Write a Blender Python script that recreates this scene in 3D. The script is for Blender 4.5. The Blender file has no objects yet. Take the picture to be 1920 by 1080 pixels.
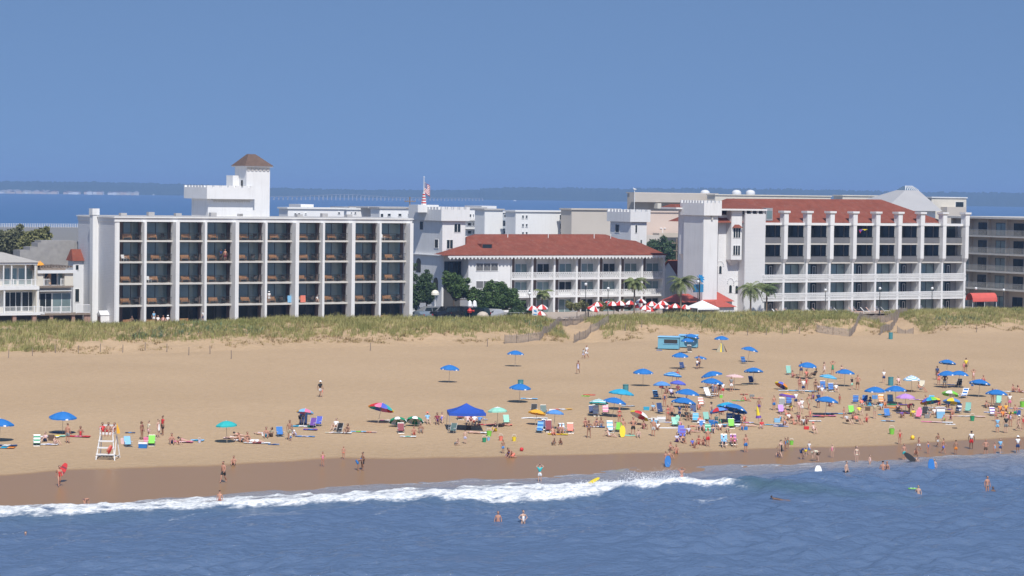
import bpy, math, random
import numpy as np
from mathutils import Vector, Matrix

# ------------------------------------------------------------------ camera, sky, sun
SC = bpy.context.scene
COL = SC.collection
rad = math.radians
FPX, CAMZ = 4500.0, 24.0            # focal length in px of a 1920 px wide frame, eye height
PITCH, ROLL = math.atan(180 / 4500), math.atan(0.0133)
TH = math.atan2(4500, 7540)         # direction of the coast line
CT, ST = math.cos(TH), math.sin(TH)

cam_d = bpy.data.cameras.new('camera')
cam = bpy.data.objects.new('camera', cam_d); COL.objects.link(cam); SC.camera = cam
cam_d.lens = 36 * FPX / 1920; cam_d.sensor_width = 36
cam_d.clip_start = 1; cam_d.clip_end = 60000
CR = Matrix.Rotation(math.pi / 2 - PITCH, 3, 'X') @ Matrix.Rotation(ROLL, 3, 'Z')
cam.rotation_euler = CR.to_euler(); cam.location = (0, 0, CAMZ)

SUN_EL = rad(52)
SUN_XY = Vector((0.22, -0.975)).normalized()
sd = Vector((SUN_XY.x * math.cos(SUN_EL), SUN_XY.y * math.cos(SUN_EL), math.sin(SUN_EL)))
sun_l = bpy.data.lights.new('sun', 'SUN'); sun_l.energy = 3.7; sun_l.angle = rad(0.5); sun_l.color = (1, 0.955, 0.89)
sun = bpy.data.objects.new('sun', sun_l); COL.objects.link(sun)
sun.rotation_euler = (-sd).to_track_quat('-Z', 'Y').to_euler(); sun.location = (60, -50, 200)

W = bpy.data.worlds.new('World'); SC.world = W; W.use_nodes = True
nt = W.node_tree; nt.nodes.clear()
wo = nt.nodes.new('ShaderNodeOutputWorld'); bg = nt.nodes.new('ShaderNodeBackground')
sky = nt.nodes.new('ShaderNodeTexSky'); sky.sky_type = 'NISHITA'; sky.sun_disc = False
sky.sun_elevation = SUN_EL; sky.sun_rotation = math.atan2(SUN_XY.x, SUN_XY.y)
sky.altitude = 20; sky.air_density = 1.0; sky.dust_density = 0.2; sky.ozone_density = 4.3
tc = nt.nodes.new('ShaderNodeTexCoord'); ad = nt.nodes.new('ShaderNodeVectorMath'); ad.operation = 'ADD'
ad.inputs[1].default_value = (0, 0, 0.34)      # the low sky that day is as deep a blue as the sky higher up
nm = nt.nodes.new('ShaderNodeVectorMath'); nm.operation = 'NORMALIZE'
nt.links.new(tc.outputs['Generated'], ad.inputs[0]); nt.links.new(ad.outputs[0], nm.inputs[0])
nt.links.new(nm.outputs[0], sky.inputs[0])
nt.links.new(sky.outputs[0], bg.inputs[0]); bg.inputs[1].default_value = 0.10
nt.links.new(bg.outputs[0], wo.inputs[0])
SC.view_settings.view_transform = 'Standard'; SC.view_settings.look = 'None'
SC.view_settings.exposure = 0.38; SC.view_settings.gamma = 1.0
SC.cycles.max_bounces = 6; SC.cycles.transparent_max_bounces = 16; SC.cycles.volume_bounces = 0

# ------------------------------------------------------------------ geometry of the place
def ray(px, py):
    d = CR @ Vector(((px - 960) / FPX, -(py - 540) / FPX, -1.0))
    return d
def to_uv(x, y): return x * CT + y * ST, -x * ST + y * CT
def to_xy(u, v): return u * CT - v * ST, u * ST + v * CT
def P(px, py, v):
    """(u, z) where the line of sight meets the upright plane v = const (parallel to the shore)"""
    d = ray(px, py); du, dv = to_uv(d.x, d.y); t = v / dv
    return du * t, CAMZ + d.z * t
def PU(px, py, u):
    d = ray(px, py); du, dv = to_uv(d.x, d.y); t = u / du
    return dv * t, CAMZ + d.z * t
PV = [-500, 120, 150, 166, 172, 188, 202, 218, 270, 284, 288, 293, 298, 304, 309, 312, 314, 420, 1000, 1255, 1290, 1400, 1500]
PZ = [-12, -5, -2.2, -0.55, 0.0, 1.0, 1.75, 2.25, 2.75, 3.0, 3.5, 4.6, 5.2, 5.3, 4.75, 4.6, 4.6, 4.2, 2.2, 1.6, 1.2, -1.5, -3]
def prof(v): return float(np.interp(v, PV, PZ))
def z0(px, py, h=0.0):
    """ground point (u, v, z) seen at a pixel, for a point h above the ground"""
    d = ray(px, py); du, dv = to_uv(d.x, d.y)
    lo, hi = 60.0, 420.0
    f = lambda t: CAMZ + d.z * t - (max(prof(dv * t), 0.0) + h)
    t = 100.0
    while t < 900 and f(t) > 0: t += 0.5
    a, b = t - 0.5, t
    for _ in range(20):
        m = (a + b) / 2
        if f(m) > 0: a = m
        else: b = m
    return du * b, dv * b, max(prof(dv * b), 0.0)
def G(px, py, h=0.0):
    u, v, z = z0(px, py, h); x, y = to_xy(u, v); return Vector((x, y, z + 0.0))

rng = np.random.default_rng(7)
def vnoise(x, y, seed=0):
    r = np.random.default_rng(seed).random((256, 256))
    xi = np.floor(x).astype(int); yi = np.floor(y).astype(int)
    fx = x - xi; fy = y - yi; fx = fx * fx * (3 - 2 * fx); fy = fy * fy * (3 - 2 * fy)
    a = r[xi % 256, yi % 256]; b = r[(xi + 1) % 256, yi % 256]; c = r[xi % 256, (yi + 1) % 256]; d = r[(xi + 1) % 256, (yi + 1) % 256]
    return (a * (1 - fx) + b * fx) * (1 - fy) + (c * (1 - fx) + d * fx) * fy
def fbm(x, y, o=4, seed=0):
    s = 0; a = 0.5; t = 0
    for i in range(o):
        s = s + a * vnoise(x * 2 ** i + 17 * i, y * 2 ** i + 31 * i, seed + i); t += a; a *= 0.5
    return s / t

# ------------------------------------------------------------------ materials
MATS = {}
def nodes_of(name):
    m = bpy.data.materials.new(name); m.use_nodes = True; t = m.node_tree
    return m, t, t.nodes['Principled BSDF']
def mat(name, c, rough=0.6, var=0.08, scale=2.0, bump=0.0, bscale=None, metal=0.0, spec=0.5, siding=0, trans=0.0, detail=3, streak=0.0):
    if name in MATS: return MATS[name]
    m, t, b = nodes_of(name)
    tc = t.nodes.new('ShaderNodeTexCoord')
    n = t.nodes.new('ShaderNodeTexNoise'); n.inputs['Scale'].default_value = scale; n.inputs['Detail'].default_value = detail
    t.links.new(tc.outputs['Object'], n.inputs['Vector'])
    mx = t.nodes.new('ShaderNodeMix'); mx.data_type = 'RGBA'
    mx.inputs[6].default_value = [min(1, x * (1 - 2 * var)) for x in c] + [1]
    mx.inputs[7].default_value = [min(1, x * (1 + 2 * var)) for x in c] + [1]
    t.links.new(n.outputs[0], mx.inputs[0]); t.links.new(mx.outputs[2], b.inputs['Base Color'])
    if streak:      # rain and rust streaks running down the wall
        mp = t.nodes.new('ShaderNodeMapping'); mp.inputs['Scale'].default_value = (1.6, 1.6, 0.11); t.links.new(tc.outputs['Object'], mp.inputs[0])
        n4 = t.nodes.new('ShaderNodeTexNoise'); n4.inputs['Scale'].default_value = 1.3; n4.inputs['Detail'].default_value = 6; n4.inputs['Roughness'].default_value = 0.7; t.links.new(mp.outputs[0], n4.inputs['Vector'])
        mr = t.nodes.new('ShaderNodeMapRange'); mr.inputs['From Min'].default_value = 0.52; mr.inputs['From Max'].default_value = 0.80; mr.inputs['To Max'].default_value = streak; t.links.new(n4.outputs[0], mr.inputs['Value'])
        m3 = t.nodes.new('ShaderNodeMix'); m3.data_type = 'RGBA'; m3.inputs[7].default_value = (0.30, 0.27, 0.23, 1); t.links.new(mr.outputs[0], m3.inputs[0]); t.links.new(mx.outputs[2], m3.inputs[6]); t.links.new(m3.outputs[2], b.inputs['Base Color'])
    b.inputs['Roughness'].default_value = rough; b.inputs['Metallic'].default_value = metal
    b.inputs['Specular IOR Level'].default_value = spec
    if siding:
        w = t.nodes.new('ShaderNodeTexWave'); w.bands_direction = 'Z'; w.wave_profile = 'SAW'
        w.inputs['Scale'].default_value = siding; w.inputs['Distortion'].default_value = 0.0
        t.links.new(tc.outputs['Object'], w.inputs['Vector'])
        bp = t.nodes.new('ShaderNodeBump'); bp.inputs['Strength'].default_value = 0.7; bp.inputs['Distance'].default_value = 0.04
        t.links.new(w.outputs['Fac'], bp.inputs['Height']); t.links.new(bp.outputs[0], b.inputs['Normal'])
    elif bump:
        n2 = t.nodes.new('ShaderNodeTexNoise'); n2.inputs['Scale'].default_value = bscale or scale * 4; n2.inputs['Detail'].default_value = 4
        t.links.new(tc.outputs['Object'], n2.inputs['Vector'])
        bp = t.nodes.new('ShaderNodeBump'); bp.inputs['Strength'].default_value = bump; bp.inputs['Distance'].default_value = 0.05
        t.links.new(n2.outputs[0], bp.inputs['Height']); t.links.new(bp.outputs[0], b.inputs['Normal'])
    if trans:
        b.inputs['Transmission Weight'].default_value = trans
    MATS[name] = m; return m
def leafmat(name, c1, c2, scale=0.6):
    if name in MATS: return MATS[name]
    m, t, b = nodes_of(name)
    tc = t.nodes.new('ShaderNodeTexCoord'); n = t.nodes.new('ShaderNodeTexNoise'); n.inputs['Scale'].default_value = scale; n.inputs['Detail'].default_value = 6
    n.inputs['Roughness'].default_value = 0.7
    t.links.new(tc.outputs['Object'], n.inputs['Vector'])
    r = t.nodes.new('ShaderNodeValToRGB'); r.color_ramp.elements[0].position = 0.36; r.color_ramp.elements[1].position = 0.66
    r.color_ramp.elements[0].color = (*c1, 1); r.color_ramp.elements[1].color = (*c2, 1)
    t.links.new(n.outputs[0], r.inputs[0]); t.links.new(r.outputs[0], b.inputs['Base Color'])
    b.inputs['Roughness'].default_value = 0.65; b.inputs['Specular IOR Level'].default_value = 0.25
    MATS[name] = m; return m
WHITE = mat('white_paint', (0.73, 0.73, 0.72), 0.6, 0.03, 0.35, 0.1, 3, streak=.25)
STUCCO = mat('white_stucco', (0.71, 0.71, 0.705), 0.8, 0.05, 0.4, 0.25, 6, streak=.3)
SIDING = mat('white_siding', (0.71, 0.71, 0.71), 0.6, 0.03, 0.3, siding=1.4)
CONC = mat('slab_concrete', (0.55, 0.53, 0.49), 0.8, 0.08, 1.2, 0.2)
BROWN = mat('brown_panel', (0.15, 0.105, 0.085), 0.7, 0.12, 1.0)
IRON = mat('dark_iron', (0.035, 0.035, 0.035), 0.5, 0.05, 3)
INNER = mat('painted_interior_shade', (0.06, 0.06, 0.06), 0.8, 0.2, 1.0)  # near-black colour standing in for the shade inside openings
REDROOF = mat('red_shingles', (0.215, 0.066, 0.044), 0.9, 0.16, 0.8, 0.5, 5, detail=6, spec=.15, streak=.35)
BRNROOF = mat('brown_shingles', (0.13, 0.085, 0.065), 0.85, 0.18, 2, 0.5, 8)
GREYROOF = mat('flat_roof_gravel', (0.42, 0.41, 0.40), 0.9, 0.1, 1)
GLASS = mat('window_glass', (0.18, 0.25, 0.25), 0.07, 0.3, 0.3, spec=1.0)
GLASSD = mat('dark_window_glass', (0.02, 0.028, 0.03), 0.08, 0.3, 0.5, spec=0.4)
RAILG = mat('smoked_rail_panel', (0.16, 0.16, 0.165), 0.3, 0.1, 1, spec=0.5)
BEIGE = mat('beige_stucco', (0.52, 0.47, 0.41), 0.85, 0.05, 0.2)
PEACH = mat('peach_stucco', (0.62, 0.50, 0.42), 0.85, 0.05, 0.2)
TANG = mat('tan_grey_wall', (0.50, 0.43, 0.345), 0.85, 0.06, 0.3)
CREAM = mat('cream_paint', (0.62, 0.58, 0.50), 0.75, 0.06, 0.6)
PALEW = mat('pale_weathered_white', (0.66, 0.67, 0.68), 0.7, 0.05, 0.3)
WOOD = mat('weathered_wood', (0.24, 0.19, 0.15), 0.85, 0.2, 3, 0.3)
GREYWOOD = mat('grey_fence_slats', (0.34, 0.29, 0.25), 0.85, 0.2, 3)
BLOCK = mat('grey_block', (0.30, 0.29, 0.28), 0.9, 0.15, 1.5, 0.3, 6)
REDP = mat('red_canvas', (0.55, 0.04, 0.03), 0.6, 0.08, 2)
WHITEC = mat('white_canvas', (0.82, 0.82, 0.82), 0.6, 0.03, 2)
ASPH = mat('asphalt', (0.055, 0.055, 0.058), 0.85, 0.15, 1, 0.2)
PAVE = mat('pale_pavers', (0.40, 0.33, 0.27), 0.85, 0.1, 1)
PLASTW = mat('white_plastic', (0.75, 0.75, 0.74), 0.4, 0.03, 2)
TEAK = mat('orange_brown_wood', (0.46, 0.25, 0.12), 0.5, 0.15, 4)
BARK = mat('bark', (0.10, 0.075, 0.055), 0.9, 0.25, 4, 0.4)
PALMBARK = mat('palm_bark', (0.20, 0.15, 0.11), 0.9, 0.25, 5, 0.4)
def colmat(name, c, rough=0.6, **k): return mat(name, c, rough, 0.06, 3, **k)

# ------------------------------------------------------------------ mesh builder
class MB:
    def __init__(s): s.v = []; s.f = []; s.m = []
    def add(s, vs, fs, m=0):
        o = len(s.v); s.v.extend([tuple(p) for p in vs]); s.f.extend([tuple(i + o for i in f) for f in fs]); s.m.extend([m] * len(fs)); return s
    def box(s, x0, x1, y0, y1, z0, z1, m=0):
        if x0 > x1: x0, x1 = x1, x0
        if y0 > y1: y0, y1 = y1, y0
        if z0 > z1: z0, z1 = z1, z0
        return s.add([(x0,y0,z0),(x1,y0,z0),(x1,y1,z0),(x0,y1,z0),(x0,y0,z1),(x1,y0,z1),(x1,y1,z1),(x0,y1,z1)],
                     [(0,3,2,1),(4,5,6,7),(0,1,5,4),(1,2,6,5),(2,3,7,6),(3,0,4,7)], m)
    def taper(s, b0, b1, zb, zt, m=0):     # frustum: base rect, top rect (x0,x1,y0,y1)
        x0,x1,y0,y1 = b0; X0,X1,Y0,Y1 = b1
        return s.add([(x0,y0,zb),(x1,y0,zb),(x1,y1,zb),(x0,y1,zb),(X0,Y0,zt),(X1,Y0,zt),(X1,Y1,zt),(X0,Y1,zt)],
                     [(0,3,2,1),(4,5,6,7),(0,1,5,4),(1,2,6,5),(2,3,7,6),(3,0,4,7)], m)
    def prism(s, pts, y0, y1, m=0):        # polygon in x,z pushed along y
        n = len(pts)
        vs = [(x, y0, z) for x, z in pts] + [(x, y1, z) for x, z in pts]
        fs = [tuple(range(n)), tuple(range(2*n-1, n-1, -1))] + [((i+1)%n, i, i+n, (i+1)%n+n) for i in range(n)]
        return s.add(vs, fs, m)
    def prismx(s, pts, x0, x1, m=0):       # polygon in y,z pushed along x
        n = len(pts)
        vs = [(x0, y, z) for y, z in pts] + [(x1, y, z) for y, z in pts]
        fs = [tuple(range(n-1, -1, -1)), tuple(range(n, 2*n))] + [(i, (i+1)%n, (i+1)%n+n, i+n) for i in range(n)]
        return s.add(vs, fs, m)
    def prismz(s, pts, z0, z1, m=0):
        n = len(pts)
        vs = [(x, y, z0) for x, y in pts] + [(x, y, z1) for x, y in pts]
        fs = [tuple(range(n-1, -1, -1)), tuple(range(n, 2*n))] + [(i, (i+1)%n, (i+1)%n+n, i+n) for i in range(n)]
        return s.add(vs, fs, m)
    def tube(s, p, q, r0, r1=None, n=6, m=0, caps=True):
        r1 = r0 if r1 is None else r1
        p = Vector(p); q = Vector(q); d = (q - p)
        if d.length < 1e-6: return s
        d.normalize(); a = d.orthogonal().normalized(); b = d.cross(a)
        vs = []
        for c, r in ((p, r0), (q, r1)):
            for i in range(n):
                t = 2 * math.pi * i / n; vs.append(c + a * (r * math.cos(t)) + b * (r * math.sin(t)))
        fs = [(i, (i+1)%n, (i+1)%n+n, i+n) for i in range(n)]
        if caps: fs += [tuple(range(n-1,-1,-1)), tuple(range(n, 2*n))]
        return s.add(vs, fs, m)
    def path(s, pts, r, n=5, m=0):
        for a, b in zip(pts[:-1], pts[1:]): s.tube(a, b, r, r, n, m)
        return s
    def lathe(s, prf, c=(0,0,0), n=16, m=0):
        o = []; fs = []
        for r, z in prf:
            for i in range(n):
                t = 2*math.pi*i/n; o.append((c[0]+r*math.cos(t), c[1]+r*math.sin(t), c[2]+z))
        for k in range(len(prf)-1):
            for i in range(n): fs.append((k*n+i, k*n+(i+1)%n, (k+1)*n+(i+1)%n, (k+1)*n+i))
        return s.add(o, fs, m)
    def ball(s, c, r, m=0, n=10, sz=1.0, sx=1.0, sy=1.0):
        k = max(4, n//2); prf = [(max(1e-4, math.sin(math.pi*i/k)), -math.cos(math.pi*i/k)) for i in range(k+1)]
        vs = []; fs = []
        for a, z in prf:
            for i in range(n):
                t = 2*math.pi*i/n; vs.append((c[0]+r*sx*a*math.cos(t), c[1]+r*sy*a*math.sin(t), c[2]+r*sz*z))
        for q in range(k):
            for i in range(n): fs.append((q*n+i, q*n+(i+1)%n, (q+1)*n+(i+1)%n, (q+1)*n+i))
        return s.add(vs, fs, m)
    def mesh(s, name, mats, origin=(0,0,0), smooth=False):
        me = bpy.data.meshes.new(name)
        me.from_pydata([(x-origin[0], y-origin[1], z-origin[2]) for x, y, z in s.v], [], s.f)
        for mm in (mats if isinstance(mats, (list, tuple)) else [mats]): me.materials.append(mm)
        me.polygons.foreach_set('material_index', s.m)
        if smooth: me.polygons.foreach_set('use_smooth', [True]*len(s.f))
        me.update(); return me
    def build(s, name, mats, parent=None, origin=(0,0,0), smooth=False):
        o = bpy.data.objects.new(name, s.mesh(name, mats, origin, smooth)); COL.objects.link(o)
        if parent: o.parent = parent
        return o

def tag(o, label=None, cat=None, group=None, kind=None):
    if label: o['label'] = label
    if cat: o['category'] = cat
    if group: o['group'] = group
    if kind: o['kind'] = kind
    return o
class Th:
    """a thing in the shore frame: an Empty at (u, v, z); its parts are built in absolute u, v, z"""
    def __init__(s, name, u, v, z, label, cat, group=None, rot=0.0):
        s.o = (u, v, z); e = bpy.data.objects.new(name, None); COL.objects.link(e); s.e = e
        x, y = to_xy(u, v); e.location = (x, y, z); e.rotation_euler = (0, 0, TH + rot); e.empty_display_size = 0.5
        tag(e, label, cat, group)
    def part(s, name, mb, mats, parent=None, smooth=False):
        return mb.build(name, mats, parent or s.e, s.o, smooth)
def empty(name, loc, rz, label, cat, group=None):
    e = bpy.data.objects.new(name, None); COL.objects.link(e); e.location = loc; e.rotation_euler = (0, 0, rz)
    return tag(e, label, cat, group)
def shore(o): o.rotation_euler = (0, 0, TH); return o
def np_mesh(name, V, F, mats, smooth=False):
    me = bpy.data.meshes.new(name); n, k = F.shape
    me.vertices.add(len(V)); me.vertices.foreach_set('co', V.astype(np.float32).ravel())
    me.loops.add(n*k); me.loops.foreach_set('vertex_index', F.astype(np.int32).ravel())
    me.polygons.add(n); me.polygons.foreach_set('loop_start', np.arange(0, n*k, k, dtype=np.int32))
    for mm in mats: me.materials.append(mm)
    if smooth: me.polygons.foreach_set('use_smooth', np.ones(n, dtype=bool))
    me.update(calc_edges=True); me.validate(); return me
ORD = ['first','second','third','fourth','fifth','sixth','seventh','eighth','ninth','tenth','eleventh','twelfth','thirteenth',
       'fourteenth','fifteenth','sixteenth','seventeenth','eighteenth','nineteenth','twentieth','twenty-first','twenty-second','twenty-third',
       'twenty-fourth','twenty-fifth','twenty-sixth','twenty-seventh','twenty-eighth','twenty-ninth','thirtieth']
# ------------------------------------------------------------------ ground
def sandmat():
    m, t, b = nodes_of('sand'); L = t.links.new; N = t.nodes.new
    tc = N('ShaderNodeTexCoord'); sp = N('ShaderNodeSeparateXYZ'); L(tc.outputs['Object'], sp.inputs[0])
    wa = N('ShaderNodeAttribute'); wa.attribute_name = 'inshore'
    n1 = N('ShaderNodeTexNoise'); n1.inputs['Scale'].default_value = 0.05; n1.inputs['Detail'].default_value = 6; L(tc.outputs['Object'], n1.inputs['Vector'])
    n2 = N('ShaderNodeTexNoise'); n2.inputs['Scale'].default_value = 1.6; n2.inputs['Detail'].default_value = 5; L(tc.outputs['Object'], n2.inputs['Vector'])
    dry = N('ShaderNodeMix'); dry.data_type = 'RGBA'; dry.inputs[6].default_value = (0.41, 0.288, 0.172, 1); dry.inputs[7].default_value = (0.51, 0.365, 0.225, 1)
    add = N('ShaderNodeMath'); add.operation = 'MULTIPLY_ADD'; L(n2.outputs[0], add.inputs[0]); add.inputs[1].default_value = 1.1
    L(n1.outputs[0], add.inputs[2]); sb = N('ShaderNodeMath'); sb.operation = 'SUBTRACT'; L(add.outputs[0], sb.inputs[0]); sb.inputs[1].default_value = 0.55
    L(sb.outputs[0], dry.inputs[0])
    # wetness by distance from the sea, with a ragged edge
    nw = N('ShaderNodeTexNoise'); nw.inputs['Scale'].default_value = 0.09; nw.inputs['Detail'].default_value = 3; L(tc.outputs['Object'], nw.inputs['Vector'])
    ma = N('ShaderNodeMath'); ma.operation = 'MULTIPLY_ADD'; L(nw.outputs[0], ma.inputs[0]); ma.inputs[1].default_value = 4.0; L(wa.outputs['Fac'], ma.inputs[2])
    mr = N('ShaderNodeMapRange'); mr.inputs['From Min'].default_value = 1.0; mr.inputs['From Max'].default_value = 2.6
    mr.inputs['To Min'].default_value = 1; mr.inputs['To Max'].default_value = 0; L(ma.outputs[0], mr.inputs['Value'])
    mr.interpolation_type = 'SMOOTHSTEP'
    mr2 = N('ShaderNodeMapRange'); mr2.inputs['From Min'].default_value = 1.8; mr2.inputs['From Max'].default_value = 15
    mr2.inputs['To Min'].default_value = 0.22; mr2.inputs['To Max'].default_value = 0.0; L(ma.outputs[0], mr2.inputs['Value'])
    damp = N('ShaderNodeMix'); damp.data_type = 'RGBA'; L(mr2.outputs[0], damp.inputs[0]); L(dry.outputs[2], damp.inputs[6]); damp.inputs[7].default_value = (0.24, 0.17, 0.10, 1)
    wetc = N('ShaderNodeMix'); wetc.data_type = 'RGBA'; L(mr.outputs[0], wetc.inputs[0]); L(damp.outputs[2], wetc.inputs[6]); wetc.inputs[7].default_value = (0.29, 0.172, 0.085, 1)
    # inland ground
    ml = N('ShaderNodeMapRange'); ml.inputs['From Min'].default_value = 312; ml.inputs['From Max'].default_value = 320; L(sp.outputs[1], ml.inputs['Value'])
    inl = N('ShaderNodeMix'); inl.data_type = 'RGBA'; L(ml.outputs[0], inl.inputs[0]); L(wetc.outputs[2], inl.inputs[6]); inl.inputs[7].default_value = (0.22, 0.21, 0.19, 1)
    L(inl.outputs[2], b.inputs['Base Color'])
    ro = N('ShaderNodeMapRange'); ro.inputs['To Min'].default_value = 0.95; ro.inputs['To Max'].default_value = 0.30; L(mr.outputs[0], ro.inputs['Value']); L(ro.outputs[0], b.inputs['Roughness'])
    spc = N('ShaderNodeMapRange'); spc.inputs['To Min'].default_value = 0.15; spc.inputs['To Max'].default_value = 0.13; L(mr.outputs[0], spc.inputs['Value']); L(spc.outputs[0], b.inputs['Specular IOR Level'])
    n3 = N('ShaderNodeTexNoise'); n3.inputs['Scale'].default_value = 1.9; n3.inputs['Detail'].default_value = 5; n3.inputs['Roughness'].default_value = 0.6; L(tc.outputs['Object'], n3.inputs['Vector'])
    iv = N('ShaderNodeMapRange'); iv.inputs['To Min'].default_value = 1.0; iv.inputs['To Max'].default_value = 0.02; L(mr.outputs[0], iv.inputs['Value'])
    bp = N('ShaderNodeBump'); bp.inputs['Distance'].default_value = 0.22; L(iv.outputs[0], bp.inputs['Strength']); L(n3.outputs[0], bp.inputs['Height']); L(bp.outputs[0], b.inputs['Normal'])
    return m
SAND = sandmat()
def axis(parts): 
    out = []
    for a, b, s in parts: out.append(np.arange(a, b, s))
    out.append([parts[-1][1]]); return np.unique(np.concatenate(out))
def grid(U, V, Z):
    nu, nv = len(U), len(V); uu, vv = np.meshgrid(U, V, indexing='ij')
    X = np.stack([uu, vv, Z], -1).reshape(-1, 3)
    i = np.arange(nu-1)[:, None]; j = np.arange(nv-1)[None, :]; a = i*nv + j
    F = np.stack([a, a+nv, a+nv+1, a+1], -1).reshape(-1, 4); return X, F
_w = []
for _x, _y in [(0, 952), (160, 945), (420, 930), (640, 912), (960, 900), (1220, 877), (1300, 872), (1500, 866), (1600, 861), (1920, 849)]:
    _d = ray(_x, _y); _t = -CAMZ / _d.z; _u, _v = to_uv(_d.x*_t, _d.y*_t); _w.append((_u, 172 - _v))
_w.sort(); WLU = [a for a, b in _w]; WLV = [b for a, b in _w]
# way through the dune (two sand paths between fences)
GAPS = [(P(1085, 615, 298)[0], 5.0), (P(1672, 605, 298)[0], 5.0)]
def dune(u, v):
    """extra height of the dune over the smooth profile"""
    u = np.asarray(u, float); v = np.asarray(v, float)
    env = np.clip((v - 283) / 7, 0, 1) * np.clip((313 - v) / 6, 0, 1)
    h = (fbm(u * 0.09, v * 0.14, 4, 3) - 0.5) * 1.6 + (fbm(u * 0.45, v * 0.45, 3, 9) - 0.5) * 0.5
    r = env * h
    for gu, w in GAPS:
        s = np.exp(-((u - gu - (v - 298) * 0.45) / w) ** 2) * np.clip((v - 284) / 5, 0, 1) * np.clip((312 - v) / 4, 0, 1)
        r = r - s * 1.3
    toe = np.exp(-((v - 287) / 4.0) ** 2) * (fbm(u * 0.16, v * 0.0 + 3.3, 3, 21) - 0.5) * 1.3
    return r + toe
def ground_z(u, v):
    u = np.asarray(u, float); v = np.asarray(v, float)
    base = np.interp(v + np.interp(u, WLU, WLV) * np.exp(-np.abs(v - 172) / 14.0) + (fbm(u * 0.03, v * 0.02, 2, 5) - 0.5) * 5 * np.exp(-((v - 172) / 9.0) ** 2), PV, PZ)
    bch = np.clip((v - 186) / 10, 0, 1) * np.clip((290 - v) / 10, 0, 1)
    return base + dune(u, v) + bch * ((fbm(u * 0.12, v * 0.12, 3, 11) - 0.5) * 0.16 + (fbm(u * 0.9, v * 0.9, 2, 12) - 0.5) * 0.05)
U = axis([(-9000, -400, 600), (-400, 20, 14), (20, 320, 0.6), (320, 700, 14), (700, 9000, 700)])
V = axis([(60, 164, 8), (164, 206, 0.5), (206, 282, 1.0), (282, 316, 0.5), (316, 420, 6), (420, 1500, 60)])
uu, vv = np.meshgrid(U, V, indexing='ij')
Xg, Fg = grid(U, V, ground_z(uu, vv))
WETL = [(-150, 892), (0, 890), (200, 878), (420, 868), (640, 860), (960, 854), (1240, 846), (1400, 842), (1560, 840), (1750, 831), (1900, 822), (2100, 812)]
wl = sorted((lambda q: (q[0], q[1]))(z0(*p)) for p in WETL)
gme = np_mesh('ground', Xg, Fg, [SAND], True)
at = gme.attributes.new('inshore', 'FLOAT', 'POINT'); at.data.foreach_set('value', (vv - np.interp(uu, [q[0] for q in wl], [q[1] for q in wl])).astype(np.float32).ravel())
g = bpy.data.objects.new('ground', gme); COL.objects.link(g); shore(g); tag(g, kind='structure')
def gz(u, v): return float(ground_z(np.array([u]), np.array([v]))[0])
def GP(px, py, h=0.0):
    u, v, z = z0(px, py, h)
    for _ in range(3):       # settle on the real, uneven ground
        zz = max(gz(u, v), 0.0); d = ray(px, py); t = (zz + h - CAMZ) / d.z; u, v = to_uv(d.x * t, d.y * t)
    return u, v, max(gz(u, v), 0.0)

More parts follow.
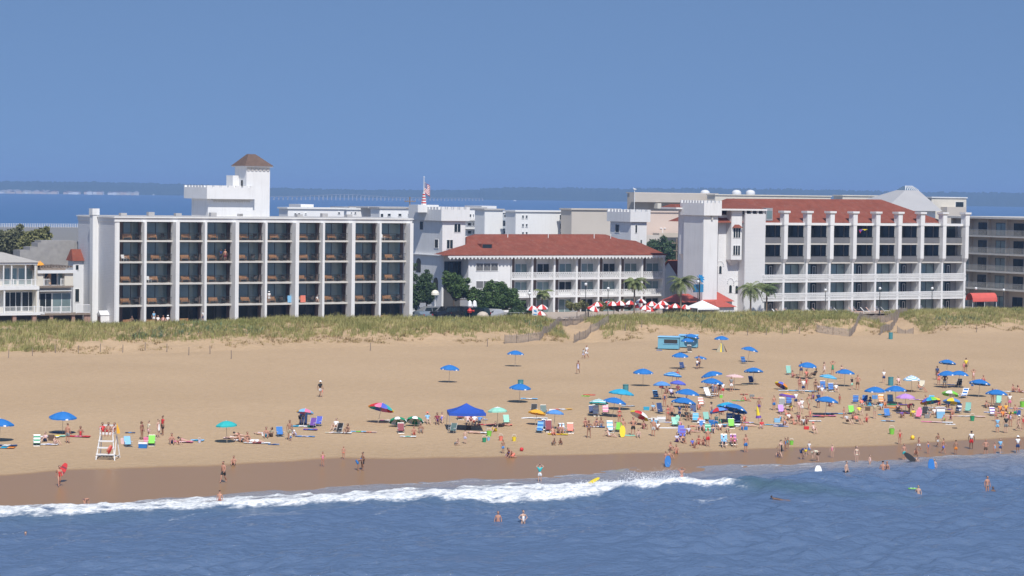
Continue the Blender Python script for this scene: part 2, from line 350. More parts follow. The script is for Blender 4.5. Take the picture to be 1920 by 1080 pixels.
# ------------------------------------------------------------------ sea
def line_v(pts):
    L = []
    for px, py in pts:
        d = ray(px, py); t = -CAMZ / d.z; L.append(to_uv(d.x*t, d.y*t))
    L.sort(); return [a for a, b in L], [b for a, b in L]
CREST = line_v([(-200, 986), (0, 979), (200, 972), (400, 964), (640, 954), (900, 946), (1040, 940), (1140, 930), (1340, 926), (1500, 932), (1700, 932), (1920, 926), (2200, 915)])
FTOP = line_v([(-200, 960), (0, 952), (200, 944), (300, 938), (400, 932), (640, 926), (900, 914), (1040, 908), (1140, 905), (1240, 900), (1340, 910), (1420, 916)])
def watermat(name, deep, shallow, rough, bs, bstr, foam):
    m, t, b = nodes_of(name); L = t.links.new; N = t.nodes.new
    tc = N('ShaderNodeTexCoord')
    mp = N('ShaderNodeMapping'); mp.inputs['Scale'].default_value = (0.6, 1.5, 1); mp.inputs['Rotation'].default_value = (0, 0, 0.35 if foam else -0.5); L(tc.outputs['Object'], mp.inputs[0])
    n1 = N('ShaderNodeTexNoise'); n1.inputs['Scale'].default_value = bs; n1.inputs['Detail'].default_value = 6; n1.inputs['Roughness'].default_value = 0.62; L(mp.outputs[0], n1.inputs['Vector'])
    bp = N('ShaderNodeBump'); bp.inputs['Strength'].default_value = bstr; bp.inputs['Distance'].default_value = 0.30 if foam else 1.5
    L(n1.outputs[0], bp.inputs['Height']); L(bp.outputs[0], b.inputs['Normal'])
    b.inputs['IOR'].default_value = 1.33; b.inputs['Roughness'].default_value = rough
    if foam:
        a1 = N('ShaderNodeAttribute'); a1.attribute_name = 'foam'; a2 = N('ShaderNodeAttribute'); a2.attribute_name = 'shallow'; a3 = N('ShaderNodeAttribute'); a3.attribute_name = 'crest'
        c1 = N('ShaderNodeMix'); c1.data_type = 'RGBA'; c1.inputs[6].default_value = (*deep, 1); c1.inputs[7].default_value = (*shallow, 1); L(a2.outputs['Fac'], c1.inputs[0])
        c2 = N('ShaderNodeMix'); c2.data_type = 'RGBA'; L(c1.outputs[2], c2.inputs[6]); c2.inputs[7].default_value = (0.04, 0.095, 0.07, 1); L(a3.outputs['Fac'], c2.inputs[0])
        nf = N('ShaderNodeTexNoise'); nf.inputs['Scale'].default_value = 3.2; nf.inputs['Detail'].default_value = 6; nf.inputs['Roughness'].default_value = 0.75; L(mp.outputs[0], nf.inputs['Vector'])
        ma = N('ShaderNodeMath'); ma.operation = 'MULTIPLY_ADD'; L(nf.outputs[0], ma.inputs[0]); ma.inputs[1].default_value = 1.1; L(a1.outputs['Fac'], ma.inputs[2])
        mr = N('ShaderNodeMapRange'); mr.inputs['From Min'].default_value = 0.85; mr.inputs['From Max'].default_value = 1.35; L(ma.outputs[0], mr.inputs['Value'])
        c3 = N('ShaderNodeMix'); c3.data_type = 'RGBA'; L(c2.outputs[2], c3.inputs[6]); fv = N('ShaderNodeMix'); fv.data_type = 'RGBA'; fv.inputs[6].default_value = (0.42, 0.46, 0.50, 1); fv.inputs[7].default_value = (0.82, 0.83, 0.82, 1); fr = N('ShaderNodeMapRange'); fr.inputs['From Min'].default_value = 0.38; fr.inputs['From Max'].default_value = 0.56; L(nf.outputs[0], fr.inputs['Value']); L(fr.outputs[0], fv.inputs[0]); L(fv.outputs[2], c3.inputs[7]); L(mr.outputs[0], c3.inputs[0])
        L(c3.outputs[2], b.inputs['Base Color'])
        rr = N('ShaderNodeMapRange'); rr.inputs['To Min'].default_value = rough; rr.inputs['To Max'].default_value = 0.9; L(mr.outputs[0], rr.inputs['Value']); L(rr.outputs[0], b.inputs['Roughness'])
    else: b.inputs['Base Color'].default_value = (*deep, 1)
    return m
SEA = watermat('sea_water', (0.095, 0.150, 0.255), (0.30, 0.28, 0.275), 0.12, 2.2, 0.85, True)
BAY = watermat('bay_water_surface', (0.05, 0.13, 0.28), (0, 0, 0), 0.30, 0.05, 0.30, False)
U = axis([(-9000, -300, 500), (-300, 10, 10), (10, 190, 0.2), (190, 400, 10), (400, 9000, 700)])
V = axis([(-8000, -300, 900), (-300, 100, 14), (100, 176.6, 0.2), (176.6, 185, 4)])
uu, vv = np.meshgrid(U, V, indexing='ij')
fade = np.clip((uu - 0) / 15, 0, 1) * np.clip((200 - uu) / 15, 0, 1) * np.clip((vv - 92) / 12, 0, 1)
Z = np.zeros_like(uu); r = np.random.default_rng(4)
calm = 1 - 0.75 * np.clip((vv - 158) / 14, 0, 1)
patch = 0.15 + 1.7 * fbm(uu * 0.05, vv * 0.03, 3, 44)
for k in range(60):
    lam = 0.9 * (1.062 ** k); a = rad(r.normal(95, 26)); ph = r.uniform(0, 6.28)
    amp = 0.0150 * lam ** 0.72 * (0.5 if lam > 6 else 1.0)
    Z += amp * np.sin(2*math.pi/lam*(uu*math.cos(a) + vv*math.sin(a)) + ph + 1.3*np.sin(uu*0.11+k))
Z *= calm * fade * patch
cu, cv = CREST; vc = np.interp(uu, cu, cv) + (fbm(uu * 0.12, uu * 0 + 2, 3, 8) - 0.5) * 1.2
fu, fv = FTOP; vf = np.interp(uu, fu, fv) + (fbm(uu * 0.25, uu * 0 + 5, 4, 18) - 0.5) * 3
s = vv - vc - 1.0
brk = P(1340, 915, 160)[0]; u0_, _ = to_uv(*(lambda d: (d.x*(-CAMZ/d.z), d.y*(-CAMZ/d.z)))(ray(1345, 926)))
right = np.clip((uu - u0_) / 3, 0, 1)                          # unbroken part of the wave
endf = np.clip((to_uv(*(lambda d: (d.x*(-CAMZ/d.z), d.y*(-CAMZ/d.z)))(ray(2050, 922)))[0] - uu) / 45, 0, 1)
H = (0.55 + 0.65 * right) * endf * (0.8 + 0.5 * fbm(uu * 0.08, uu * 0 + 9, 2, 31))
s2 = s - 1.6 * right
hump = np.where(s2 < 0, np.exp(-(s2 / (2.0 + 0.7 * right)) ** 2), np.exp(-(s2 / (2.8 - 1.6 * right)) ** 2)) * H * fade
Z += hump
w = np.clip((vv - vc + 0.6) / 0.9, 0, 1) * np.clip((vf - vv) / 1.2 + 0.5, 0, 1) * (1 - right) * fade
fb = fbm(uu * 0.5, vv * 1.3, 6, 60); fb2 = fbm(uu * 0.16, vv * 0.9, 4, 66)
foam = w * np.clip(0.95 - 0.45 * np.clip((vv - vc - 2) / np.maximum(vf - vc, 2), 0, 1) + (fb - 0.5) * 2.4 + (fb2 - 0.5) * 1.6, 0, 1)
lace = np.clip((fbm(uu * 0.22, vv * 1.4, 5, 71) - 0.60) * 5, 0, 1) * 0.5
foam = np.maximum(foam, lace * np.exp(-((vv - 169) / 4.5) ** 2) * fade * 0.9)
foam = np.maximum(foam, lace * np.exp(-((s + 5) / 5.0) ** 2) * 0.8 * fade)      # thin streaks seaward
edge = np.exp(-((vv - 171.4 + np.interp(uu, WLU, WLV) + (fbm(uu * 0.03, vv * 0.02, 2, 5) - 0.5) * 5) / 0.35) ** 2) * (fbm(uu*0.3, uu*0, 2, 77) > 0.42)
foam = np.maximum(foam, edge * 0.45 * fade)
lipr = np.exp(-((s2 - 0.3) / 0.35) ** 2) * right * endf * (fbm(uu * 0.5, vv * 0.5, 3, 79) - 0.25) * 1.0
foam = np.clip(np.maximum(foam, lipr * fade), 0, 1)
Z += np.clip(foam - 0.25, 0, 1) * (fbm(uu * 1.3, vv * 1.3, 3, 80)) * 0.45 * w
shal = np.clip((vv + np.interp(uu, WLU, WLV) - 157) / 13, 0, 1) ** 1.3 * np.clip((vv - vc - 1) / 3, 0, 1)
Xs, Fs = grid(U, V, Z)
me = np_mesh('sea', Xs, Fs, [SEA], True)
for nme, arr in (('foam', foam), ('shallow', shal * 0.85), ('crest', np.clip(np.exp(-((s2 + 1.1) / 1.7) ** 2) * (0.2 + 0.75 * right) * endf * fade * H * 1.35, 0, 0.95))):
    at = me.attributes.new(nme, 'FLOAT', 'POINT'); at.data.foreach_set('value', arr.astype(np.float32).ravel())
sea = bpy.data.objects.new('sea', me); COL.objects.link(sea); shore(sea); sea.location.z = 0.0; tag(sea, kind='structure')
def sea_z(px, py):
    d = ray(px, py); t = -CAMZ / d.z; return to_uv(d.x*t, d.y*t)
# spray thrown up by the breaker
mb = MB(); r = random.Random(5)
for i in range(9000):
    px = r.triangular(1105, 1345, 1250); u, v = sea_z(px, 921)
    n = float(fbm(np.array([u*1.1]), np.array([3.0]), 3, 90)[0])
    hm = (0.95 * math.exp(-((px - 1262) / 48) ** 2) + 0.15) * (0.35 + 1.3 * n)
    z = min(r.expovariate(2.6), 1.6) * hm; v += r.uniform(0.2, 2.6) + z * 0.6
    if float(fbm(np.array([u*2.6]), np.array([z*3.2+v]), 3, 95)[0]) < 0.42: continue
    q = r.uniform(0.006, 0.034) * (1.1 - 0.5 * min(1, z)); z += 0.42
    mb.add([(u+q, v, z-q), (u-q, v+q, z-q), (u-q, v-q, z-q), (u, v, z+q)], [(0,1,2),(0,3,1),(1,3,2),(2,3,0)])
o = mb.build('sea_spray', mat('spray_white', (0.85, 0.86, 0.87), 0.9, 0.0)); shore(o); tag(o, 'white spray thrown up where the long wave breaks', 'spray', kind='stuff')
# bay behind the town
mb = MB(); mb.add([(-20000, 1250, 0), (20000, 1250, 0), (20000, 16000, 0), (-20000, 16000, 0)], [(0,1,2,3)])
o = mb.build('bay_water', BAY); shore(o); tag(o, kind='structure')

# far shore: low wooded land, in ridges
def ridge(name, pts, D, depth, matr, seed, kind=True):
    """pts: (px, py of the skyline); stands on the bay at distance D"""
    r = np.random.default_rng(seed); xs = np.arange(pts[0][0], pts[-1][0], 2.2); ys = np.interp(xs, [p[0] for p in pts], [p[1] for p in pts])
    nz = (fbm(xs*0.06, xs*0, 4, seed) - 0.5) * 5 + (fbm(xs*0.5, xs*0, 2, seed+2)-0.5) * 2.0
    taper = np.clip(np.minimum(xs - xs[0], xs[-1] - xs) / 40, 0, 1)
    rows = []
    K = 8
    for k in range(K):
        f = k / (K-1); arc = math.sin(math.pi * min(1, f*1.15 + 0.02) * 0.62) / 1.0
        row = []
        for x, y, n, tp in zip(xs, ys, nz, taper):
            d = ray(x, y + n*tp*0.5); t = D / d.y; hz = max(1.0, CAMZ + d.z * t)
            yy = D + depth * f; row.append((d.x * t * (1 + depth*f/D), yy, -2 if k == 0 else (0.0 if k == 1 else hz * arc * (0.88+0.2*r.random()))))
        rows.append(row)
    Vv = np.array(rows).reshape(-1, 3); n = len(xs)
    i = np.arange(K-1)[:, None]; j = np.arange(n-1)[None, :]; a = i*n + j
    F = np.stack([a, a+1, a+n+1, a+n], -1).reshape(-1, 4)
    o = bpy.data.objects.new(name, np_mesh(name, Vv, F, [matr], False)); COL.objects.link(o); tag(o, kind='structure'); return o
FOREST = leafmat('far_forest', (0.03, 0.05, 0.03), (0.06, 0.085, 0.045), 0.02)
ridge('terrain', [(-900, 336), (0, 339), (250, 341), (350, 345), (520, 352), (700, 356), (960, 356)], 7200, 900, FOREST, 101)
ridge('terrain', [(900, 352), (960, 350), (1150, 352), (1330, 351), (1500, 353), (1700, 358), (1920, 360), (2900, 372)], 6900, 1500, FOREST, 202)
ridge('terrain', [(500, 357), (900, 357), (1500, 362)], 9200, 1200, FOREST, 303)
# ------------------------------------------------------------------ buildings
def window(T, mbf, x0, x1, z0, z1, v, nm=1, glass=None, frame=None, name='window', depth=0.07, fw=0.07, label=None):
    """frame with nm panes in the plane v (seen from the sea), its panes a sub-part"""
    f = MB(); a = v - depth; b = v + 0.02
    f.box(x0, x1, a, b, z0, z0+fw); f.box(x0, x1, a, b, z1-fw, z1); f.box(x0, x0+fw, a, b, z0+fw, z1-fw); f.box(x1-fw, x1, a, b, z0+fw, z1-fw)
    for k in range(1, nm):
        c = x0 + (x1-x0)*k/nm; f.box(c-fw/2, c+fw/2, a, b, z0+fw, z1-fw)
    w = T.part(name, f, frame or IRON)
    g = MB(); g.box(x0+fw, x1-fw, v-0.025, v-0.01, z0+fw, z1-fw)
    p = T.part('pane', g, glass or GLASS, w)
    if label: w['label'] = label
    return w
def windowL(T, v0, v1, z0, z1, u, glass=None, frame=None, nm=1):
    """window in a wall that faces left (plane u = const)"""
    f = MB(); a = u - 0.07; b = u + 0.02; fw = 0.07
    f.box(a, b, v0, v1, z0, z0+fw); f.box(a, b, v0, v1, z1-fw, z1); f.box(a, b, v0, v0+fw, z0+fw, z1-fw); f.box(a, b, v1-fw, v1, z0+fw, z1-fw)
    for k in range(1, nm):
        c = v0 + (v1-v0)*k/nm; f.box(a, b, c-fw/2, c+fw/2, z0+fw, z1-fw)
    w = T.part('window', f, frame or IRON); g = MB(); g.box(u-0.025, u-0.01, v0+fw, v1-fw, z0+fw, z1-fw)
    T.part('pane', g, glass or GLASSD, w); return w
def crenel(mb, x0, x1, y0, y1, z, h=0.45, w=0.7, gap=0.4, t=0.25, m=0):
    """merlons round a rectangle"""
    for a, b, fn in ((x0, x1, 'x'), (y0, y1, 'y')):
        n = max(2, int(round((b-a+gap)/(w+gap)))); step = (b-a+gap*((b-a)/(n*(w+gap)-gap)))/n
        ww = step*w/(w+gap)
        for i in range(n):
            p = a + i*step; q = p + ww
            if fn == 'x':
                mb.box(p, q, y0, y0+t, z, z+h, m); mb.box(p, q, y1-t, y1, z, z+h, m)
            elif 0 < i < n-1:
                mb.box(x0, x0+t, p, q, z, z+h, m); mb.box(x1-t, x1, p, q, z, z+h, m)

# ===== left hotel: five floors of ten balconies
V0 = 314.0
uA = P(218, 500, V0)[0]; uB = P(767.5, 500, V0)[0]
zr = P(480, 408, V0)[1]; zf0 = P(480, 417, V0)[1]
slabs = [P(480, y, V0)[1] for y in (450.8, 489.5, 529, 569)]
ZG = 4.6
LH = Th('hotel', uA, V0, ZG, 'long white five storey hotel with dark glazed balconies and a roof tower', 'hotel')
DEP = 14.0
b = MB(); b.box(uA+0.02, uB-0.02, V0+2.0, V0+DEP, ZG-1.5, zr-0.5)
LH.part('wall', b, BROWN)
b = MB(); b.box(uA-0.25, uA, V0, V0+DEP+0.2, ZG-1.5, zr-0.55); b.box(uB, uB+0.25, V0+2, V0+DEP, ZG-1.5, zr-0.55); b.box(uA, uB, V0+DEP, V0+DEP+.2, ZG-1.5, zr-0.55)
LH.part('side_wall', b, SIDING)
b = MB(); b.box(uA-0.35, uB+0.35, V0-0.12, V0+DEP+0.3, zf0, zr-0.15); b.box(uA-0.5, uB+0.5, V0-0.3, V0+DEP+0.45, zr-0.15, zr)
LH.part('fascia', b, WHITE)
b = MB(); b.box(uA-0.3, uB+0.3, V0-0.1, V0+DEP+.2, zr, zr+0.05)
for k in range(9): 
    c = uA+3+k*4.6; b.box(c, c+0.9, V0+6+(k%3), V0+6.8+(k%3), zr+.05, zr+.45+.15*(k%2)); 
LH.part('roof', b, GREYROOF)
b = MB()
for z in slabs: b.box(uA, uB, V0, V0+2.0, z-0.24, z)
LH.part('balcony_slab', b, CONC)
fx = [218, 271, 330, 384, 441, 497, 553.5, 604.5, 658.5, 710.5, 767]
fu_ = [P(x, 500, V0)[0] for x in fx]
for i, u in enumerate(fu_):
    b = MB(); wide = i % 2 == 0
    if i == 0: b.box(u, u+0.45, V0-0.02, V0+2, ZG-0.6, zf0)
    elif wide: b.box(u-0.55, u, V0-1.25, V0+0.6, ZG-0.8, zf0+0.02); 
    else: b.box(u-0.35, u, V0-0.75, V0+0.5, ZG-0.8, zf0)
    LH.part('fin', b, WHITE)
    if 0 < i < 10:
        b = MB(); b.box(u-0.26, u-0.1, V0+(0.6 if wide else 1.3), V0+(2.4 if wide else 1.9), ZG-0.5, zf0-0.002); LH.part('partition', b, BROWN)
zfl = [ZG] + slabs[::-1]; ztop = [z-0.24 for z in slabs[::-1]] + [zf0]
BAYS_L = []
for i in range(10):
    a = fu_[i] + (0.45 if i == 0 else 0.0); c = fu_[i+1] - (0.55 if (i+1) % 2 == 0 else 0.35)
    for k in range(5):
        z0_, z1_ = zfl[k], ztop[k]
        if i % 2 == 0: x0, x1 = a + 1.25, c + 0.3
        else: x0, x1 = a + 0.5, c + 0.1
        window(LH, None, x0, x1, z0_+0.06, z1_-0.05, V0+2.0, 2, GLASS if k else GLASSD, IRON, depth=0.06, fw=0.09)
        BAYS_L.append((i, k, a, c, z0_))
        if k:
            rb = MB(); y = V0+0.14
            rb.box(a, c+0.1, y-0.02, y+0.02, z0_+1.0, z0_+1.05); rb.box(a, c+0.1, y-.02, y+.02, z0_+0.1, z0_+0.14)
            n = 22
            for q in range(n+1):
                x = a + (c+0.1-a)*q/n; rb.box(x-0.011, x+0.011, y-0.011, y+0.011, z0_+0.14, z0_+1.0)
            LH.part('railing', rb, IRON)
# pilaster and vent on the left side wall, lines of siding
v1, zt = PU(181, 391, uA-0.25)
pv = PU(177, 420, uA-1.0)[0]
b = MB(); b.box(uA-1.1, uA-0.25, V0+6.2, V0+7.4, ZG-1.5, P(181, 391, V0+6)[1]); b.box(uA-1.2, uA-0.15, V0+6.1, V0+7.5, P(181, 391, V0+6)[1]-0.9, P(181, 391, V0+6)[1]); LH.part('chimney', b, WHITE)
b = MB(); b.box(uA-1.5, uA-0.25, V0+1.9, V0+3.3, ZG-1, ZG+1.5); b.prismx([(V0+1.8, ZG+1.5), (V0+3.4, ZG+1.5), (V0+2.6, ZG+2.1)], uA-1.55, uA-0.25); LH.part('door_hood', b, WHITE)
b = MB(); b.box(uA-1.52, uA-1.49, V0+2.1, V0+3.1, ZG-0.2, ZG+1.3); LH.part('door', b, BROWN)
# rooftop castle block and tower
VT = V0 + 7
x0, z_ = P(390, 400, VT); x1 = P(474, 400, VT)[0]; zt = P(420, 351.5, VT)[1]; zb = P(420, 373, VT)[1]
b = MB(); b.box(x0, x1, VT, VT+6, zr, zb); b.box(x0+1.0, x1-0.2, VT-0.05, VT, zr+.02, zr+.1)
LH.part('penthouse', b, STUCCO)
xo = P(388, 360, VT-0.9)[0]
b = MB(); b.box(xo, x1, VT-0.9, VT+7.5, zb, zt); crenel(b, xo, x1, VT-0.9, VT+7.5, zt, 0.28, 0.85, 0.3)
LH.part('parapet', b, STUCCO)
b = MB(); n = 16
for i in range(n): 
    c = x0 + 0.7 + (x1-x0-1.2)*i/n; b.prism([(c, zb-0.18), (c+0.5, zb-0.18), (c+0.25, zb-0.5)], VT-0.12, VT-0.003)
b.box(x0+.5, x1-.2, VT-0.5, VT-0.004, zb-0.17, zb-0.003)
LH.part('frieze', b, CONC)
tx0, tx1 = P(462, 340, VT+0.3)[0], P(506, 340, VT+0.3)[0]; tz = P(480, 313, VT)[1]
b = MB(); b.box(tx0, tx1, VT+0.3, VT+4.4, zr, tz-0.02)
lv = VT+4.4

LH.part('tower', b, STUCCO)
b = MB(); b.box(tx0-1.0, tx0-0.02, VT+2.9, VT+5.2, zr, P(450, 329, VT+3)[1]); LH.part('stair_wall', b, STUCCO)
windowL(LH, VT+1.5, VT+2.1, P(458, 350, VT+2)[1], P(458, 338, VT+2)[1], tx0)
b = MB(); n = 6
for i in range(n):
    c = tx0 + (tx1-tx0)*(i+0.15)/n; b.box(c, c+(tx1-tx0)/n*0.6, VT+0.18, VT+0.3, tz-0.55, tz-0.1)
LH.part('bracket', b, CONC)
ex0, ex1 = tx0-0.35, tx1+0.3
b = MB(); b.box(ex0, ex1, VT-0.1, VT+4.8, tz-0.02, tz+0.14); LH.part('eave', b, WHITE)
b = MB(); cx, cy = (ex0+ex1)/2, VT+2.35; za = P(472, 289, cy)[1]
b.taper((ex0-.1, ex1+0.1, VT-0.2, VT+4.9), (cx-0.75, cx+0.35, cy-0.3, cy+0.3), tz+0.14, za); LH.part('tower_roof', b, BRNROOF)

# ===== middle building with the long red roof
VM = 330.0
ZM = 4.4
ua, ub = P(878, 540, VM)[0], P(1246.5, 540, VM)[0]
ze = P(1040, 478.6, VM)[1]
MH = Th('guest_house', ua, VM, ZM, 'white three storey guest house under a long red hipped roof', 'hotel')
b = MB(); b.box(ua, ub, VM+1.6, VM+13, ZM-1.5, ze-0.1); b.box(P(878,540,VM)[0], P(957,540,VM)[0], VM, VM+1.6, ZM-1.5, ze-0.15)
b.box(P(831, 540, VM+2.4)[0], ua, VM+2.4, VM+2.8, ze-3.4, ze-0.1)
MH.part('wall', b, STUCCO)
du = [P(x, 540, VM)[0] for x in (958, 999.4, 1041, 1083, 1124, 1164.4, 1205.3, 1246.5)]
for i, u in enumerate(du):
    b = MB(); b.box(u-0.32, u, VM, VM+1.6, ZM-0.8, ze-0.05) if i else b.box(u, u+0.15, VM, VM+1.6, ZM-.8, ze-.05)
    MH.part('divider', b, STUCCO)
zs = [P(1090, 521.5, VM)[1], P(1090, 554.5, VM)[1]]
b = MB()
for z in zs: b.box(du[0], du[-1], VM+0.02, VM+1.6, z-0.22, z)
MH.part('balcony_slab', b, STUCCO)
for fi, z in enumerate(zs):
    for i in range(7):
        a, c = du[i]+0.02, du[i+1]-0.34; rb = MB(); y = VM+0.08; h = 1.0
        rb.box(a, c, y-0.05, y+0.05, z+h-0.1, z+h); rb.box(a, c, y-.05, y+.05, z+0.02, z+0.14)
        n = 11
        for q in range(n+1):
            x = a+(c-a)*q/n; rb.box(x-.035, x+.035, y-.03, y+.03, z+.14, z+h-.1)
            if q < n:
                w_ = (c-a)/n; m_ = x + w_/2
                rb.add([(x, y-.02, z+.14), (x+.07, y-.02, z+.14), (x+w_, y-.02, z+h-.1), (x+w_-.07, y-.02, z+h-.1)], [(0,1,2,3)])
                rb.add([(x+w_, y-.025, z+.14), (x+w_-.07, y-.025, z+.14), (x, y-.025, z+h-.1), (x+.07, y-.025, z+h-.1)], [(3,2,1,0)])
        MH.part('railing', rb, WHITE)
for fi, (z, zt) in enumerate(((ZM, zs[1]-0.22), (zs[1], zs[0]-0.22), (zs[0], ze-0.3))):
    for i in range(7):
        a, c = du[i]+1.65, du[i+1]-0.25
        window(MH, None, a, c, z+0.05 if fi == 0 else z+0.55, min(zt-0.35, z+2.35), VM+1.6, 2, GLASS if (i+fi) % 3 else GLASSD, WHITE)
        d = MB(); d.box(du[i]+1.05, du[i]+1.55, VM+1.57, VM+1.6-0.003, z+0.02, zt-0.02); MH.part('door', d, BROWN)
for (x0, x1, y0, y1) in ((892, 934, 493, 508.5), (892, 934, 526.5, 541)):
    window(MH, None, P(x0, y0, VM)[0], P(x1, y0, VM)[0], P(900, y1, VM)[1], P(900, y0, VM)[1], VM, 3, mat('grey_pane', (0.16,0.16,0.16), 0.25), WHITE)
for k in range(5):
    x0 = 833+k*9; window(MH, None, P(x0, 500, VM+2.4)[0], P(x0+8.6, 500, VM+2.4)[0], P(850, 517, VM+2.4)[1], P(850, 490, VM+2.4)[1], VM+2.4, 1, GLASSD, IRON)
b = MB(); b.box(P(832, 540, VM+2.7)[0], ua, VM+2.6, VM+2.75, ZM-1, ze-3.41); MH.part('undercroft_shade', b, INNER)  # dark sheet painted as the shade of the open space below the porch
# eave frieze of small scallops
b = MB(); xl = P(838, 480, VM-0.9)[0]; xr = P(1250, 480, VM-0.9)[0]
b.box(xl+0.8, xr-0.5, VM-0.5, VM+14, ze-0.14, ze-0.02)
b.box(xl+0.2, xr-0.2, VM-0.95, VM-0.8, ze-0.28, ze+0.02)
n = 62
for i in range(n):
    c = xl+0.3+(xr-xl-0.6)*i/n; w_ = (xr-xl-.6)/n
    b.prism([(c, ze-0.28), (c+w_*0.9, ze-0.28), (c+w_*0.45, ze-0.62)], VM-0.93, VM-0.86)
    b.box(c+w_*.3, c+w_*.62, VM-0.86, VM-0.02 if c > ua else VM-0.5, ze-0.40, ze-0.29)
MH.part('frieze', b, WHITE)
# roof: hips, long ridge, raised ends
def zat(y, v, x=1040): return P(x, y, v)[1]
b = MB(); R = lambda px, py, v: (P(px, py, v)[0], v, P(px, py, v)[1])
vr = VM+5.5
F0 = R(829, 478, VM-1.0); F1 = R(1251.5, 478, VM-1.0)
A = R(905, 439.6, vr); B = R(1136, 439.6, vr); C = R(1160, 448, vr-0.8); D = R(1192, 451.5, vr-1.2)
E = (P(1251.5, 478, VM-1)[0]-0.6, VM+12, F1[2]); L0 = R(874.5, 443.5, vr); Q = R(874.5, 458, VM+2.7); S = (F0[0]+.5, VM+2.7, F0[2]); Hh = (L0[0], VM+12, F0[2])
b.add([F0, F1, D, C, B, A, L0, E, Hh, (A[0], vr+2.5, A[2]), (B[0], vr+2.5, B[2]), Q, S],
      [(0,1,2,3,4,5,6,11), (1,7,2), (0,11,12), (11,6,8), (5,4,10,9), (6,5,9,8), (2,7,3), (4,3,7,10), (8,9,10,7)])
b.box(F0[0], F1[0], VM-1.0, VM-0.9, F0[2]-0.12, F0[2]-0.004)
MH.part('roof', b, REDROOF)
b = MB(); w = R(912, 467, VM+1.6); b.box(w[0]-1.0, w[0]+1.0, VM+1.4, VM+4.5, w[2], w[2]+0.85)
dm = MH.part('dormer', b, REDROOF)
g_ = MB(); g_.box(w[0]-0.85, w[0]+0.85, VM+1.36, VM+1.395, w[2]+0.1, w[2]+0.75); MH.part('pane', g_, GLASSD, dm)
for px in (952, 1028, 1114, 1145):
    b = MB(); p = R(px, 447, VM+4.8); b.tube((p[0], p[1], p[2]-1.2), (p[0], p[1], p[2]+0.75), 0.07, n=6); MH.part('vent_pipe', b, WHITE)

# ===== castle towers beside it
def tower(name, pxl, pxc, pxr, pyt, pyo, vf, zg, over, wins_f, wins_l, label, depth=None, ztop_p=None):
    """front-left corner at pxc; left face spans pxl..pxc, front pxc..pxr"""
    uc, zt = P(pxc, pyt, vf); ur = P(pxr, pyt, vf)[0]
    d = depth or 6.0
    zo = P(pxc, pyo, vf)[1]
    T = Th(name, uc, vf, zg, label, 'tower')
    b = MB(); b.box(uc, ur, vf, vf+d, zg-1.5, zo); T.part('shaft', b, STUCCO)
    b = MB(); b.box(uc-over, ur+over, vf-over, vf+d+over, zo, zt); crenel(b, uc-over, ur+over, vf-over, vf+d+over, zt, 0.42, 0.62, 0.42, 0.3); T.part('parapet', b, STUCCO)
    b = MB(); b.box(uc-over+.3, ur+over-.3, vf-over+.3, vf+d+over-.3, zt, zt+.03); T.part('roof', b, GREYROOF)
    for x0, x1, y0, y1 in wins_f:
        window(T, None, P(x0, y0, vf)[0], P(x1, y0, vf)[0], P(pxc, y1, vf)[1], P(pxc, y0, vf)[1], vf, 2 if x1-x0 > 7 else 1, GLASSD, WHITE)
    for f0, f1, y0, y1 in wins_l:   # fractions of the depth from the front
        windowL(T, vf+d*f0, vf+d*f1, P(pxc, y1, vf)[1], P(pxc, y0, vf)[1], uc, GLASSD, WHITE)
    return T
T1 = tower('castle_tower', 783, 830, 873, 393, 414, VM+2.8, ZM, 0.5, [(851, 864, 419, 436), (837, 849.5, 449, 467)], [(0.12, 0.25, 449, 466), (0.62, 0.75, 416, 433)],
      'tall white castle tower carrying the flagpole at the left end of the red roof', depth=10)
for f0, y0, y1 in ((0.70, 486, 512), (0.12, 520, 543)):
    uc = P(830, 400, VM+2.8)[0]; vz = VM+2.8+10*f0
    b = MB(); z1 = P(830, y0, VM+6)[1]; z0_ = P(830, y1, VM+6)[1]
    pts = [(vz, z0_), (vz+1.5, z0_)] + [(vz+0.75+0.75*math.cos(t), z1-0.7+0.75*math.sin(t)) for t in np.linspace(0, math.pi, 8)]
    b.prismx(pts, uc-0.05, uc+0.02); T1.part('arched_window', b, GLASSD)
T2 = tower('castle_tower', 1157, 1183.5, 1213, 397.5, 416, VM+14, ZM, 0.45, [(1190.5, 1195, 421, 437), (1200, 1204, 449, 462)], [(0.55, 0.75, 421, 437)],
      'smaller white castle tower rising behind the right end of the long red roof', depth=6.5)

# flagpole and flag
FU, FZ = P(794.5, 384, VM+8)
T = Th('flagpole', FU, VM+8, FZ, 'tall pale flagpole with a red and white base on the left castle tower', 'flagpole')
b = MB(); b.tube((FU, VM+8, FZ-0.1), (FU, VM+8, P(796, 332, VM+8)[1]), 0.09, 0.05, 6); b.ball((FU, VM+8, P(796, 332, VM+8)[1]), 0.11); T.part('pole', b, PLASTW)
b = MB()
for k in range(9): b.taper((FU-.32+.02*k, FU+.32-.02*k, VM+7.7+.02*k, VM+8.3-.02*k), (FU-.30+.02*k, FU+.30-.02*k, VM+7.72+.02*k, VM+8.28-.02*k), FZ+.22*k, FZ+.22*k+.2, k % 2)
b.box(FU-1.6, FU+2.2, VM+7.0, VM+10.0, FZ-1.2, FZ)
T.part('base', b, [WHITE, REDP])
fm = [mat('flag_red', (0.45, 0.03, 0.04), 0.7), mat('flag_white', (0.75, 0.75, 0.75), 0.7), mat('flag_blue', (0.03, 0.05, 0.20), 0.7)]
b = MB(); z1 = P(796, 341, VM+8)[1]; Hf = 1.75; nx = 12
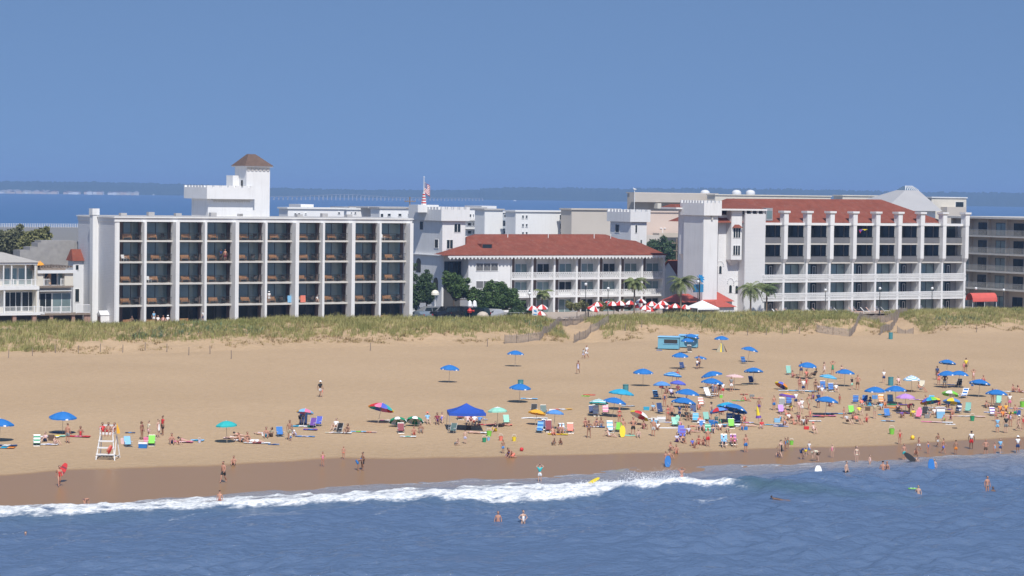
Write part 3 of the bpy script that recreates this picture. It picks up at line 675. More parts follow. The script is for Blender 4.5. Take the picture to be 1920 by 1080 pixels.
def fp(i, j, o=0.0):   # i 0..nx along the fly, j 0..13 down
    s_ = i/nx; return (FU+0.1+1.15*s_, VM+8+0.22*math.sin(s_*7+0.5)*s_+o, z1 - Hf*j/13 - 0.75*s_**1.2 + 0.06*math.sin(s_*9))
for j in range(13):
    for i in range(nx):
        if j < 7 and i < nx*0.4: mi = 2
        else: mi = 0 if j % 2 == 0 else 1
        for o_ in (0.0, 0.015): b.add([fp(i, j, o_), fp(i+1, j, o_), fp(i+1, j+1, o_), fp(i, j+1, o_)], [(0,1,2,3) if o_ else (3,2,1,0)], mi)
for r_ in range(4):
    for c_ in range(4):
        p = fp(0.5+c_*1.05, 0.9+r_*1.6, -0.012); b.box(p[0]-.035, p[0]+.035, p[1]-.004, p[1], p[2]-.035, p[2]+.035, 1)
o = b.build('flag', fm, None, (FU, VM+8, z1)); o.location = (*to_xy(FU, VM+8), z1); o.rotation_euler = (0, 0, TH)
tag(o, 'striped flag with a blue starred corner hanging in the wind above the castle tower', 'flag')

# ===== right hotel with the castle front
VR = 316.0; ZR = 4.6
ur0, ur1 = P(1430, 500, VR)[0], P(1813, 500, VR)[0]
RH = Th('castle_hotel', ur0, VR, ZR, 'large white castle style hotel with red roof, tall buttress pillars and glazed balconies', 'hotel')
zs = [P(1620, y, VR)[1] for y in (456.5, 491.5, 526, 560)]      # balcony floors
zfa, zfb = P(1620, 418.5, VR)[1], P(1620, 423, VR)[1]
b = MB(); b.box(ur0, ur1-0.3, VR+2.2, VR+15, ZR-1.5, zfb+0.3); b.box(ur0, ur1-.3, VR+1.6, VR+2.2, ZR-1.5, zs[1]-.25); RH.part('wall', b, mat('room_wall_painted_shade', (0.30, 0.29, 0.28), 0.8, 0.05))  # balcony shade is put into this grey wall colour
b = MB(); b.box(ur1-0.3, ur1, VR+0.3, VR+15, ZR-1.5, zfb); b.box(ur0-0.25, ur0, VR+0.1, VR+15, ZR-1.5, zfb); RH.part('side_wall', b, STUCCO)
b = MB(); b.box(ur0-0.2, ur1+0.1, VR-0.1, VR+1.5, zfb, zfa); RH.part('fascia', b, WHITE)
b = MB()
for z in zs: b.box(ur0, ur1-0.3, VR+0.1, VR+2.2, z-0.22, z)
RH.part('balcony_slab', b, CONC)
pu = [P(x, 500, VR-0.6)[0] for x in (1472.3, 1515.5, 1558.6, 1601.6, 1644.5, 1686, 1728, 1769.5, 1811.5)]
zc1, zc0 = P(1620, 396.5, VR)[1], P(1620, 402, VR)[1]
zt1, zt2 = P(1620, 485, VR)[1], P(1620, 493, VR)[1]
for u in pu:
    b = MB(); b.box(u-0.42, u+0.32, VR-0.75, VR+0.35, zt1, zfb+0.05)
    b.taper((u-0.28, u+0.10, VR-0.35, VR+0.3), (u-0.42, u+0.32, VR-0.75, VR+0.35), zt2, zt1)
    b.box(u-0.28, u+0.10, VR-0.35, VR+0.3, ZR-1, zt2)
    b.box(u-0.50, u+0.40, VR-0.8, VR+0.4, zfb+0.05, zc0)
    b.taper((u-0.50, u+0.40, VR-0.8, VR+0.4), (u-0.72, u+0.62, VR-1.0, VR+0.6), zc0, zc0+0.18); b.box(u-0.72, u+0.62, VR-1.0, VR+0.6, zc0+0.18, zc1)
    RH.part('pillar', b, STUCCO)
edges = [ur0] + pu
BAYS_R = []
wallm = mat('balcony_divider', (0.62, 0.62, 0.61), 0.8)
for i in range(9):
    a = edges[i] + (0.05 if i == 0 else 0.12); c = edges[i+1] - 0.3
    for k in range(5):
        z = ([ZR] + zs[::-1])[k]; zt = [q-0.22 for q in zs[::-1]][k] if k < 4 else zfb
        BAYS_R.append((i, k, a, c, z))
        if k < 3:
            d = MB(); d.box(c-0.0, c+0.14, VR+0.3, VR+1.6, z+0.002, zt-0.002); RH.part('divider', d, STUCCO)
            alt = (i % 2 == 0)
            window(RH, None, a+1.0, c-0.05 if not alt else a+2.15, z+0.05, zt-0.1, VR+1.6, 2 if not alt else 1, GLASS, IRON)
            if alt:
                d = MB(); d.box(a+2.2, a+3.3, VR+1.53, VR+1.59, z+0.02, zt-0.15); dd = RH.part('door', d, GLASSD)
                f = MB(); x0, x1, q0, q1 = a+2.45, a+3.0, z+0.35, zt-0.45
                for bb in ((x0, x1, q0, q0+.07), (x0, x1, q1-.07, q1), (x0, x0+.07, q0+.07, q1-.07), (x1-.07, x1, q0+.07, q1-.07)): f.box(bb[0], bb[1], VR+1.49, VR+1.525, bb[2], bb[3])
                RH.part('door_trim', f, WHITE, dd)
        else:
            window(RH, None, a-0.1, c+0.1, z+0.05, zt-0.05, VR+2.2, 3, GLASSD, IRON)
            rp = MB(); rp.box(a-0.2, c+0.1, VR+0.12, VR+0.15, z+0.05, z+1.0); r_ = RH.part('rail_panel', rp, RAILG)
            rp = MB(); rp.box(a-0.2, c+0.1, VR+0.09, VR+0.18, z+1.002, z+1.06); RH.part('handrail', rp, IRON, r_)
for z in (zs[2], zs[3]):
    rb = MB(); y = VR-0.30; h = P(1620, 513.5, VR)[1]-zs[2]
    a, c = ur0-0.1, pu[-1]+0.2
    rb.box(a, c, y-.06, y+.06, z+h-.16, z+h); rb.box(a, c, y-.06, y+.06, z-0.2, z+.0)
    rb.box(a, c, y-.05, y+.05, z+h*.36, z+h*.44); rb.box(a, c, y-.05, y+.05, z+h*.64, z+h*.70)
    n = 190
    for q in range(n+1):
        x = a+(c-a)*q/n; o_ = (c-a)/n*0.5
        rb.box(x-.058, x+.058, y-.045, y+.045, z, z+h*.36); rb.box(x-.058+o_, x+.058+o_, y-.045, y+.045, z+h*.44, z+h*.64) if q < n else None; rb.box(x-.058, x+.058, y-.045, y+.045, z+h*.70, z+h-.16)
    for e_ in (a, c-.12): rb.box(e_, e_+.12, y+.06, VR+.2, z-.1, z+h)
    RH.part('screen_block_parapet', rb, STUCCO)
# roof
b = MB(); vr = VR+7.0
F0 = R(1340, 417.5, VR+0.2); F1 = (P(1768, 418, VR+0.2)[0]+1.2, VR+0.2, P(1768, 418, VR+.2)[1])
A = R(1372, 372.5, vr); B = R(1652, 374, vr)
E = (F1[0]-0.5, VR+15, F1[2]); Hh = (F0[0]+1, VR+15, F0[2])
b.add([F0, F1, B, A, E, Hh, (B[0], vr+1.5, B[2]), (A[0], vr+1.5, A[2])], [(0,1,2,3), (1,4,6,2), (0,3,7,5), (3,2,6,7), (5,7,6,4), (0,5,4,1)])
RH.part('roof', b, REDROOF)
b = MB(); p = R(1441, 410, VR+0.9); b.box(p[0]-0.75, p[0]+0.6, VR+0.6, VR+3, p[2]-0.3, P(1441, 390, VR+.6)[1]); dm = RH.part('dormer', b, mat('dormer_grey', (0.3, 0.31, 0.33), 0.6))
g_ = MB(); g_.box(p[0]-0.6, p[0]+0.45, VR+0.56, VR+0.595, p[2], p[2]+1.3); RH.part('pane', g_, GLASS, dm)
# castle front: stone wall, siding wall, round bay, corner tower
uw0, uw1 = P(1346, 500, VR+1.6)[0], P(1398, 500, VR+1.6)[0]
STONE = mat('white_rough_stone', (0.70, 0.70, 0.70), 0.85, 0.10, 5, 0.9, 7)
b = MB(); b.box(uw0, uw1, VR+1.6, VR+9, ZR-1.5, P(1370, 403, VR)[1]); RH.part('stone_wall', b, STONE)
us0, us1 = P(1396, 500, VR-0.2)[0], ur0+0.0
zsd = P(1410, 401, VR)[1]
b = MB(); b.box(us0, us1+0.3, VR-0.2, VR+8, ZR-1.5, zsd); RH.part('siding_wall', b, SIDING)
b = MB(); n = 4
for k in range(n): x = us0+0.1+(us1-us0)*k/(n-1)*0.95; b.box(x-.1, x+.15, VR-0.2, VR+0.1, zsd, P(1410, 395, VR)[1])
b.box(us0, us1+.3, VR+0.5, VR+3, zsd, P(1410, 395, VR)[1], 1)  # dark block holds the shade inside the opening as colour
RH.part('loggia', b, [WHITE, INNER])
zv = P(1410, 395, VR)[1]
b = MB(); b.box(P(1347, 392, VR-0.45)[0], us1+0.35, VR-0.5, VR+4, zv, zv+0.28); RH.part('eave', b, WHITE)
# lean-to part of the red roof above the eave
b = MB(); A2 = R(1348, 391, VR-0.45); B2 = R(1434, 391, VR-0.45)
b.add([(A2[0], VR-0.45, zv+.28), (B2[0], VR-0.45, zv+.28), (B2[0]-0.8, vr, P(1420, 372.5, vr)[1]), (A[0]-0.2, vr, A[2]-0.02), (A2[0], VR+4, zv+.28), (B2[0]+.5, VR+1, zv+.28)], [(0,1,2,3), (0,3,4), (1,5,2)])
RH.part('porch_roof', b, REDROOF)
# bay window with tapered foot
def oriel(pxa, pxb, pyt, pyr, vf, w1, w2, pyb, pyf, nm, dp=1.4):
    a, c = P(pxa, 450, vf)[0], P(pxb, 450, vf)[0]
    z = lambda y: P((pxa+pxb)/2, y, vf)[1]
    b = MB(); b.box(a, c, vf, vf+dp, z(pyb), z(pyt)); b.taper(((a+c)/2-0.2, (a+c)/2+0.2, vf+dp-.4, vf+dp-.01), (a, c, vf, vf+dp), z(pyf), z(pyb))
    B_ = RH.part('oriel', b, STUCCO)
    b = MB(); b.taper((a+.15, c-.15, vf-0.55, vf), ((a+c)/2-.4, (a+c)/2+.4, vf-0.05, vf), z(pyr+6), z(pyr)); RH.part('oriel_roof', b, REDROOF, B_)
    for y0, y1 in (w1, w2): 
        x0, x1 = a+0.35, c-0.35
        fr = MB(); fr.box(x0-.08, x1+.08, vf-.06, vf, z(y1)-.08, z(y0)+.08); f_ = RH.part('window', fr, WHITE, B_)
        for k in range(3):
            q = x0+(x1-x0)*k/3; g_ = MB(); g_.box(q+.06, q+(x1-x0)/3-.06, vf-.085, vf-.062, z(y1), z(y0)); 
            g_.build('pane', GLASSD, f_, (ur0, VR, ZR))
oriel(1371, 1391, 395, 421, VR+0.2, (428, 445.5), (460.5, 478), 487, 498, 3)
oriel(1283, 1299, 396, 418, VR+4.0, (425, 441), (455, 472), 476, 488, 3)
b = MB(); b.box(P(1282, 480, VR+5.3)[0], P(1300, 480, VR+4)[0]+2, VR+5.3, VR+7, ZR-1.5, P(1285, 394, VR+6.5)[1]); RH.part('rear_wing', b, STUCCO)
b = MB(); e0 = P(1272, 391, VR+3)[0]; e1 = P(1300, 391, VR+3)[0]+1; ez = P(1285, 392, VR+4)[1]
b.box(e0, e1, VR+3.6, VR+8, ez, ez+.25); RH.part('rear_eave', b, WHITE)
b = MB(); b.taper((e0, e1, VR+3.6, VR+8), (e0+1.2, e1, VR+6, VR+7), ez+.25, P(1285, 383, VR+6)[1]); RH.part('rear_roof', b, REDROOF)
# arched openings and a niche in the stone wall
for px, y0, y1, w_ in ((1350.5, 492, 513, 0.85), (1369.5, 524, 549, 0.95), (1381, 528, 550, 0.85)):
    u, z1 = P(px, y0, VR+1.6); z0_ = P(px, y1, VR+1.6)[1]; hw = w_/2
    b = MB(); pts = [(u-hw, z0_), (u+hw, z0_)] + [(u+hw*math.cos(t), z1-hw+hw*math.sin(t)) for t in np.linspace(0, math.pi, 8)]
    b.prism(pts, VR+1.55, VR+1.62); a_ = RH.part('arched_window', b, WHITE)
    hw *= 0.55; pts = [(u-hw, z0_), (u+hw, z0_)] + [(u+hw*math.cos(t), z0_+1.0+hw*math.sin(t)) for t in np.linspace(0, math.pi, 8)]
    b = MB(); b.prism(pts, VR+1.52, VR+1.545); RH.part('pane', b, GLASSD, a_)
    b = MB()
    for t in np.linspace(-0.2, math.pi+0.2, 9): b.ball((u+0.62*math.cos(t), VR+1.55, z1-0.4+0.62*math.sin(t)), 0.10, 0, 6)
    RH.part('stone_ring', b, STONE, a_)
# corner tower
uc = P(1320, 376, VR-2)[0]
b = MB(); ur_ = P(1345.5, 460, VR-2)[0]; zo = P(1330, 404, VR-2)[1]; zt = P(1330, 381, VR-2)[1]
b.box(uc, ur_, VR-2, VR+3.5, ZR-1.5, zo); tw = RH.part('corner_tower', b, STUCCO)
b = MB(); b.box(uc-0.3, ur_+0.35, VR-2.5, VR+4.2, zo, zt); crenel(b, uc-0.3, ur_+.35, VR-2.5, VR+4.2, zt, 0.42, 0.5, 0.32, 0.28); RH.part('parapet', b, STUCCO, tw)
b = MB(); b.box(P(1333, 408, VR-2)[0], P(1335.5, 408, VR-2)[0], VR-2.25, VR-2.003, P(1333, 412, VR-2)[1], zo-.02); RH.part('spout', b, CONC, tw)

# ===== grey condominium at the right edge: its long balconied side faces left
UC = 290.5
def cz(y, v=320): return CAMZ + (lambda d: d.z * UC / to_uv(d.x, d.y)[0])(ray(1870, y))
zt = cz(408)
CH = Th('condominium', UC, 311, ZR, 'grey brown condominium block with rows of balconies at the right edge', 'building')
b = MB(); b.box(UC+1.6, UC+22, 309, 334, ZR-1.5, zt-0.1); CH.part('wall', b, TANG)
b = MB(); b.box(UC-0.2, UC+22, 308.5, 334.4, zt-0.25, zt+0.1); CH.part('roof', b, CONC)
fl = [cz(y) for y in (442.5, 476, 509, 542)]
b = MB()
for z in fl: b.box(UC, UC+1.6, 309, 334, z-0.25, z)
CH.part('balcony_slab', b, CONC)
for k, z in enumerate(fl + [ZR-0.2]):
    zz = (z+2.5)
    for q in range(5):
        v_ = 310.2+q*4.6; windowL(CH, v_, v_+2.6, z+0.05, z+2.3, UC+1.6, GLASSD if q % 2 else GLASS, IRON, 2)
        if k < 4:
            rb = MB()
            rb.box(UC+.05, UC+.09, v_-1.2, v_+3.4, z+1.0, z+1.05); rb.box(UC+.05, UC+.09, v_-1.2, v_+3.4, z+.08, z+.12)
            for w_ in range(25): y = v_-1.2+4.6*w_/24; rb.box(UC+.055, UC+.085, y-.012, y+.012, z+.12, z+1.0)
            CH.part('railing', rb, mat('pale_rail', (0.42, 0.42, 0.41), 0.5))
for q in range(6):
    b = MB(); v_ = 309.05+q*4.75; b.box(UC+0.9, UC+1.6, v_, v_+0.25, ZR-1, zt-0.26); CH.part('fin', b, TANG)

# ===== buildings behind
def block(name, x0, x1, yt, v, depth, label, m, zbase=3.0, wins=(), side=True, roofm=None, wm=None, cat='building', extra=None):
    depth = min(depth, 4.5); a, z1 = P(x0, yt, v); c = P(x1, yt, v)[0]
    T = Th(name, a, v, zbase, label, cat)
    b = MB(); b.box(a, c, v, v+depth, zbase-2, z1); T.part('wall', b, m)
    b = MB(); b.box(a-.3, c+.3, v-.3, v+depth+.3, z1, z1+.35); T.part('roof', b, roofm or WHITE)
    for (p0, p1, q0, q1, nm) in wins:
        window(T, None, P(p0, q0, v)[0], P(p1, q0, v)[0], P((p0+p1)/2, q1, v)[1], P((p0+p1)/2, q0, v)[1], v, nm, GLASSD, wm or PALEW, fw=0.12, depth=0.12)
    if extra:
        for (nm_, p0, p1, q0, q1, dv, dep, mm) in extra:
            u0, zt_ = P(p0, q0, v+dv); u1 = P(p1, q0, v+dv)[0]; zb_ = P((p0+p1)/2, q1, v+dv)[1]
            b = MB(); b.box(u0, u1, v+dv, v+dv+dep, zb_, zt_); T.part(nm_, b, mm)
    return T
PW = mat('bright_white_wall', (0.76, 0.76, 0.76), 0.7, 0.05, 0.3)  # even bright white shared by the background blocks
block('apartment_building', 540, 645, 391.5, 470, 16, 'low white building with a square white penthouse beyond the long balconied hotel', PW,
      wins=[(551, 556, 399, 404, 1), (558, 563, 399, 404, 1), (571, 575, 399, 403, 1), (575+58, 638, 397, 402, 1)], extra=[('penthouse', 564, 588, 383, 391, 5, 6, PW)])
block('apartment_building', 650, 712, 393, 500, 14, 'low white building with grey gabled porch roofs left of the utility pole', PW, wins=[(657, 660, 397, 402, 1), (664, 668, 397, 402, 1)],
      extra=[('porch_roof', 655, 700, 388, 391.5, 2, 10, GREYROOF)])
block('apartment_building', 712, 783, 391, 490, 40, 'wide white apartment block with a broad grey roof behind the utility pole', PW, roofm=GREYROOF,
      wins=[(713, 719, 400, 408, 1), (726, 733, 400, 406, 1), (746, 753, 400, 406, 1), (764, 769, 400, 406, 1)], extra=[('roof_deck', 690, 790, 387.5, 391, 6, 10, GREYROOF)])
T = block('apartment_building', 768, 800, 413, 420, 10, 'white block with stacked balconies in the gap right of the long hotel', PW, wins=[(771, 781, y, y+9, 2) for y in (416, 446, 475, 505)],
      extra=[('balcony', 769, 783, y, y+8, -1.2, 1.2, WHITE) for y in (431, 461, 491)])
block('apartment_building', 866, 910, 391, 480, 34, 'white apartment block with shaded balcony openings just right of the flagpole tower', PW, roofm=GREYROOF,
      wins=[(x, x+8, y, y+7, 1) for y in (401, 417, 432) for x in (876, 893)] + [(x, x+3, y, y+7, 1) for y in (401, 417, 432) for x in (886,)],
      extra=[('balcony', 873, 903, y, y+3.5, -1.2, 1.1, WHITE) for y in (410, 426)] + [('penthouse', 903, 931, 386, 391, 8, 8, PW)])
block('apartment_building', 909, 943, 394, 470, 12, 'plain white windowless end wall of an apartment block above the red roof', WHITE, roofm=GREYROOF)
block('apartment_building', 943, 967, 399, 474, 10, 'narrow glazed stair block with pale blue railings between two white blocks', mat('blue_grey_glass_wall', (0.16, 0.20, 0.25), 0.4),
      wins=[(944, 953, y, y+8, 1) for y in (401, 416, 431)], extra=[('balcony', 942, 967, y, y+4.5, -1.5, 1.5, mat('pale_blue_rail', (0.45, 0.5, 0.55), 0.5)) for y in (409, 424, 439)])
T = block('apartment_building', 967, 1070, 397, 462, 18, 'bright white apartment block with a stepped gable top and few small windows', WHITE,
      wins=[(978, 982.5, y, y+7, 1) for y in (403, 419, 434)] + [(985, 989.5, y, y+7, 1) for y in (403, 419, 434)] + [(1048.5, 1054.5, y, y+11, 1) for y in (402, 419, 435)])
block('warehouse', 1072, 1162, 393.5, 455, 20, 'plain beige windowless block behind the middle of the red roof', BEIGE, roofm=BEIGE)
block('convention_hall', 1191, 1345, 362.5, 640, 60, 'large tan grey hall with a heavy overhanging roof band', TANG, roofm=BEIGE,
      extra=[('roof_band', 1190, 1345, 362, 379.5, -3, 3, BEIGE), ('stair_box', 1233, 1240, 381, 391, -4, 2, CREAM)])
block('convention_hall', 1341, 1558, 366, 630, 60, 'long pale beige flat hall with ventilator domes behind the castle hotel', CREAM, roofm=CREAM,
      extra=[])
for k, px in enumerate((1322, 1381, 1407)):
    u, z = P(px, 362, 660); b = MB(); b.lathe([(1.6, -0.6), (1.6, 0.2), (1.3, 0.7), (0.7, 1.0), (0.01, 1.1)], (u, 660, z), 12)
    T = Th('roof_ventilator', u, 660, z, ORD[k]+' from the left of the three pale ventilator domes on the hall roof', 'ventilator', 'ventilator domes on the hall roof'); T.part('dome', b, PALEW, smooth=True)
block('warehouse', 1213, 1290, 398, 520, 30, 'peach coloured hall wall seen between the small castle tower and the castle hotel', PEACH, roofm=PEACH,
      extra=[('ramp_wall', 1212, 1240, 441, 456, -6, 5, BEIGE), ('loading_dock', 1236, 1290, 437, 456, -4, 3, TANG), ('dock_opening_shade', 1238, 1272, 445, 455, -4.1, .2, INNER)])  # the dock opening is a dark sheet painted as shade
block('warehouse', 1580, 1644, 367.5, 600, 20, 'low cream roof box showing above the middle of the castle roof', CREAM, roofm=CREAM)
T = block('office_building', 1747, 1812, 371, 560, 20, 'cream stair block with a recessed square opening behind the pillars', CREAM, roofm=PALEW, wins=[(1791, 1807, 378, 389, 1)],
      extra=[('side_block', 1776, 1812, 388, 420, -3, 3, BEIGE)])
# glass topped pyramid
u, z = P(1704, 392, 540); zt_ = P(1704, 357, 560)[1]; ul, ur_ = P(1664, 386, 540)[0], P(1754, 392, 540)[0]
T = Th('pyramid_pavilion', u, 540, 3, 'grey pyramid roofed pavilion topped with a small glass lantern', 'pavilion')
b = MB(); b.box(ul, ur_, 540, 560, 1, z); T.part('wall', b, PW)
uc0, uc1 = P(1689, 357, 550)[0], P(1714, 357, 550)[0]
b = MB(); b.taper((ul-3, ur_+1, 538, 562), (uc0, uc1, 548, 552), z-0.5, zt_); T.part('roof', b, mat('pale_metal_roof', (0.42, 0.41, 0.40), 0.5, 0.04, .3))
b = MB(); b.taper((uc0, uc1, 548, 552), (uc0+1.2, uc1-1.4, 549.5, 550.5), zt_+.02, P(1700, 349, 550)[1]); L_ = T.part('lantern', b, mat('lantern_glass', (0.12, 0.18, 0.25), 0.2))
b = MB()
for k in range(7):
    x = uc0+(uc1-uc0)*k/6; x2 = uc0+1.2+(uc1-uc0-2.6)*k/6; b.tube((x, 547.9, zt_), (x2, 549.4, P(1700, 349, 550)[1]+.1), 0.12, n=4)
T.part('glazing_bar', b, WHITE, L_)

# ===== beach houses at the left edge
VH = 316.0; ZH = 4.6
def hp(x, y): return P(x, y, VH)
a, c = hp(-45, 500)[0], hp(68, 500)[0]; z_ev = hp(30, 496)[1]
T = Th('beach_house', a, VH, ZH, 'cream two storey beach house with white porches, nearest the left edge', 'house')
b = MB(); b.box(a, c, VH+1.6, VH+11, ZH-1, z_ev); b.box(hp(68,500)[0], hp(70, 500)[0], VH, VH+1.6, ZH, z_ev); T.part('wall', b, CREAM)
b = MB(); rt = hp(15, 473)[1]; b.taper((a-.4, c+.6, VH-.3, VH+11.5), (a+1, hp(28, 473)[0], VH+5, VH+6.5), z_ev+.3, P(15, 473, VH+5)[1]); T.part('roof', b, mat('pale_grey_shingle', (0.40,0.38,0.35), 0.9, 0.1, 2))
b = MB(); b.box(a, c+.2, VH-.1, VH+1.6, z_ev-.02, z_ev+.3); T.part('eave', b, WHITE)
zf2 = hp(30, 537)[1]; zf1 = hp(30, 587)[1]; zm = hp(30, 542)[1]
b = MB(); b.box(a, c+.4, VH-.2, VH+1.6, zm-.1, zf2); b.box(a, c+.8, VH-1.2, VH+1.6, zf1-.25, zf1); T.part('porch_deck', b, WHITE)
for (x0, x1, y0, y1, nm) in ((4, 19, 502, 536, 1), (21, 32, 502, 536, 1), (34, 47, 502, 536, 1), (49, 61, 502, 536, 1), (8, 40, 547, 586, 3), (41, 66, 547, 586, 2)):
    window(T, None, P(x0, 520, VH+1.6)[0], P(x1, 520, VH+1.6)[0], P(30, y1-2, VH+1.6)[1], P(30, y0, VH+1.6)[1], VH+1.6, nm, GLASS if y0 < 540 else GLASSD, WHITE)
def rail(T, x0, x1, z, v, h=0.95, m=WHITE, step=0.16):
    rb = MB(); rb.box(x0, x1, v-.03, v+.03, z+h-.07, z+h); rb.box(x0, x1, v-.03, v+.03, z+.06, z+.12)
    n = int((x1-x0)/step)
    for q in range(n+1): x = x0+(x1-x0)*q/n; rb.box(x-.02, x+.02, v-.02, v+.02, z+.12, z+h-.07)
    for q in range(int((x1-x0)/2.6)+1): x = x0+min(q*2.6, x1-x0-.1); rb.box(x, x+.1, v-.05, v+.05, z, z+h+.08)
    T.part('railing', rb, m)
rail(T, a, c+.1, zf2, VH); rail(T, a, c+.6, zf1, VH-1.1)
for x in (7, 22, 48, 66):
    b = MB(); u = hp(x, 520)[0]; b.box(u-.07, u+.07, VH, VH+.14, zf2, z_ev); T.part('post', b, WHITE)
for x in (8, 71):
    b = MB(); u = hp(x, 560)[0]; b.box(u-.1, u+.1, VH-.1, VH+.1, zf1, zm-.1); T.part('post', b, WHITE)
for x in (23, 60):
    b = MB(); u = hp(x, 595)[0]; b.box(u-.25, u+.25, VH-1, VH-.5, ZH-1.5, zf1-.25); T.part('pile', b, mat('brick_pile', (0.35, 0.22, 0.17), 0.9, .15, 4))
b = MB(); b.box(a, c, VH+1.3, VH+1.58, ZH-1.5, zf1-.25); T.part('under_deck_shade', b, INNER)  # dark panel painted as the shade beneath the deck
a2, c2 = hp(73, 500)[0], hp(139, 500)[0]; z2 = hp(100, 507)[1]
T = Th('beach_house', a2, VH, ZH, 'cream beach house under repair with an orange tarp on its open roof', 'house')
b = MB(); b.box(a2, c2, VH+1.2, VH+10, ZH-1, z2-.4); b.box(hp(71,540)[0], hp(82,540)[0], VH+.2, VH+1.2, hp(80,537)[1], z2-.4); b.box(hp(122,540)[0], hp(138,540)[0], VH+.2, VH+1.2, hp(80,537)[1], z2-.4); T.part('wall', b, CREAM)
b = MB(); b.box(a2-.2, c2+.4, VH-.1, VH+10, z2-.4, z2); T.part('roof', b, PALEW)
b = MB(); rr = random.Random(3)
for k in range(14):
    x = hp(66, 490)[0]+k*0.42; b.box(x, x+.16, VH+.5, VH+7, z2+.35+.03*(k%3), z2+.55+.03*(k%3))
b.box(hp(60,490)[0], hp(126,490)[0], VH+.6, VH+.8, z2+.02, z2+.34); b.box(hp(60,490)[0], hp(126,490)[0], VH+6, VH+6.2, z2+.02, z2+.34)
T.part('roof_joist', b, WOOD)
b = MB(); nx, ny = 16, 6; uu0, uu1 = hp(57, 480)[0], hp(90, 480)[0]; V_ = []; 
for i in range(nx+1):
    for j in range(ny+1): V_.append((uu0+(uu1-uu0)*i/nx, VH+1.4+3.4*j/ny, z2+.62+.55*math.sin(math.pi*j/ny)*(.6+.4*rr.random())+.12*rr.random()))
b.add(V_, [(i*(ny+1)+j, (i+1)*(ny+1)+j, (i+1)*(ny+1)+j+1, i*(ny+1)+j+1) for i in range(nx) for j in range(ny)])
tarp = T.part('tarp', b, mat('orange_tarp', (0.75, 0.33, 0.03), 0.6, .1, 2))
zf2 = hp(100, 536)[1]; zf1 = hp(100, 587)[1]
b = MB(); b.box(a2, c2, VH+.2, VH+1.2, zf2-.25, zf2-.003); b.box(hp(70,590)[0], hp(164, 590)[0], VH-1.2, VH+1.2, zf1-.25, zf1); T.part('porch_deck', b, WOOD)
b = MB(); b.box(a2+.2, c2-.2, VH+.3, VH+1.18, hp(100, 545)[1]-.1, hp(100, 545)[1]); T.part('awning', b, WHITE)
for (x0, x1, y0, y1, nm) in ((83, 107, 509, 536, 2), (108, 122, 509, 536, 1), (74, 97, 549, 586, 2), (98, 133, 549, 586, 2)):
    window(T, None, P(x0, 520, VH+1.2)[0], P(x1, 520, VH+1.2)[0], P(100, y1-1, VH+1.2)[1], P(100, y0, VH+1.2)[1], VH+1.2, nm, GLASSD if x0 < 98 else GLASS, WHITE)
b = MB(); p0 = hp(87, 530); p1 = hp(98, 511); b.tube((p0[0], VH+1.0, p0[1]), (p1[0], VH+1.0, p1[1]), .1, n=4); p0 = hp(97, 534); b.box(p0[0]-.15, p0[0]+.2, VH+.85, VH+.95, p0[1], p0[1]+1.9)
T.part('loose_board', b, TEAK)
rail(T, hp(83,530)[0], hp(95,530)[0], zf2, VH+.3); rail(T, hp(115,530)[0], hp(121,530)[0], zf2, VH+.3)
rail(T, hp(73,590)[0], hp(128,590)[0], zf1, VH-1.1); rail(T, hp(137,590)[0], hp(163,590)[0], zf1, VH-1.1, 1.2)
for x in (92, 133, 156, 162):
    b = MB(); u = hp(x, 598)[0]; b.box(u-.22, u+.22, VH-1, VH-.6, ZH-1.5, zf1-.25); T.part('pile', b, mat('brick_pile', (0.35, 0.22, 0.17)))
b = MB(); b.box(a2, hp(160,590)[0], VH+.9, VH+1.18, ZH-1.5, zf1-.25); T.part('under_deck_shade', b, INNER)  # shade under this deck, put in as a dark panel
# grey stepped block wall and a slim house behind
u0, u1 = P(55, 500, 330)[0], P(141, 500, 330)[0]
T = Th('block_building', u0, 330, ZH, 'bare grey block building with a stepped top behind the beach houses', 'building')
b = MB()
for x0, x1, yt in ((38, 72, 469), (57, 72, 463), (72, 92, 455), (78, 131, 451), (131, 139, 453)):
    b.box(P(x0, 470, 330)[0], P(x1, 470, 330)[0]+.01*x0, 330+.004*x0, 333, ZH, P(90, yt, 330)[1])
T.part('wall', b, BLOCK)
u0, u1 = P(137, 500, 326)[0], P(152, 500, 326)[0]
T = Th('house', u0, 326, ZH, 'slim pale house with a dark red roof squeezed beside the left wall of the hotel', 'house')
b = MB(); b.box(u0, u1+2, 326, 328, ZH-1, P(144, 489, 326)[1]); T.part('wall', b, PALEW)
b = MB(); b.taper((u0-.2, u1+2, 325.6, 328.4), (u0+.2, u1+2, 327.2, 327.6), P(144, 489, 326)[1], P(144, 467, 328)[1]); T.part('roof', b, REDROOF)
for (x0, x1, y0, y1) in ((140, 149, 541, 567), (141, 148, 496, 507)):
    window(T, None, P(x0, y0, 326)[0], P(x1, y0, 326)[0], P(145, y1, 326)[1], P(145, y0, 326)[1], 326, 1, GLASSD, WHITE)
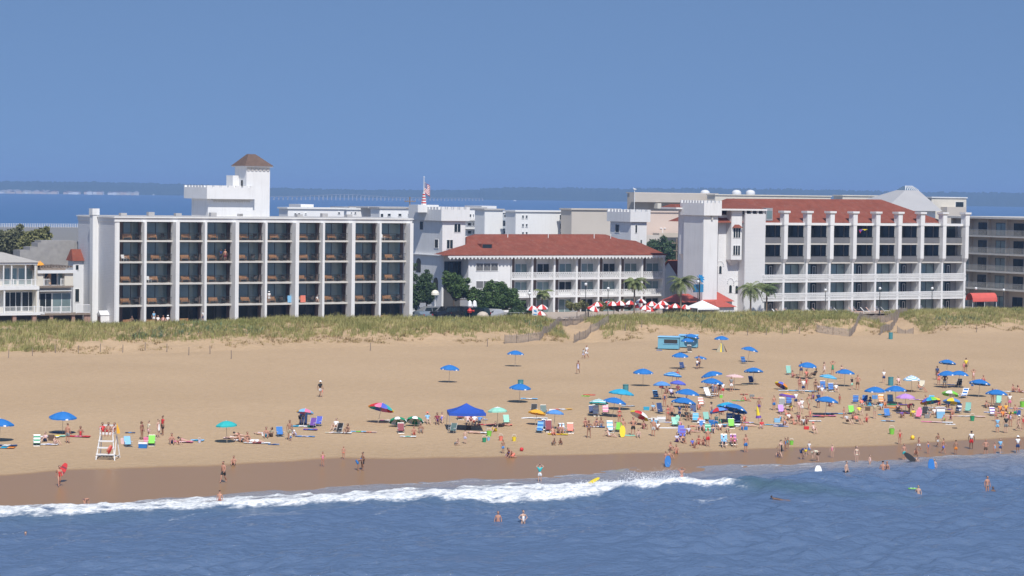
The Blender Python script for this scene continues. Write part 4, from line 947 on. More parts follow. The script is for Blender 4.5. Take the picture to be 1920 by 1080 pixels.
# small gabled house with red roof by the guest house: gable end to the left
vc_ = 333.0; uk, zg = P(1262, 490, vc_+3); zw = P(1275, 520, vc_)[1]; uk = P(1274, 540, vc_)[0]
T = Th('cottage', uk, vc_, ZR, 'little white gabled cottage with a steep red roof right of the guest house', 'house')
b = MB(); b.prismx([(vc_, ZR-1), (vc_+6.5, ZR-1), (vc_+6.5, zw), (vc_+3.2, zg), (vc_, zw)], uk, uk+6); T.part('wall', b, SIDING)
b = MB(); b.prismx([(vc_+3.2, zg+.02), (vc_+3.2, zg+.25), (vc_-.5, zw-.25), (vc_-.5, zw-.5)], uk-.3, uk+6.2); b.prismx([(vc_+3.2, zg+.25), (vc_+3.2, zg+.02), (vc_+7, zw-.5), (vc_+7, zw-.25)], uk-.3, uk+6.2)
T.part('roof', b, REDROOF)
# low red pavilion roofs and the white tent by the castle front
def hipshed(x0, x1, yt, ye, yb, v, label, wallm=WHITE):
    a, ze_ = P(x0, ye, v); c = P(x1, ye, v)[0]; zt_ = P((x0+x1)/2, yt, v+2)[1]
    T = Th('pavilion', a, v, ZR, label, 'pavilion')
    b = MB(); b.box(a+.3, c-.3, v+.4, v+4.5, ZR-.5, ze_); T.part('wall', b, wallm)
    b = MB(); b.taper((a, c, v, v+5), (a+(c-a)*.3, c-(c-a)*.3, v+2.3, v+2.7), ze_, zt_); T.part('roof', b, mat('red_sheet_roof', (0.42, 0.085, 0.06), 0.6, .08, 1))
    return T
hipshed(1270, 1322, 551, 567, 580, 312.5, 'low pavilion with a red roof, left of the white tent', INNER)
hipshed(1318, 1378, 547, 566, 590, 313.5, 'pavilion with a red roof partly behind the white tent', mat('white_wall_low', (.7,.7,.7), .8))
hipshed(1345, 1382, 564, 576, 590, 309.3, 'small kiosk with a steep red roof right of the white tent', WHITE)
u, zt_ = P(1326, 563, 309.5); u0, u1 = P(1305, 578, 308)[0], P(1345, 578, 308)[0]; ze_ = P(1326, 577.5, 308)[1]
T = Th('marquee', u0, 308, ZR, 'white pointed canopy tent standing before the red pavilions', 'tent')
b = MB(); b.taper((u0, u1, 307.5, 311), ((u0+u1)/2-.05, (u0+u1)/2+.05, 309.2, 309.3), ze_, zt_); b.box(u0, u1, 307.5, 307.55, ze_-.25, ze_-.003); T.part('canopy', b, WHITEC)
for x, y in ((u0, 307.5), (u1, 307.5), (u0, 311), (u1, 311)):
    b = MB(); b.tube((x, y, ZR-.3), (x, y, ze_), .04); T.part('leg', b, WHITE)
# red barrel awning, right
u0, u1 = P(1824, 560, 306)[0], P(1870, 560, 306)[0]; z_0 = P(1840, 563, 306)[1]; hh = P(1840, 549.5, 306)[1]-z_0
T = Th('awning', u0, 306, ZR, 'curved red and white barrel awning over the beach entrance beside the right hotel', 'awning')
b = MB(); pts = [(306+.9-.9*math.cos(t), z_0+hh*math.sin(t)) for t in np.linspace(0, math.pi, 10)]
for k in range(9):
    (y0, q0), (y1, q1) = pts[k], pts[k+1]
    for i in range(9): 
        x0, x1 = u0+(u1-u0)*i/9, u0+(u1-u0)*(i+1)/9
        b.add([(x0, y0, q0), (x1, y0, q0), (x1, y1, q1), (x0, y1, q1)], [(0,1,2,3)], 0)
b.add([(u1, y, q) for y, q in pts], [tuple(range(len(pts)))], 0); b.box(u0, u1, 305.97, 306, z_0-.25, z_0, 0)
T.part('canopy', b, [mat('faded_red_canvas', (0.62, 0.12, 0.09), 0.35, 0.1, 1)])
for x in (u0+.1, (u0+u1)/2, u1-.1):
    b = MB(); b.tube((x, 306.1, ZR-.5), (x, 306.1, z_0), .05); T.part('post', b, WHITE)
# ------------------------------------------------------------------ dune grass and brush
def dune_cover():
    r = np.random.default_rng(12)
    def blades(n, vlo, vhi, keep, hmin, hmax, wd, per, lean, seed, ulo=30, uhi=330):
        u = r.uniform(ulo, uhi, n); v = r.uniform(vlo, vhi, n)
        k = keep(u, v); u = u[k]; v = v[k]; z = ground_z(u, v)
        hh = hmin + (hmax-hmin) * r.random(len(u)) * (0.5 + fbm(u*0.2, v*0.3, 3, seed))
        U_ = np.repeat(u, per) + r.normal(0, 0.16, len(u)*per); V_ = np.repeat(v, per) + r.normal(0, 0.16, len(u)*per); Z_ = np.repeat(z, per) - 0.05
        H_ = np.repeat(hh, per) * r.uniform(0.6, 1.15, len(u)*per); a = r.uniform(0, 6.28, len(U_)); ln = r.uniform(0.05, lean, len(U_)) * H_
        w = wd * r.uniform(0.6, 1.4, len(U_)); dx, dy = np.cos(a), np.sin(a); sx, sy = -dy, dx
        wx = 0.12*H_                       # steady wind to the right
        b0 = np.stack([U_-sx*w, V_-sy*w, Z_], -1); b1 = np.stack([U_+sx*w, V_+sy*w, Z_], -1)
        m0 = np.stack([U_+dx*ln*.4-sx*w*.7+wx*.3, V_+dy*ln*.4-sy*w*.7, Z_+H_*.6], -1); m1 = np.stack([U_+dx*ln*.4+sx*w*.7+wx*.3, V_+dy*ln*.4+sy*w*.7, Z_+H_*.6], -1)
        tp = np.stack([U_+dx*ln+wx, V_+dy*ln, Z_+H_*(1-.25*lean)], -1); n_ = len(U_)
        X = np.stack([b0, b1, m1, m0, tp, tp+[0, 0, .01]], 1).reshape(-1, 3); o = np.arange(n_)[:, None]*6
        F = np.concatenate([o+[0, 1, 2, 3], o+[3, 2, 4, 5]], 0); return X, F
    def nogap(u, v):
        k = np.ones(len(u), bool)
        for gu, w in GAPS: k &= np.abs(u - gu - (v - 298)*0.45) > w*0.62
        return k
    def dens(u, v):
        e = fbm(u*0.07, v*0.1, 3, 40); e2 = fbm(u*0.35, v*0.5, 3, 41)
        lo = 290.2 + (e-0.5)*9 + (e2-0.5)*5
        p = np.clip((v - lo)/2.0, 0, 1) * (0.55 + 1.0*e2)
        return nogap(u, v) & (r.random(len(u)) < p)
    X, F = blades(47000, 286.5, 313.2, dens, 0.45, 1.05, 0.022, 8, 0.6, 50)
    g1 = np_mesh('dune_grass', X, F, [leafmat('dune_grass_green', (0.20, 0.215, 0.06), (0.42, 0.365, 0.15), 0.22)])
    o = bpy.data.objects.new('dune_grass', g1); COL.objects.link(o); shore(o); tag(o, 'yellow green beach grass covering the dune crest', 'grass', kind='stuff')
    def dens2(u, v):
        e = fbm(u*0.22, v*0.35, 3, 45); return nogap(u, v) & (e > 0.55) & (r.random(len(u)) < 0.75)
    X, F = blades(13000, 285.5, 299, dens2, 0.2, 0.6, 0.028, 9, 1.2, 55)
    g2 = np_mesh('dune_brush', X, F, [leafmat('dry_brush_brown', (0.27, 0.18, 0.085), (0.42, 0.33, 0.15), 0.3)])
    o = bpy.data.objects.new('dune_brush', g2); COL.objects.link(o); shore(o); tag(o, 'dry brown brush in tufts along the sandy foot of the dune', 'brush', kind='stuff')
    def dens3(u, v):
        e = fbm(u*0.10, v*0.16, 3, 47); return nogap(u, v) & (e > 0.60) & (r.random(len(u)) < 0.6)
    X, F = blades(9000, 292, 308, dens3, 0.45, 1.0, 0.035, 8, 0.9, 57)
    g3 = np_mesh('bayberry', X, F, [leafmat('bayberry_green', (0.07, 0.13, 0.07), (0.15, 0.22, 0.12), 0.5)])
    o = bpy.data.objects.new('bayberry_scrub', g3); COL.objects.link(o); shore(o); tag(o, 'darker blue green scrub patches within the dune grass', 'scrub', kind='stuff')
dune_cover()

# ------------------------------------------------------------------ fences and posts on the dune
def sand_fence(px, label, h=1.15):
    """px: list of foot points (x, y) in the photo, low wooden slat fence"""
    pts = [GP(x, y) for x, y in px]; u, v, z = pts[0]
    T = Th('sand_fence', u, v, z, label, 'fence', 'sand fences')
    b = MB()
    for (a, c) in zip(pts[:-1], pts[1:]):
        L = math.hypot(c[0]-a[0], c[1]-a[1]); n = max(2, int(L/0.13)); du_, dv_ = (c[0]-a[0])/L, (c[1]-a[1])/L
        for i in range(n):
            t = (i+.5)/n; x, y = a[0]+(c[0]-a[0])*t, a[1]+(c[1]-a[1])*t; zz = gz(x, y); jt = rng.uniform(-.05, .05)
            w = 0.032; b.add([(x-du_*w, y-dv_*w, zz-.1), (x+du_*w, y+dv_*w, zz-.1), (x+du_*w+jt*.4, y+dv_*w, zz+h+jt), (x-du_*w+jt*.4, y-dv_*w, zz+h+jt),
               (x-du_*w, y-dv_*w+.02, zz-.1), (x+du_*w, y+dv_*w+.02, zz-.1), (x+du_*w+jt*.4, y+dv_*w+.02, zz+h+jt), (x-du_*w+jt*.4, y-dv_*w+.02, zz+h+jt)],
               [(0,1,2,3), (7,6,5,4), (0,3,7,4), (1,5,6,2), (3,2,6,7)])
        for hh in (.3, .95):
            m = 6
            for i in range(m):
                p = [a[q]+(c[q]-a[q])*i/m for q in (0, 1)]; q_ = [a[q]+(c[q]-a[q])*(i+1)/m for q in (0, 1)]
                b.tube((p[0], p[1]-.01, gz(*p)+hh), (q_[0], q_[1]-.01, gz(*q_)+hh), .012, n=4)
    T.part('slats', b, GREYWOOD)
    for (a, c) in zip(pts[:-1], pts[1:]):
        L = math.hypot(c[0]-a[0], c[1]-a[1]); m = max(1, round(L/3.0))
        for i in range(m + (c is pts[-1])):
            t = i/m; x, y = a[0]+(c[0]-a[0])*t, a[1]+(c[1]-a[1])*t; q = MB(); zz = gz(x, y); q.tube((x, y-.06, zz-.2), (x, y-.06, zz+h+.15), .05, n=6); T.part('post', q, WOOD)
    return T
sand_fence([(946, 640), (1012, 643), (1038, 634), (1074, 622)], 'slatted grey sand fence left of the first path up the dune')
sand_fence([(1076, 642), (1107, 634), (1140, 633)], 'short slatted sand fence right of the first path up the dune')
sand_fence([(1074, 611), (1103, 612)], 'slatted fence crossing the top of the first dune path')
sand_fence([(1531, 627), (1592, 631), (1616, 622), (1644, 607)], 'slatted grey sand fence left of the second path, near the right hotel')
sand_fence([(1650, 629), (1671, 620), (1688, 610)], 'short slatted fence right of the second dune path, behind the teal bin')
sand_fence([(1682, 623), (1712, 622)], 'small slatted fence piece right of the teal bin')
sand_fence([(1640, 598), (1700, 598)], 'slatted fence along the top of the second dune path')
posts = [(16, 671), (61, 668), (104, 666), (147, 663), (188, 662), (230, 662), (272, 661), (313, 659), (354, 657), (394, 656), (434, 654),
         (695, 645), (914, 640), (1172, 634), (1203, 632), (1402, 628), (1437, 627), (1467, 627), (1499, 626), (1774, 620), (1831, 621)]
pm = MB(); pm.tube((0, 0, -.2), (0.03, 0, 1.05), .06, .05, 6)
pm0 = None
for i, (x, y) in enumerate(posts):
    u, v, z = GP(x, y); w = to_xy(u, v)
    if pm0 is None: o = pm.build('fence_post', WOOD); pm0 = o
    else: o = pm0.copy(); COL.objects.link(o)
    o.location = (*w, z); o.rotation_euler = (rng.uniform(-.05, .05), rng.uniform(-.05, .05), i)
    tag(o, 'weathered wooden post at the dune foot, ' + ORD[i] + ' post counting from the left', 'post', 'posts along the dune foot')

# ------------------------------------------------------------------ paving behind the dune
def sheet(name, pts, z, m):
    b = MB(); b.add([(u, v, z) for u, v in pts], [tuple(range(len(pts)))]); o = b.build(name, m); shore(o); return tag(o, kind='structure')
u0, u1, u2 = P(768, 590, 318)[0], P(975, 590, 318)[0], P(1430, 590, 318)[0]
sheet('parking_lot', [(u0, 313.0), (u1, 313.0), (u1, 329.5), (u0, 329.5)], 4.66, ASPH)
sheet('patio', [(u1+.05, 311), (u2, 311), (u2, 329.8), (u1+.05, 329.8)], 4.67, PAVE)
u3 = P(1813, 590, 316)[0]
sheet('pavement', [(u2+.05, 310), (u3+8, 310), (u3+8, 317.5), (u2+.05, 317.5)], 4.68, PAVE)

# ------------------------------------------------------------------ trees
def leaves(centres, n, size, seed, squash=1.0, shell=0.5):
    """leaf faces spread through a union of blobs; centres: (x, y, z, r)"""
    r = np.random.default_rng(seed); C = np.array(centres); wts = C[:, 3]**2.2; k = r.choice(len(C), n, p=wts/wts.sum())
    d = r.normal(size=(n, 3)); d /= np.linalg.norm(d, axis=1)[:, None]; rr = C[k, 3] * (shell + (1-shell)*r.random(n)) * r.uniform(.82, 1.12, n)
    p = C[k, :3] + d*rr[:, None]*[1, 1, squash]
    a = r.normal(size=(n, 3)); a /= np.linalg.norm(a, axis=1)[:, None]; b = np.cross(a, r.normal(size=(n, 3))); b /= np.linalg.norm(b, axis=1)[:, None]
    s = size*r.uniform(.5, 1.3, n)[:, None]
    X = np.stack([p-a*s, p+b*s*.55, p+a*s, p-b*s*.55], 1).reshape(-1, 3); F = np.arange(n*4).reshape(-1, 4); return X, F
def tree(name, u, v, z, blobs, n, size, label, m, trunk_r=0.18, seed=1, cat='tree', trunks=1, group=None, squash=.85):
    T = Th(name, u, v, z, label, cat, group)
    X, F = leaves([(b[0], b[1], b[2], b[3]) for b in blobs], n, size, seed, squash)
    cr = bpy.data.objects.new('crown', np_mesh('crown', X, F, [m])); COL.objects.link(cr); cr.parent = T.e
    b = MB(); rr = random.Random(seed)
    for q in range(trunks):
        bx = (q-(trunks-1)/2)*.5; top = (bx*1.4, rr.uniform(-.2, .2), min(bl[2] for bl in blobs))
        b.tube((bx, 0, -.3), top, trunk_r, trunk_r*.7, 8)
        for bl in blobs: b.tube(top, (bl[0], bl[1], bl[2]), trunk_r*.5, trunk_r*.15, 5)
    t_ = b.build('trunk', BARK); t_.parent = T.e
    return T
PINE = leafmat('pine_green', (0.035, 0.07, 0.022), (0.115, 0.18, 0.055), 1.1)
DARKG = leafmat('dark_green', (0.03, 0.06, 0.03), (0.095, 0.145, 0.06), 1.0)
OLIVE = leafmat('olive_green', (0.12, 0.13, 0.05), (0.27, 0.26, 0.11), 0.9)
def blobs_from(pts, v, base):
    """pts: (px, py, radius m, dv)"""
    out = []
    for x, y, r_, dv in pts:
        u, z = P(x, y, v+dv); out.append((u-base[0], dv, z-base[2], r_*.88))
        for q in range(4):
            a, e = 2.4*q+x, .9*math.sin(x*3+q*1.7); k = r_*(.95+.12*math.sin(q*5+x)); out.append((u-base[0]+k*math.cos(a)*math.cos(e), dv+k*math.sin(a)*math.cos(e)*.6, z-base[2]+k*math.sin(e), r_*(.34+.08*math.sin(x+q))))
    return out
bu, bz = P(925, 590, 319)[0], 4.6
tree('pine_tree', bu, 319, bz, blobs_from([(905, 556, 1.5, 0), (925, 546, 1.7, .5), (948, 552, 1.6, 0), (962, 566, 1.4, -.3), (935, 565, 1.8, -.5), (905, 570, 1.3, -.4), (973, 574, .9, 0), (918, 536, .9, 0), (942, 538, .9, .4), (888, 562, .9, 0)], 319, (bu, 319, bz)),
     15000, .17, 'broad dark green pine standing in front of the white guest house', PINE, .22, 3, trunks=2)
bu = P(850, 590, 321)[0]
tree('pine_tree', bu, 321, bz, blobs_from([(842, 520, 1.1, 0), (858, 526, 1.2, .3), (866, 540, 1.4, 0), (848, 540, 1.3, 0), (880, 552, 1.2, 0), (838, 528, .8, 0), (888, 548, .8, 0), (856, 552, .9, 0)], 321, (bu, 321, bz)),
     8500, .16, 'pine tree before the dark porch beside the castle tower', PINE, .18, 4)
bu = P(800, 590, 323)[0]
tree('ivy_tree', bu, 323, bz, blobs_from([(800, 520, 1.2, 0), (796, 540, 1.4, 0), (803, 556, 1.4, 0), (790, 555, 1.2, 0), (795, 530, 1.2, 0), (806, 540, 1.2, 0)], 323, (bu, 323, bz)),
     8000, .15, 'dense dark green tree against the left face of the castle tower', DARKG, .15, 5)
bu = P(775, 590, 324)[0]
tree('cypress', bu, 324, bz, blobs_from([(773, 500, .8, 0), (776, 520, .9, 0), (773, 540, 1.0, 0), (777, 560, 1.1, 0), (772, 575, 1.0, 0)], 324, (bu, 324, bz)),
     5000, .15, 'narrow dark tree in the gap beside the right end of the long hotel', DARKG, .15, 6)
for i, (x, y, v, pts, lab, m) in enumerate([
    (25, 470, 400, [(8, 447, 1.9, 0), (24, 443, 1.8, 0), (40, 449, 1.7, 0), (-4, 455, 2.0, 0), (14, 459, 2.0, 0), (32, 460, 2.0, 0)], 'dark green tree rising behind the roof at the left edge', leafmat('grey_green', (0.10,0.11,0.055), (0.20,0.20,0.11), .8)),
    (72, 470, 396, [(58, 447, 1.7, 0), (74, 442, 1.6, 0), (66, 455, 1.9, 0), (82, 453, 1.6, 0), (50, 460, 1.8, 0)], 'lighter olive tree behind the roof with the orange tarp', OLIVE),
    (1228, 500, 420, [(1225, 470, 2.2, 0), (1240, 462, 2.4, 0), (1255, 468, 2.4, 0), (1235, 490, 3.0, 0), (1250, 500, 3.0, 0), (1245, 520, 3, 0)], 'dark tree behind the right end of the guest house', DARKG),
    (1270, 500, 410, [(1262, 480, 2.2, 0), (1272, 470, 2.0, 0), (1278, 490, 2.4, 0), (1265, 505, 2.5, 0)], 'dark tree rising between the cottage and the castle hotel', DARKG)]):
    u = P(x, y, v)[0]; tree('tree', u, v, 4.2, blobs_from(pts, v, (u, v, 4.2)), 9000 if i != 2 else 11000, .26, lab, m, .3, 20+i)
# low hedges by the patio
for i, (x0, x1, y, lab) in enumerate([(1068, 1096, 572, 'low palmetto hedge left of the stray red and white umbrella'), (1120, 1180, 572, 'long palmetto hedge in front of the guest house patio'),
                                      (960, 990, 585, 'dark low bush at the patio corner beside the pine')]):
    u = P((x0+x1)/2, 585, 314)[0]; n = int((x1-x0)/11)+1
    tree('hedge', u, 314, bz, blobs_from([(x0+(x1-x0)*k/max(1, n-1), y+2*(k % 2), .75, .3*(k % 2)) for k in range(n)], 314, (u, 314, bz)), 700*n, .16, lab, OLIVE if i < 2 else DARKG, .06, 30+i, 'hedge')
def palm(px, pyt, pyb, v, label, seed, lean=0.0, nf=26, fl=1.9, droop=1.0, m=None):
    u, zt_ = P(px, pyt, v); zb = 4.5; T = Th('palm_tree', u, v, zb, label, 'palm tree', 'palm trees')
    b = MB(); rr = random.Random(seed); H = zt_-zb; pts = [(lean*(k/6)**2, 0, H*k/6) for k in range(7)]
    for k in range(6): b.tube(pts[k], pts[k+1], .16-.01*k, .155-.01*k, 8)
    t_ = b.build('trunk', PALMBARK); t_.parent = T.e
    top = Vector(pts[-1])
    for i in range(nf):
        a = 2*math.pi*i/nf + rr.uniform(-.2, .2); e0 = rr.uniform(-.1, 1.2); L = fl*rr.uniform(.8, 1.15); f = MB(); P_ = []
        for k in range(8):
            t = k/7; e = e0 - droop*1.6*t; 
            if k == 0: p = top.copy()
            else: p = P_[-1] + Vector((math.cos(a)*math.cos(e)+.12, math.sin(a)*math.cos(e), math.sin(e)))*(L/7)
            P_.append(p)
        for k in range(7):
            f.tube(P_[k], P_[k+1], .02, .015, 4); d = (P_[k+1]-P_[k]).normalized(); s = Vector((-math.sin(a), math.cos(a), 0))
            for q in range(6):
                p = P_[k]+(P_[k+1]-P_[k])*(q/6); w = .6*math.sin(math.pi*min(1, (k+q/4+1)/8))+.05
                for sg in (1, -1):
                    tip = p + s*sg*w + d*.15 + Vector((0, 0, -.55*w)); f.add([tuple(p), tuple(p+d*.06), tuple(tip)], [(0, 1, 2)])
        f.build('frond', m or PALMG).parent = T.e
    return T
PALMG = leafmat('palm_green', (0.09, 0.12, 0.04), (0.24, 0.27, 0.11), 1.5)
palm(1017, 548, 590, 313, 'small palm left on the patio, before the white railings', 41, nf=22, fl=1.7)
palm(1190, 527, 590, 312, 'leafy palm over the red and white umbrellas, before the guest house', 42, nf=30, fl=2.3)
palm(1277, 528, 590, 312, 'spreading palm beside the blue sign and castle tower', 43, nf=34, fl=2.9)
palm(1408, 540, 590, 311, 'wide drooping palm before the castle front, left of the hotel balconies', 44, nf=36, fl=3.2)
palm(1438, 538, 590, 311.5, 'darker slim palm at the left end of the hotel balconies', 45, nf=26, fl=2.2, m=leafmat('palm_dark', (0.05, 0.08, 0.03), (0.14, 0.18, 0.07), 1.5))

# ------------------------------------------------------------------ patio umbrellas, lamps, sign
def canopy_mesh(R, h, n, mats_pat, valance=0.14, scallop=True, logo=0):
    """canopy centred on the pole, rim at z=0, apex at z=h; mats_pat(i, k) gives the colour slot"""
    b = MB(); K = 6; N = n*4
    def pt(i, k):
        a = 2*math.pi*i/N; t = k/K; seg = (i % 4)/4.0; sag = 1 - 0.055*math.sin(math.pi*seg)*t
        r_ = R*t*sag; z = h*(1-t**1.75) - 0.05*h*math.sin(math.pi*seg)*t
        return (r_*math.cos(a), r_*math.sin(a), z)
    for i in range(N):
        for k in range(K):
            q = [pt(i, k), pt(i+1, k), pt(i+1, k+1), pt(i, k+1)]
            mi = mats_pat(i//4, k)
            b.add(q if k else q[1:], [(3,2,1,0)] if k else [(2,1,0)], mi)
        a0 = pt(i, K); a1 = pt(i+1, K); d0 = valance*(.55+.45*abs(math.sin(math.pi*(i % 2)/2+.6))) if scallop else valance
        d1 = valance*(.55+.45*abs(math.sin(math.pi*((i+1) % 2)/2+.6))) if scallop else valance
        b.add([a0, a1, (a1[0]*1.01, a1[1]*1.01, a1[2]-d1), (a0[0]*1.01, a0[1]*1.01, a0[2]-d0)], [(0,1,2,3)], mats_pat(i//4, K) if not (logo and i % 8 == 2) else logo)
    return b
UMBC = {}
def make_umbrella(key, R, H, h, n, mats, pat, name='beach_umbrella', ribs=True, polem=None, logo=0):
    k = (key, round(R, 2), round(H, 2))
    if k in UMBC: return UMBC[k]
    e = bpy.data.objects.new(name, None)
    c = bpy.data.objects.new('canopy', canopy_mesh(R, h, n, pat, logo=logo).mesh('canopy', mats)); c.parent = e; c.location = (0, 0, H-h)
    b = MB(); b.tube((0, 0, -.3), (0, 0, H-.03), .022, .018, 6); p = bpy.data.objects.new('pole', b.mesh('pole', polem or POLE)); p.parent = e
    b = MB(); b.tube((0, 0, H-.03), (0, 0, H+.08), .03, .012, 6); f = bpy.data.objects.new('finial', b.mesh('finial', PLASTW)); f.parent = e
    parts = [c, p, f]
    if ribs:
        b = MB()
        for i in range(n):
            a = 2*math.pi*i/n; ca, sa = math.cos(a), math.sin(a)
            prev = (0.02*ca, 0.02*sa, H-.04)
            for t in (.35, .7, 1.0): q = (R*t*ca, R*t*sa, H-h+h*(1-t**1.75)-.025); b.tube(prev, q, .008, n=3, caps=False); prev = q
            b.tube((0, 0, H-h*1.5), (R*.5*ca, R*.5*sa, H-h+h*(1-.5**1.75)-.03), .006, n=3, caps=False)
        r_ = bpy.data.objects.new('ribs', b.mesh('ribs', POLE)); r_.parent = e; parts.append(r_)
    UMBC[k] = (e, parts); return UMBC[k]
POLE = mat('pale_wood_pole', (0.5, 0.42, 0.32), 0.5)
def put_copy(proto, loc, rot, label, cat, group, scale=None):
    e, parts = proto; c = e.copy(); COL.objects.link(c); c.location = loc; c.rotation_euler = rot
    if scale: c.scale = scale
    for p in parts:
        d = p.copy(); COL.objects.link(d); d.parent = c
        for q in p.children:
            g_ = q.copy(); COL.objects.link(g_); g_.parent = d
    return tag(c, label, cat, group)
rw = make_umbrella('redwhite', .95, 2.35, 0.55, 8, [REDP, WHITEC], lambda i, k: i % 2, 'patio_umbrella', ribs=False)
spots = [(1000, 573, 'beside the small sign'), (1016, 571, 'between the small palm and the pine'), (1013, 583, 'low before the small palm'), (1105, 571, 'standing alone above the dune grass'), (1120, 566, 'half hidden by the hedge'),
  (1140, 564, 'above the long hedge'), (1150, 565, 'at the left end of the patio row'), (1163, 564, 'just left of the leafy palm'), (1172, 567, 'beside the leafy palm trunk'), (1182, 563, 'behind the leafy palm'),
  (1201, 560, 'tallest, right of the leafy palm'), (1194, 569, 'in the front row by the palm trunk'), (1209, 572, 'in the middle of the front row'), (1222, 565, 'in the middle of the back row'), (1219, 575, 'lowest in the front row'),
  (1236, 570, 'right of centre in the front row'), (1243, 564, 'in the back row before the last balcony'), (1252, 571, 'near the right end of the front row'), (1265, 569, 'below the spreading palm'), (1284, 571, 'rightmost, beside the low pavilion')]
for i, (x, y, w) in enumerate(spots):
    v = 313.2 + (y-560)*-.12 + (i % 3)*.9; u, z = P(x, y, v); xy = to_xy(u, v)
    rot = (rng.uniform(-.05, .05), rng.uniform(-.05, .05), rng.uniform(0, 3)) if i != 3 else (.25, .3, .2)
    put_copy(rw, (*xy, z-2.35), rot, 'red and white patio umbrella ' + w, 'umbrella', 'red and white patio umbrellas')
def lamp(px, pyt, v, label, tall=True):
    u, zt_ = P(px, pyt, v); T = Th('street_lamp', u, v, 4.5, label, 'street lamp', 'globe street lamps')
    b = MB(); b.lathe([(.16, 0), (.13, .5), (.06, .7), (.05, zt_-4.5-.5), (.09, zt_-4.5-.42)], (u, v, 4.5), 8); T.part('post', b, IRON)
    b = MB(); b.ball((u, v, zt_-.25), .24, 0, 10, 1.15); T.part('globe', b, mat('lamp_globe', (.7, .72, .72), .2), smooth=True)
    b = MB(); b.lathe([(.13, 0), (.12, .12), (.02, .28), (.005, .34)], (u, v, zt_), 8); T.part('cap', b, IRON)
for x, y, v, l in [(993, 547, 312.5, 'black globe street lamp left of the small palm'), (1098.5, 530, 312.5, 'tall black globe street lamp before the fourth balcony of the guest house'),
                (1140.5, 538, 312.5, 'black globe street lamp above the long hedge'), (1309, 525, 311, 'dark lamp post beside the blue palm tree sign'), (1548, 541, 310.5, 'black globe lamp before the second pillar bay of the right hotel'),
                (1650, 538, 310.5, 'black globe lamp before the middle of the right hotel'), (1748, 538, 310.5, 'black globe lamp before the right end of the right hotel'),
                (1830, 538, 307, 'black globe lamp standing at the curved red awning'), (1882, 541, 307, 'black globe lamp before the grey condominium')]: lamp(x, y, v, l)
# pale mushroom lamp by the castle tower
u, zt_ = P(816, 545, 320); T = Th('street_lamp', u, 320, 4.6, 'white mushroom shaped lamp beside the castle tower corner', 'street lamp')
b = MB(); b.tube((u, 320, 4.4), (u, 320, zt_-.5), .07); T.part('post', b, WHITE); b = MB(); b.lathe([(.62, -.65), (.6, -.3), (.4, 0), (.05, .12)], (u, 320, zt_), 12); b.lathe([(.62, -.65), (.05, -.6)], (u, 320, zt_), 12); T.part('lamp_shade', b, mat('cream_shade', (.8, .76, .65), .5))
# blue palm-shaped sign on the tower
u, zt_ = P(1312, 524, 311.4); T = Th('palm_sign', u, 311.4, 4.6, 'bright blue artificial palm sign at the foot of the corner tower', 'sign')
BLUES = mat('bright_blue_paint', (0.02, 0.25, 0.55), .5)
b = MB(); b.tube((u, 311.4, 4.5), (u, 311.4, zt_+.2), .1); T.part('trunk', b, IRON)
b = MB()
for k in range(9):
    a = rad(-40+k*32.5); px_, pz = math.cos(a), math.sin(a); L = 1.0
    b.prism([(u, zt_+.1), (u+px_*L*.6-pz*.18, zt_+.1+pz*L*.6+px_*.18), (u+px_*L, zt_+pz*L*.8), (u+px_*L*.6+pz*.12, zt_+pz*L*.6-.05)], 311.36, 311.44)
T.part('fronds', b, BLUES)
b = MB(); b.box(P(1301, 540, 311.6)[0], P(1319, 540, 311.6)[0], 311.6, 311.75, P(1310, 548, 311.6)[1], P(1310, 533, 311.6)[1]); T.part('board', b, mat('mid_blue_paint', (0.04, 0.22, 0.42), .5))
# utility poles
for x, y0, v, lab in ((768.5, 369, 380, 'tall thin utility pole with crossarms beyond the long hotel roof'), (1269, 447, 345, 'utility pole with a crossarm behind the guest house'), (1242.5, 428, 520, 'pale light pole before the peach wall')):
    u, zt_ = P(x, y0, v); T = Th('utility_pole', u, v, 4, lab, 'utility pole'); b = MB(); b.tube((u, v, 3.5), (u, v, zt_), .16, .11, 7)
    if x != 1242.5:
        b.box(u-1.1, u+1.1, v-.16, v-.06, zt_-.9, zt_-.75); b.box(u-.8, u+.8, v-.18, v-.08, zt_-2.2, zt_-2.05)
        for q in (-1, -.5, .5, 1): b.tube((u+q, v-.11, zt_-.75), (u+q, v-.11, zt_-.55), .04, n=5)
        T.part('pole', b, WOOD)
    else: T.part('pole', b, PW); b = MB(); b.box(u-.9, u-.3, v-.2, v+.2, zt_-.1, zt_+.1); b.box(u+.3, u+.9, v-.2, v+.2, zt_-.1, zt_+.1); T.part('lamp_head', b, PW)
# beach sign
u, v = P(1003, 590, 307)[0], 307; z = gz(u, v); zt_ = P(1003, 578.5, 307)[1]; T = Th('beach_sign', u, v, z, 'small white rectangular sign with a blue emblem above the dune grass', 'sign')
b = MB(); b.box(u-.5, u+.5, v-.04, v, zt_-1.1, zt_); T.part('board', b, WHITE); b = MB(); b.add([(u-.3, v-.045, zt_-.4), (u+.25, v-.045, zt_-.6), (u+.3, v-.045, zt_-.35), (u-.1, v-.045, zt_-.2)], [(0,1,2,3)]); b.box(u-.3, u+.3, v-.05, v-.041, zt_-.95, zt_-.8); T.part('emblem', b, BLUES)
b = MB(); b.tube((u, v+.03, z-.2), (u, v+.03, zt_-.2), .05); T.part('post', b, WHITE)

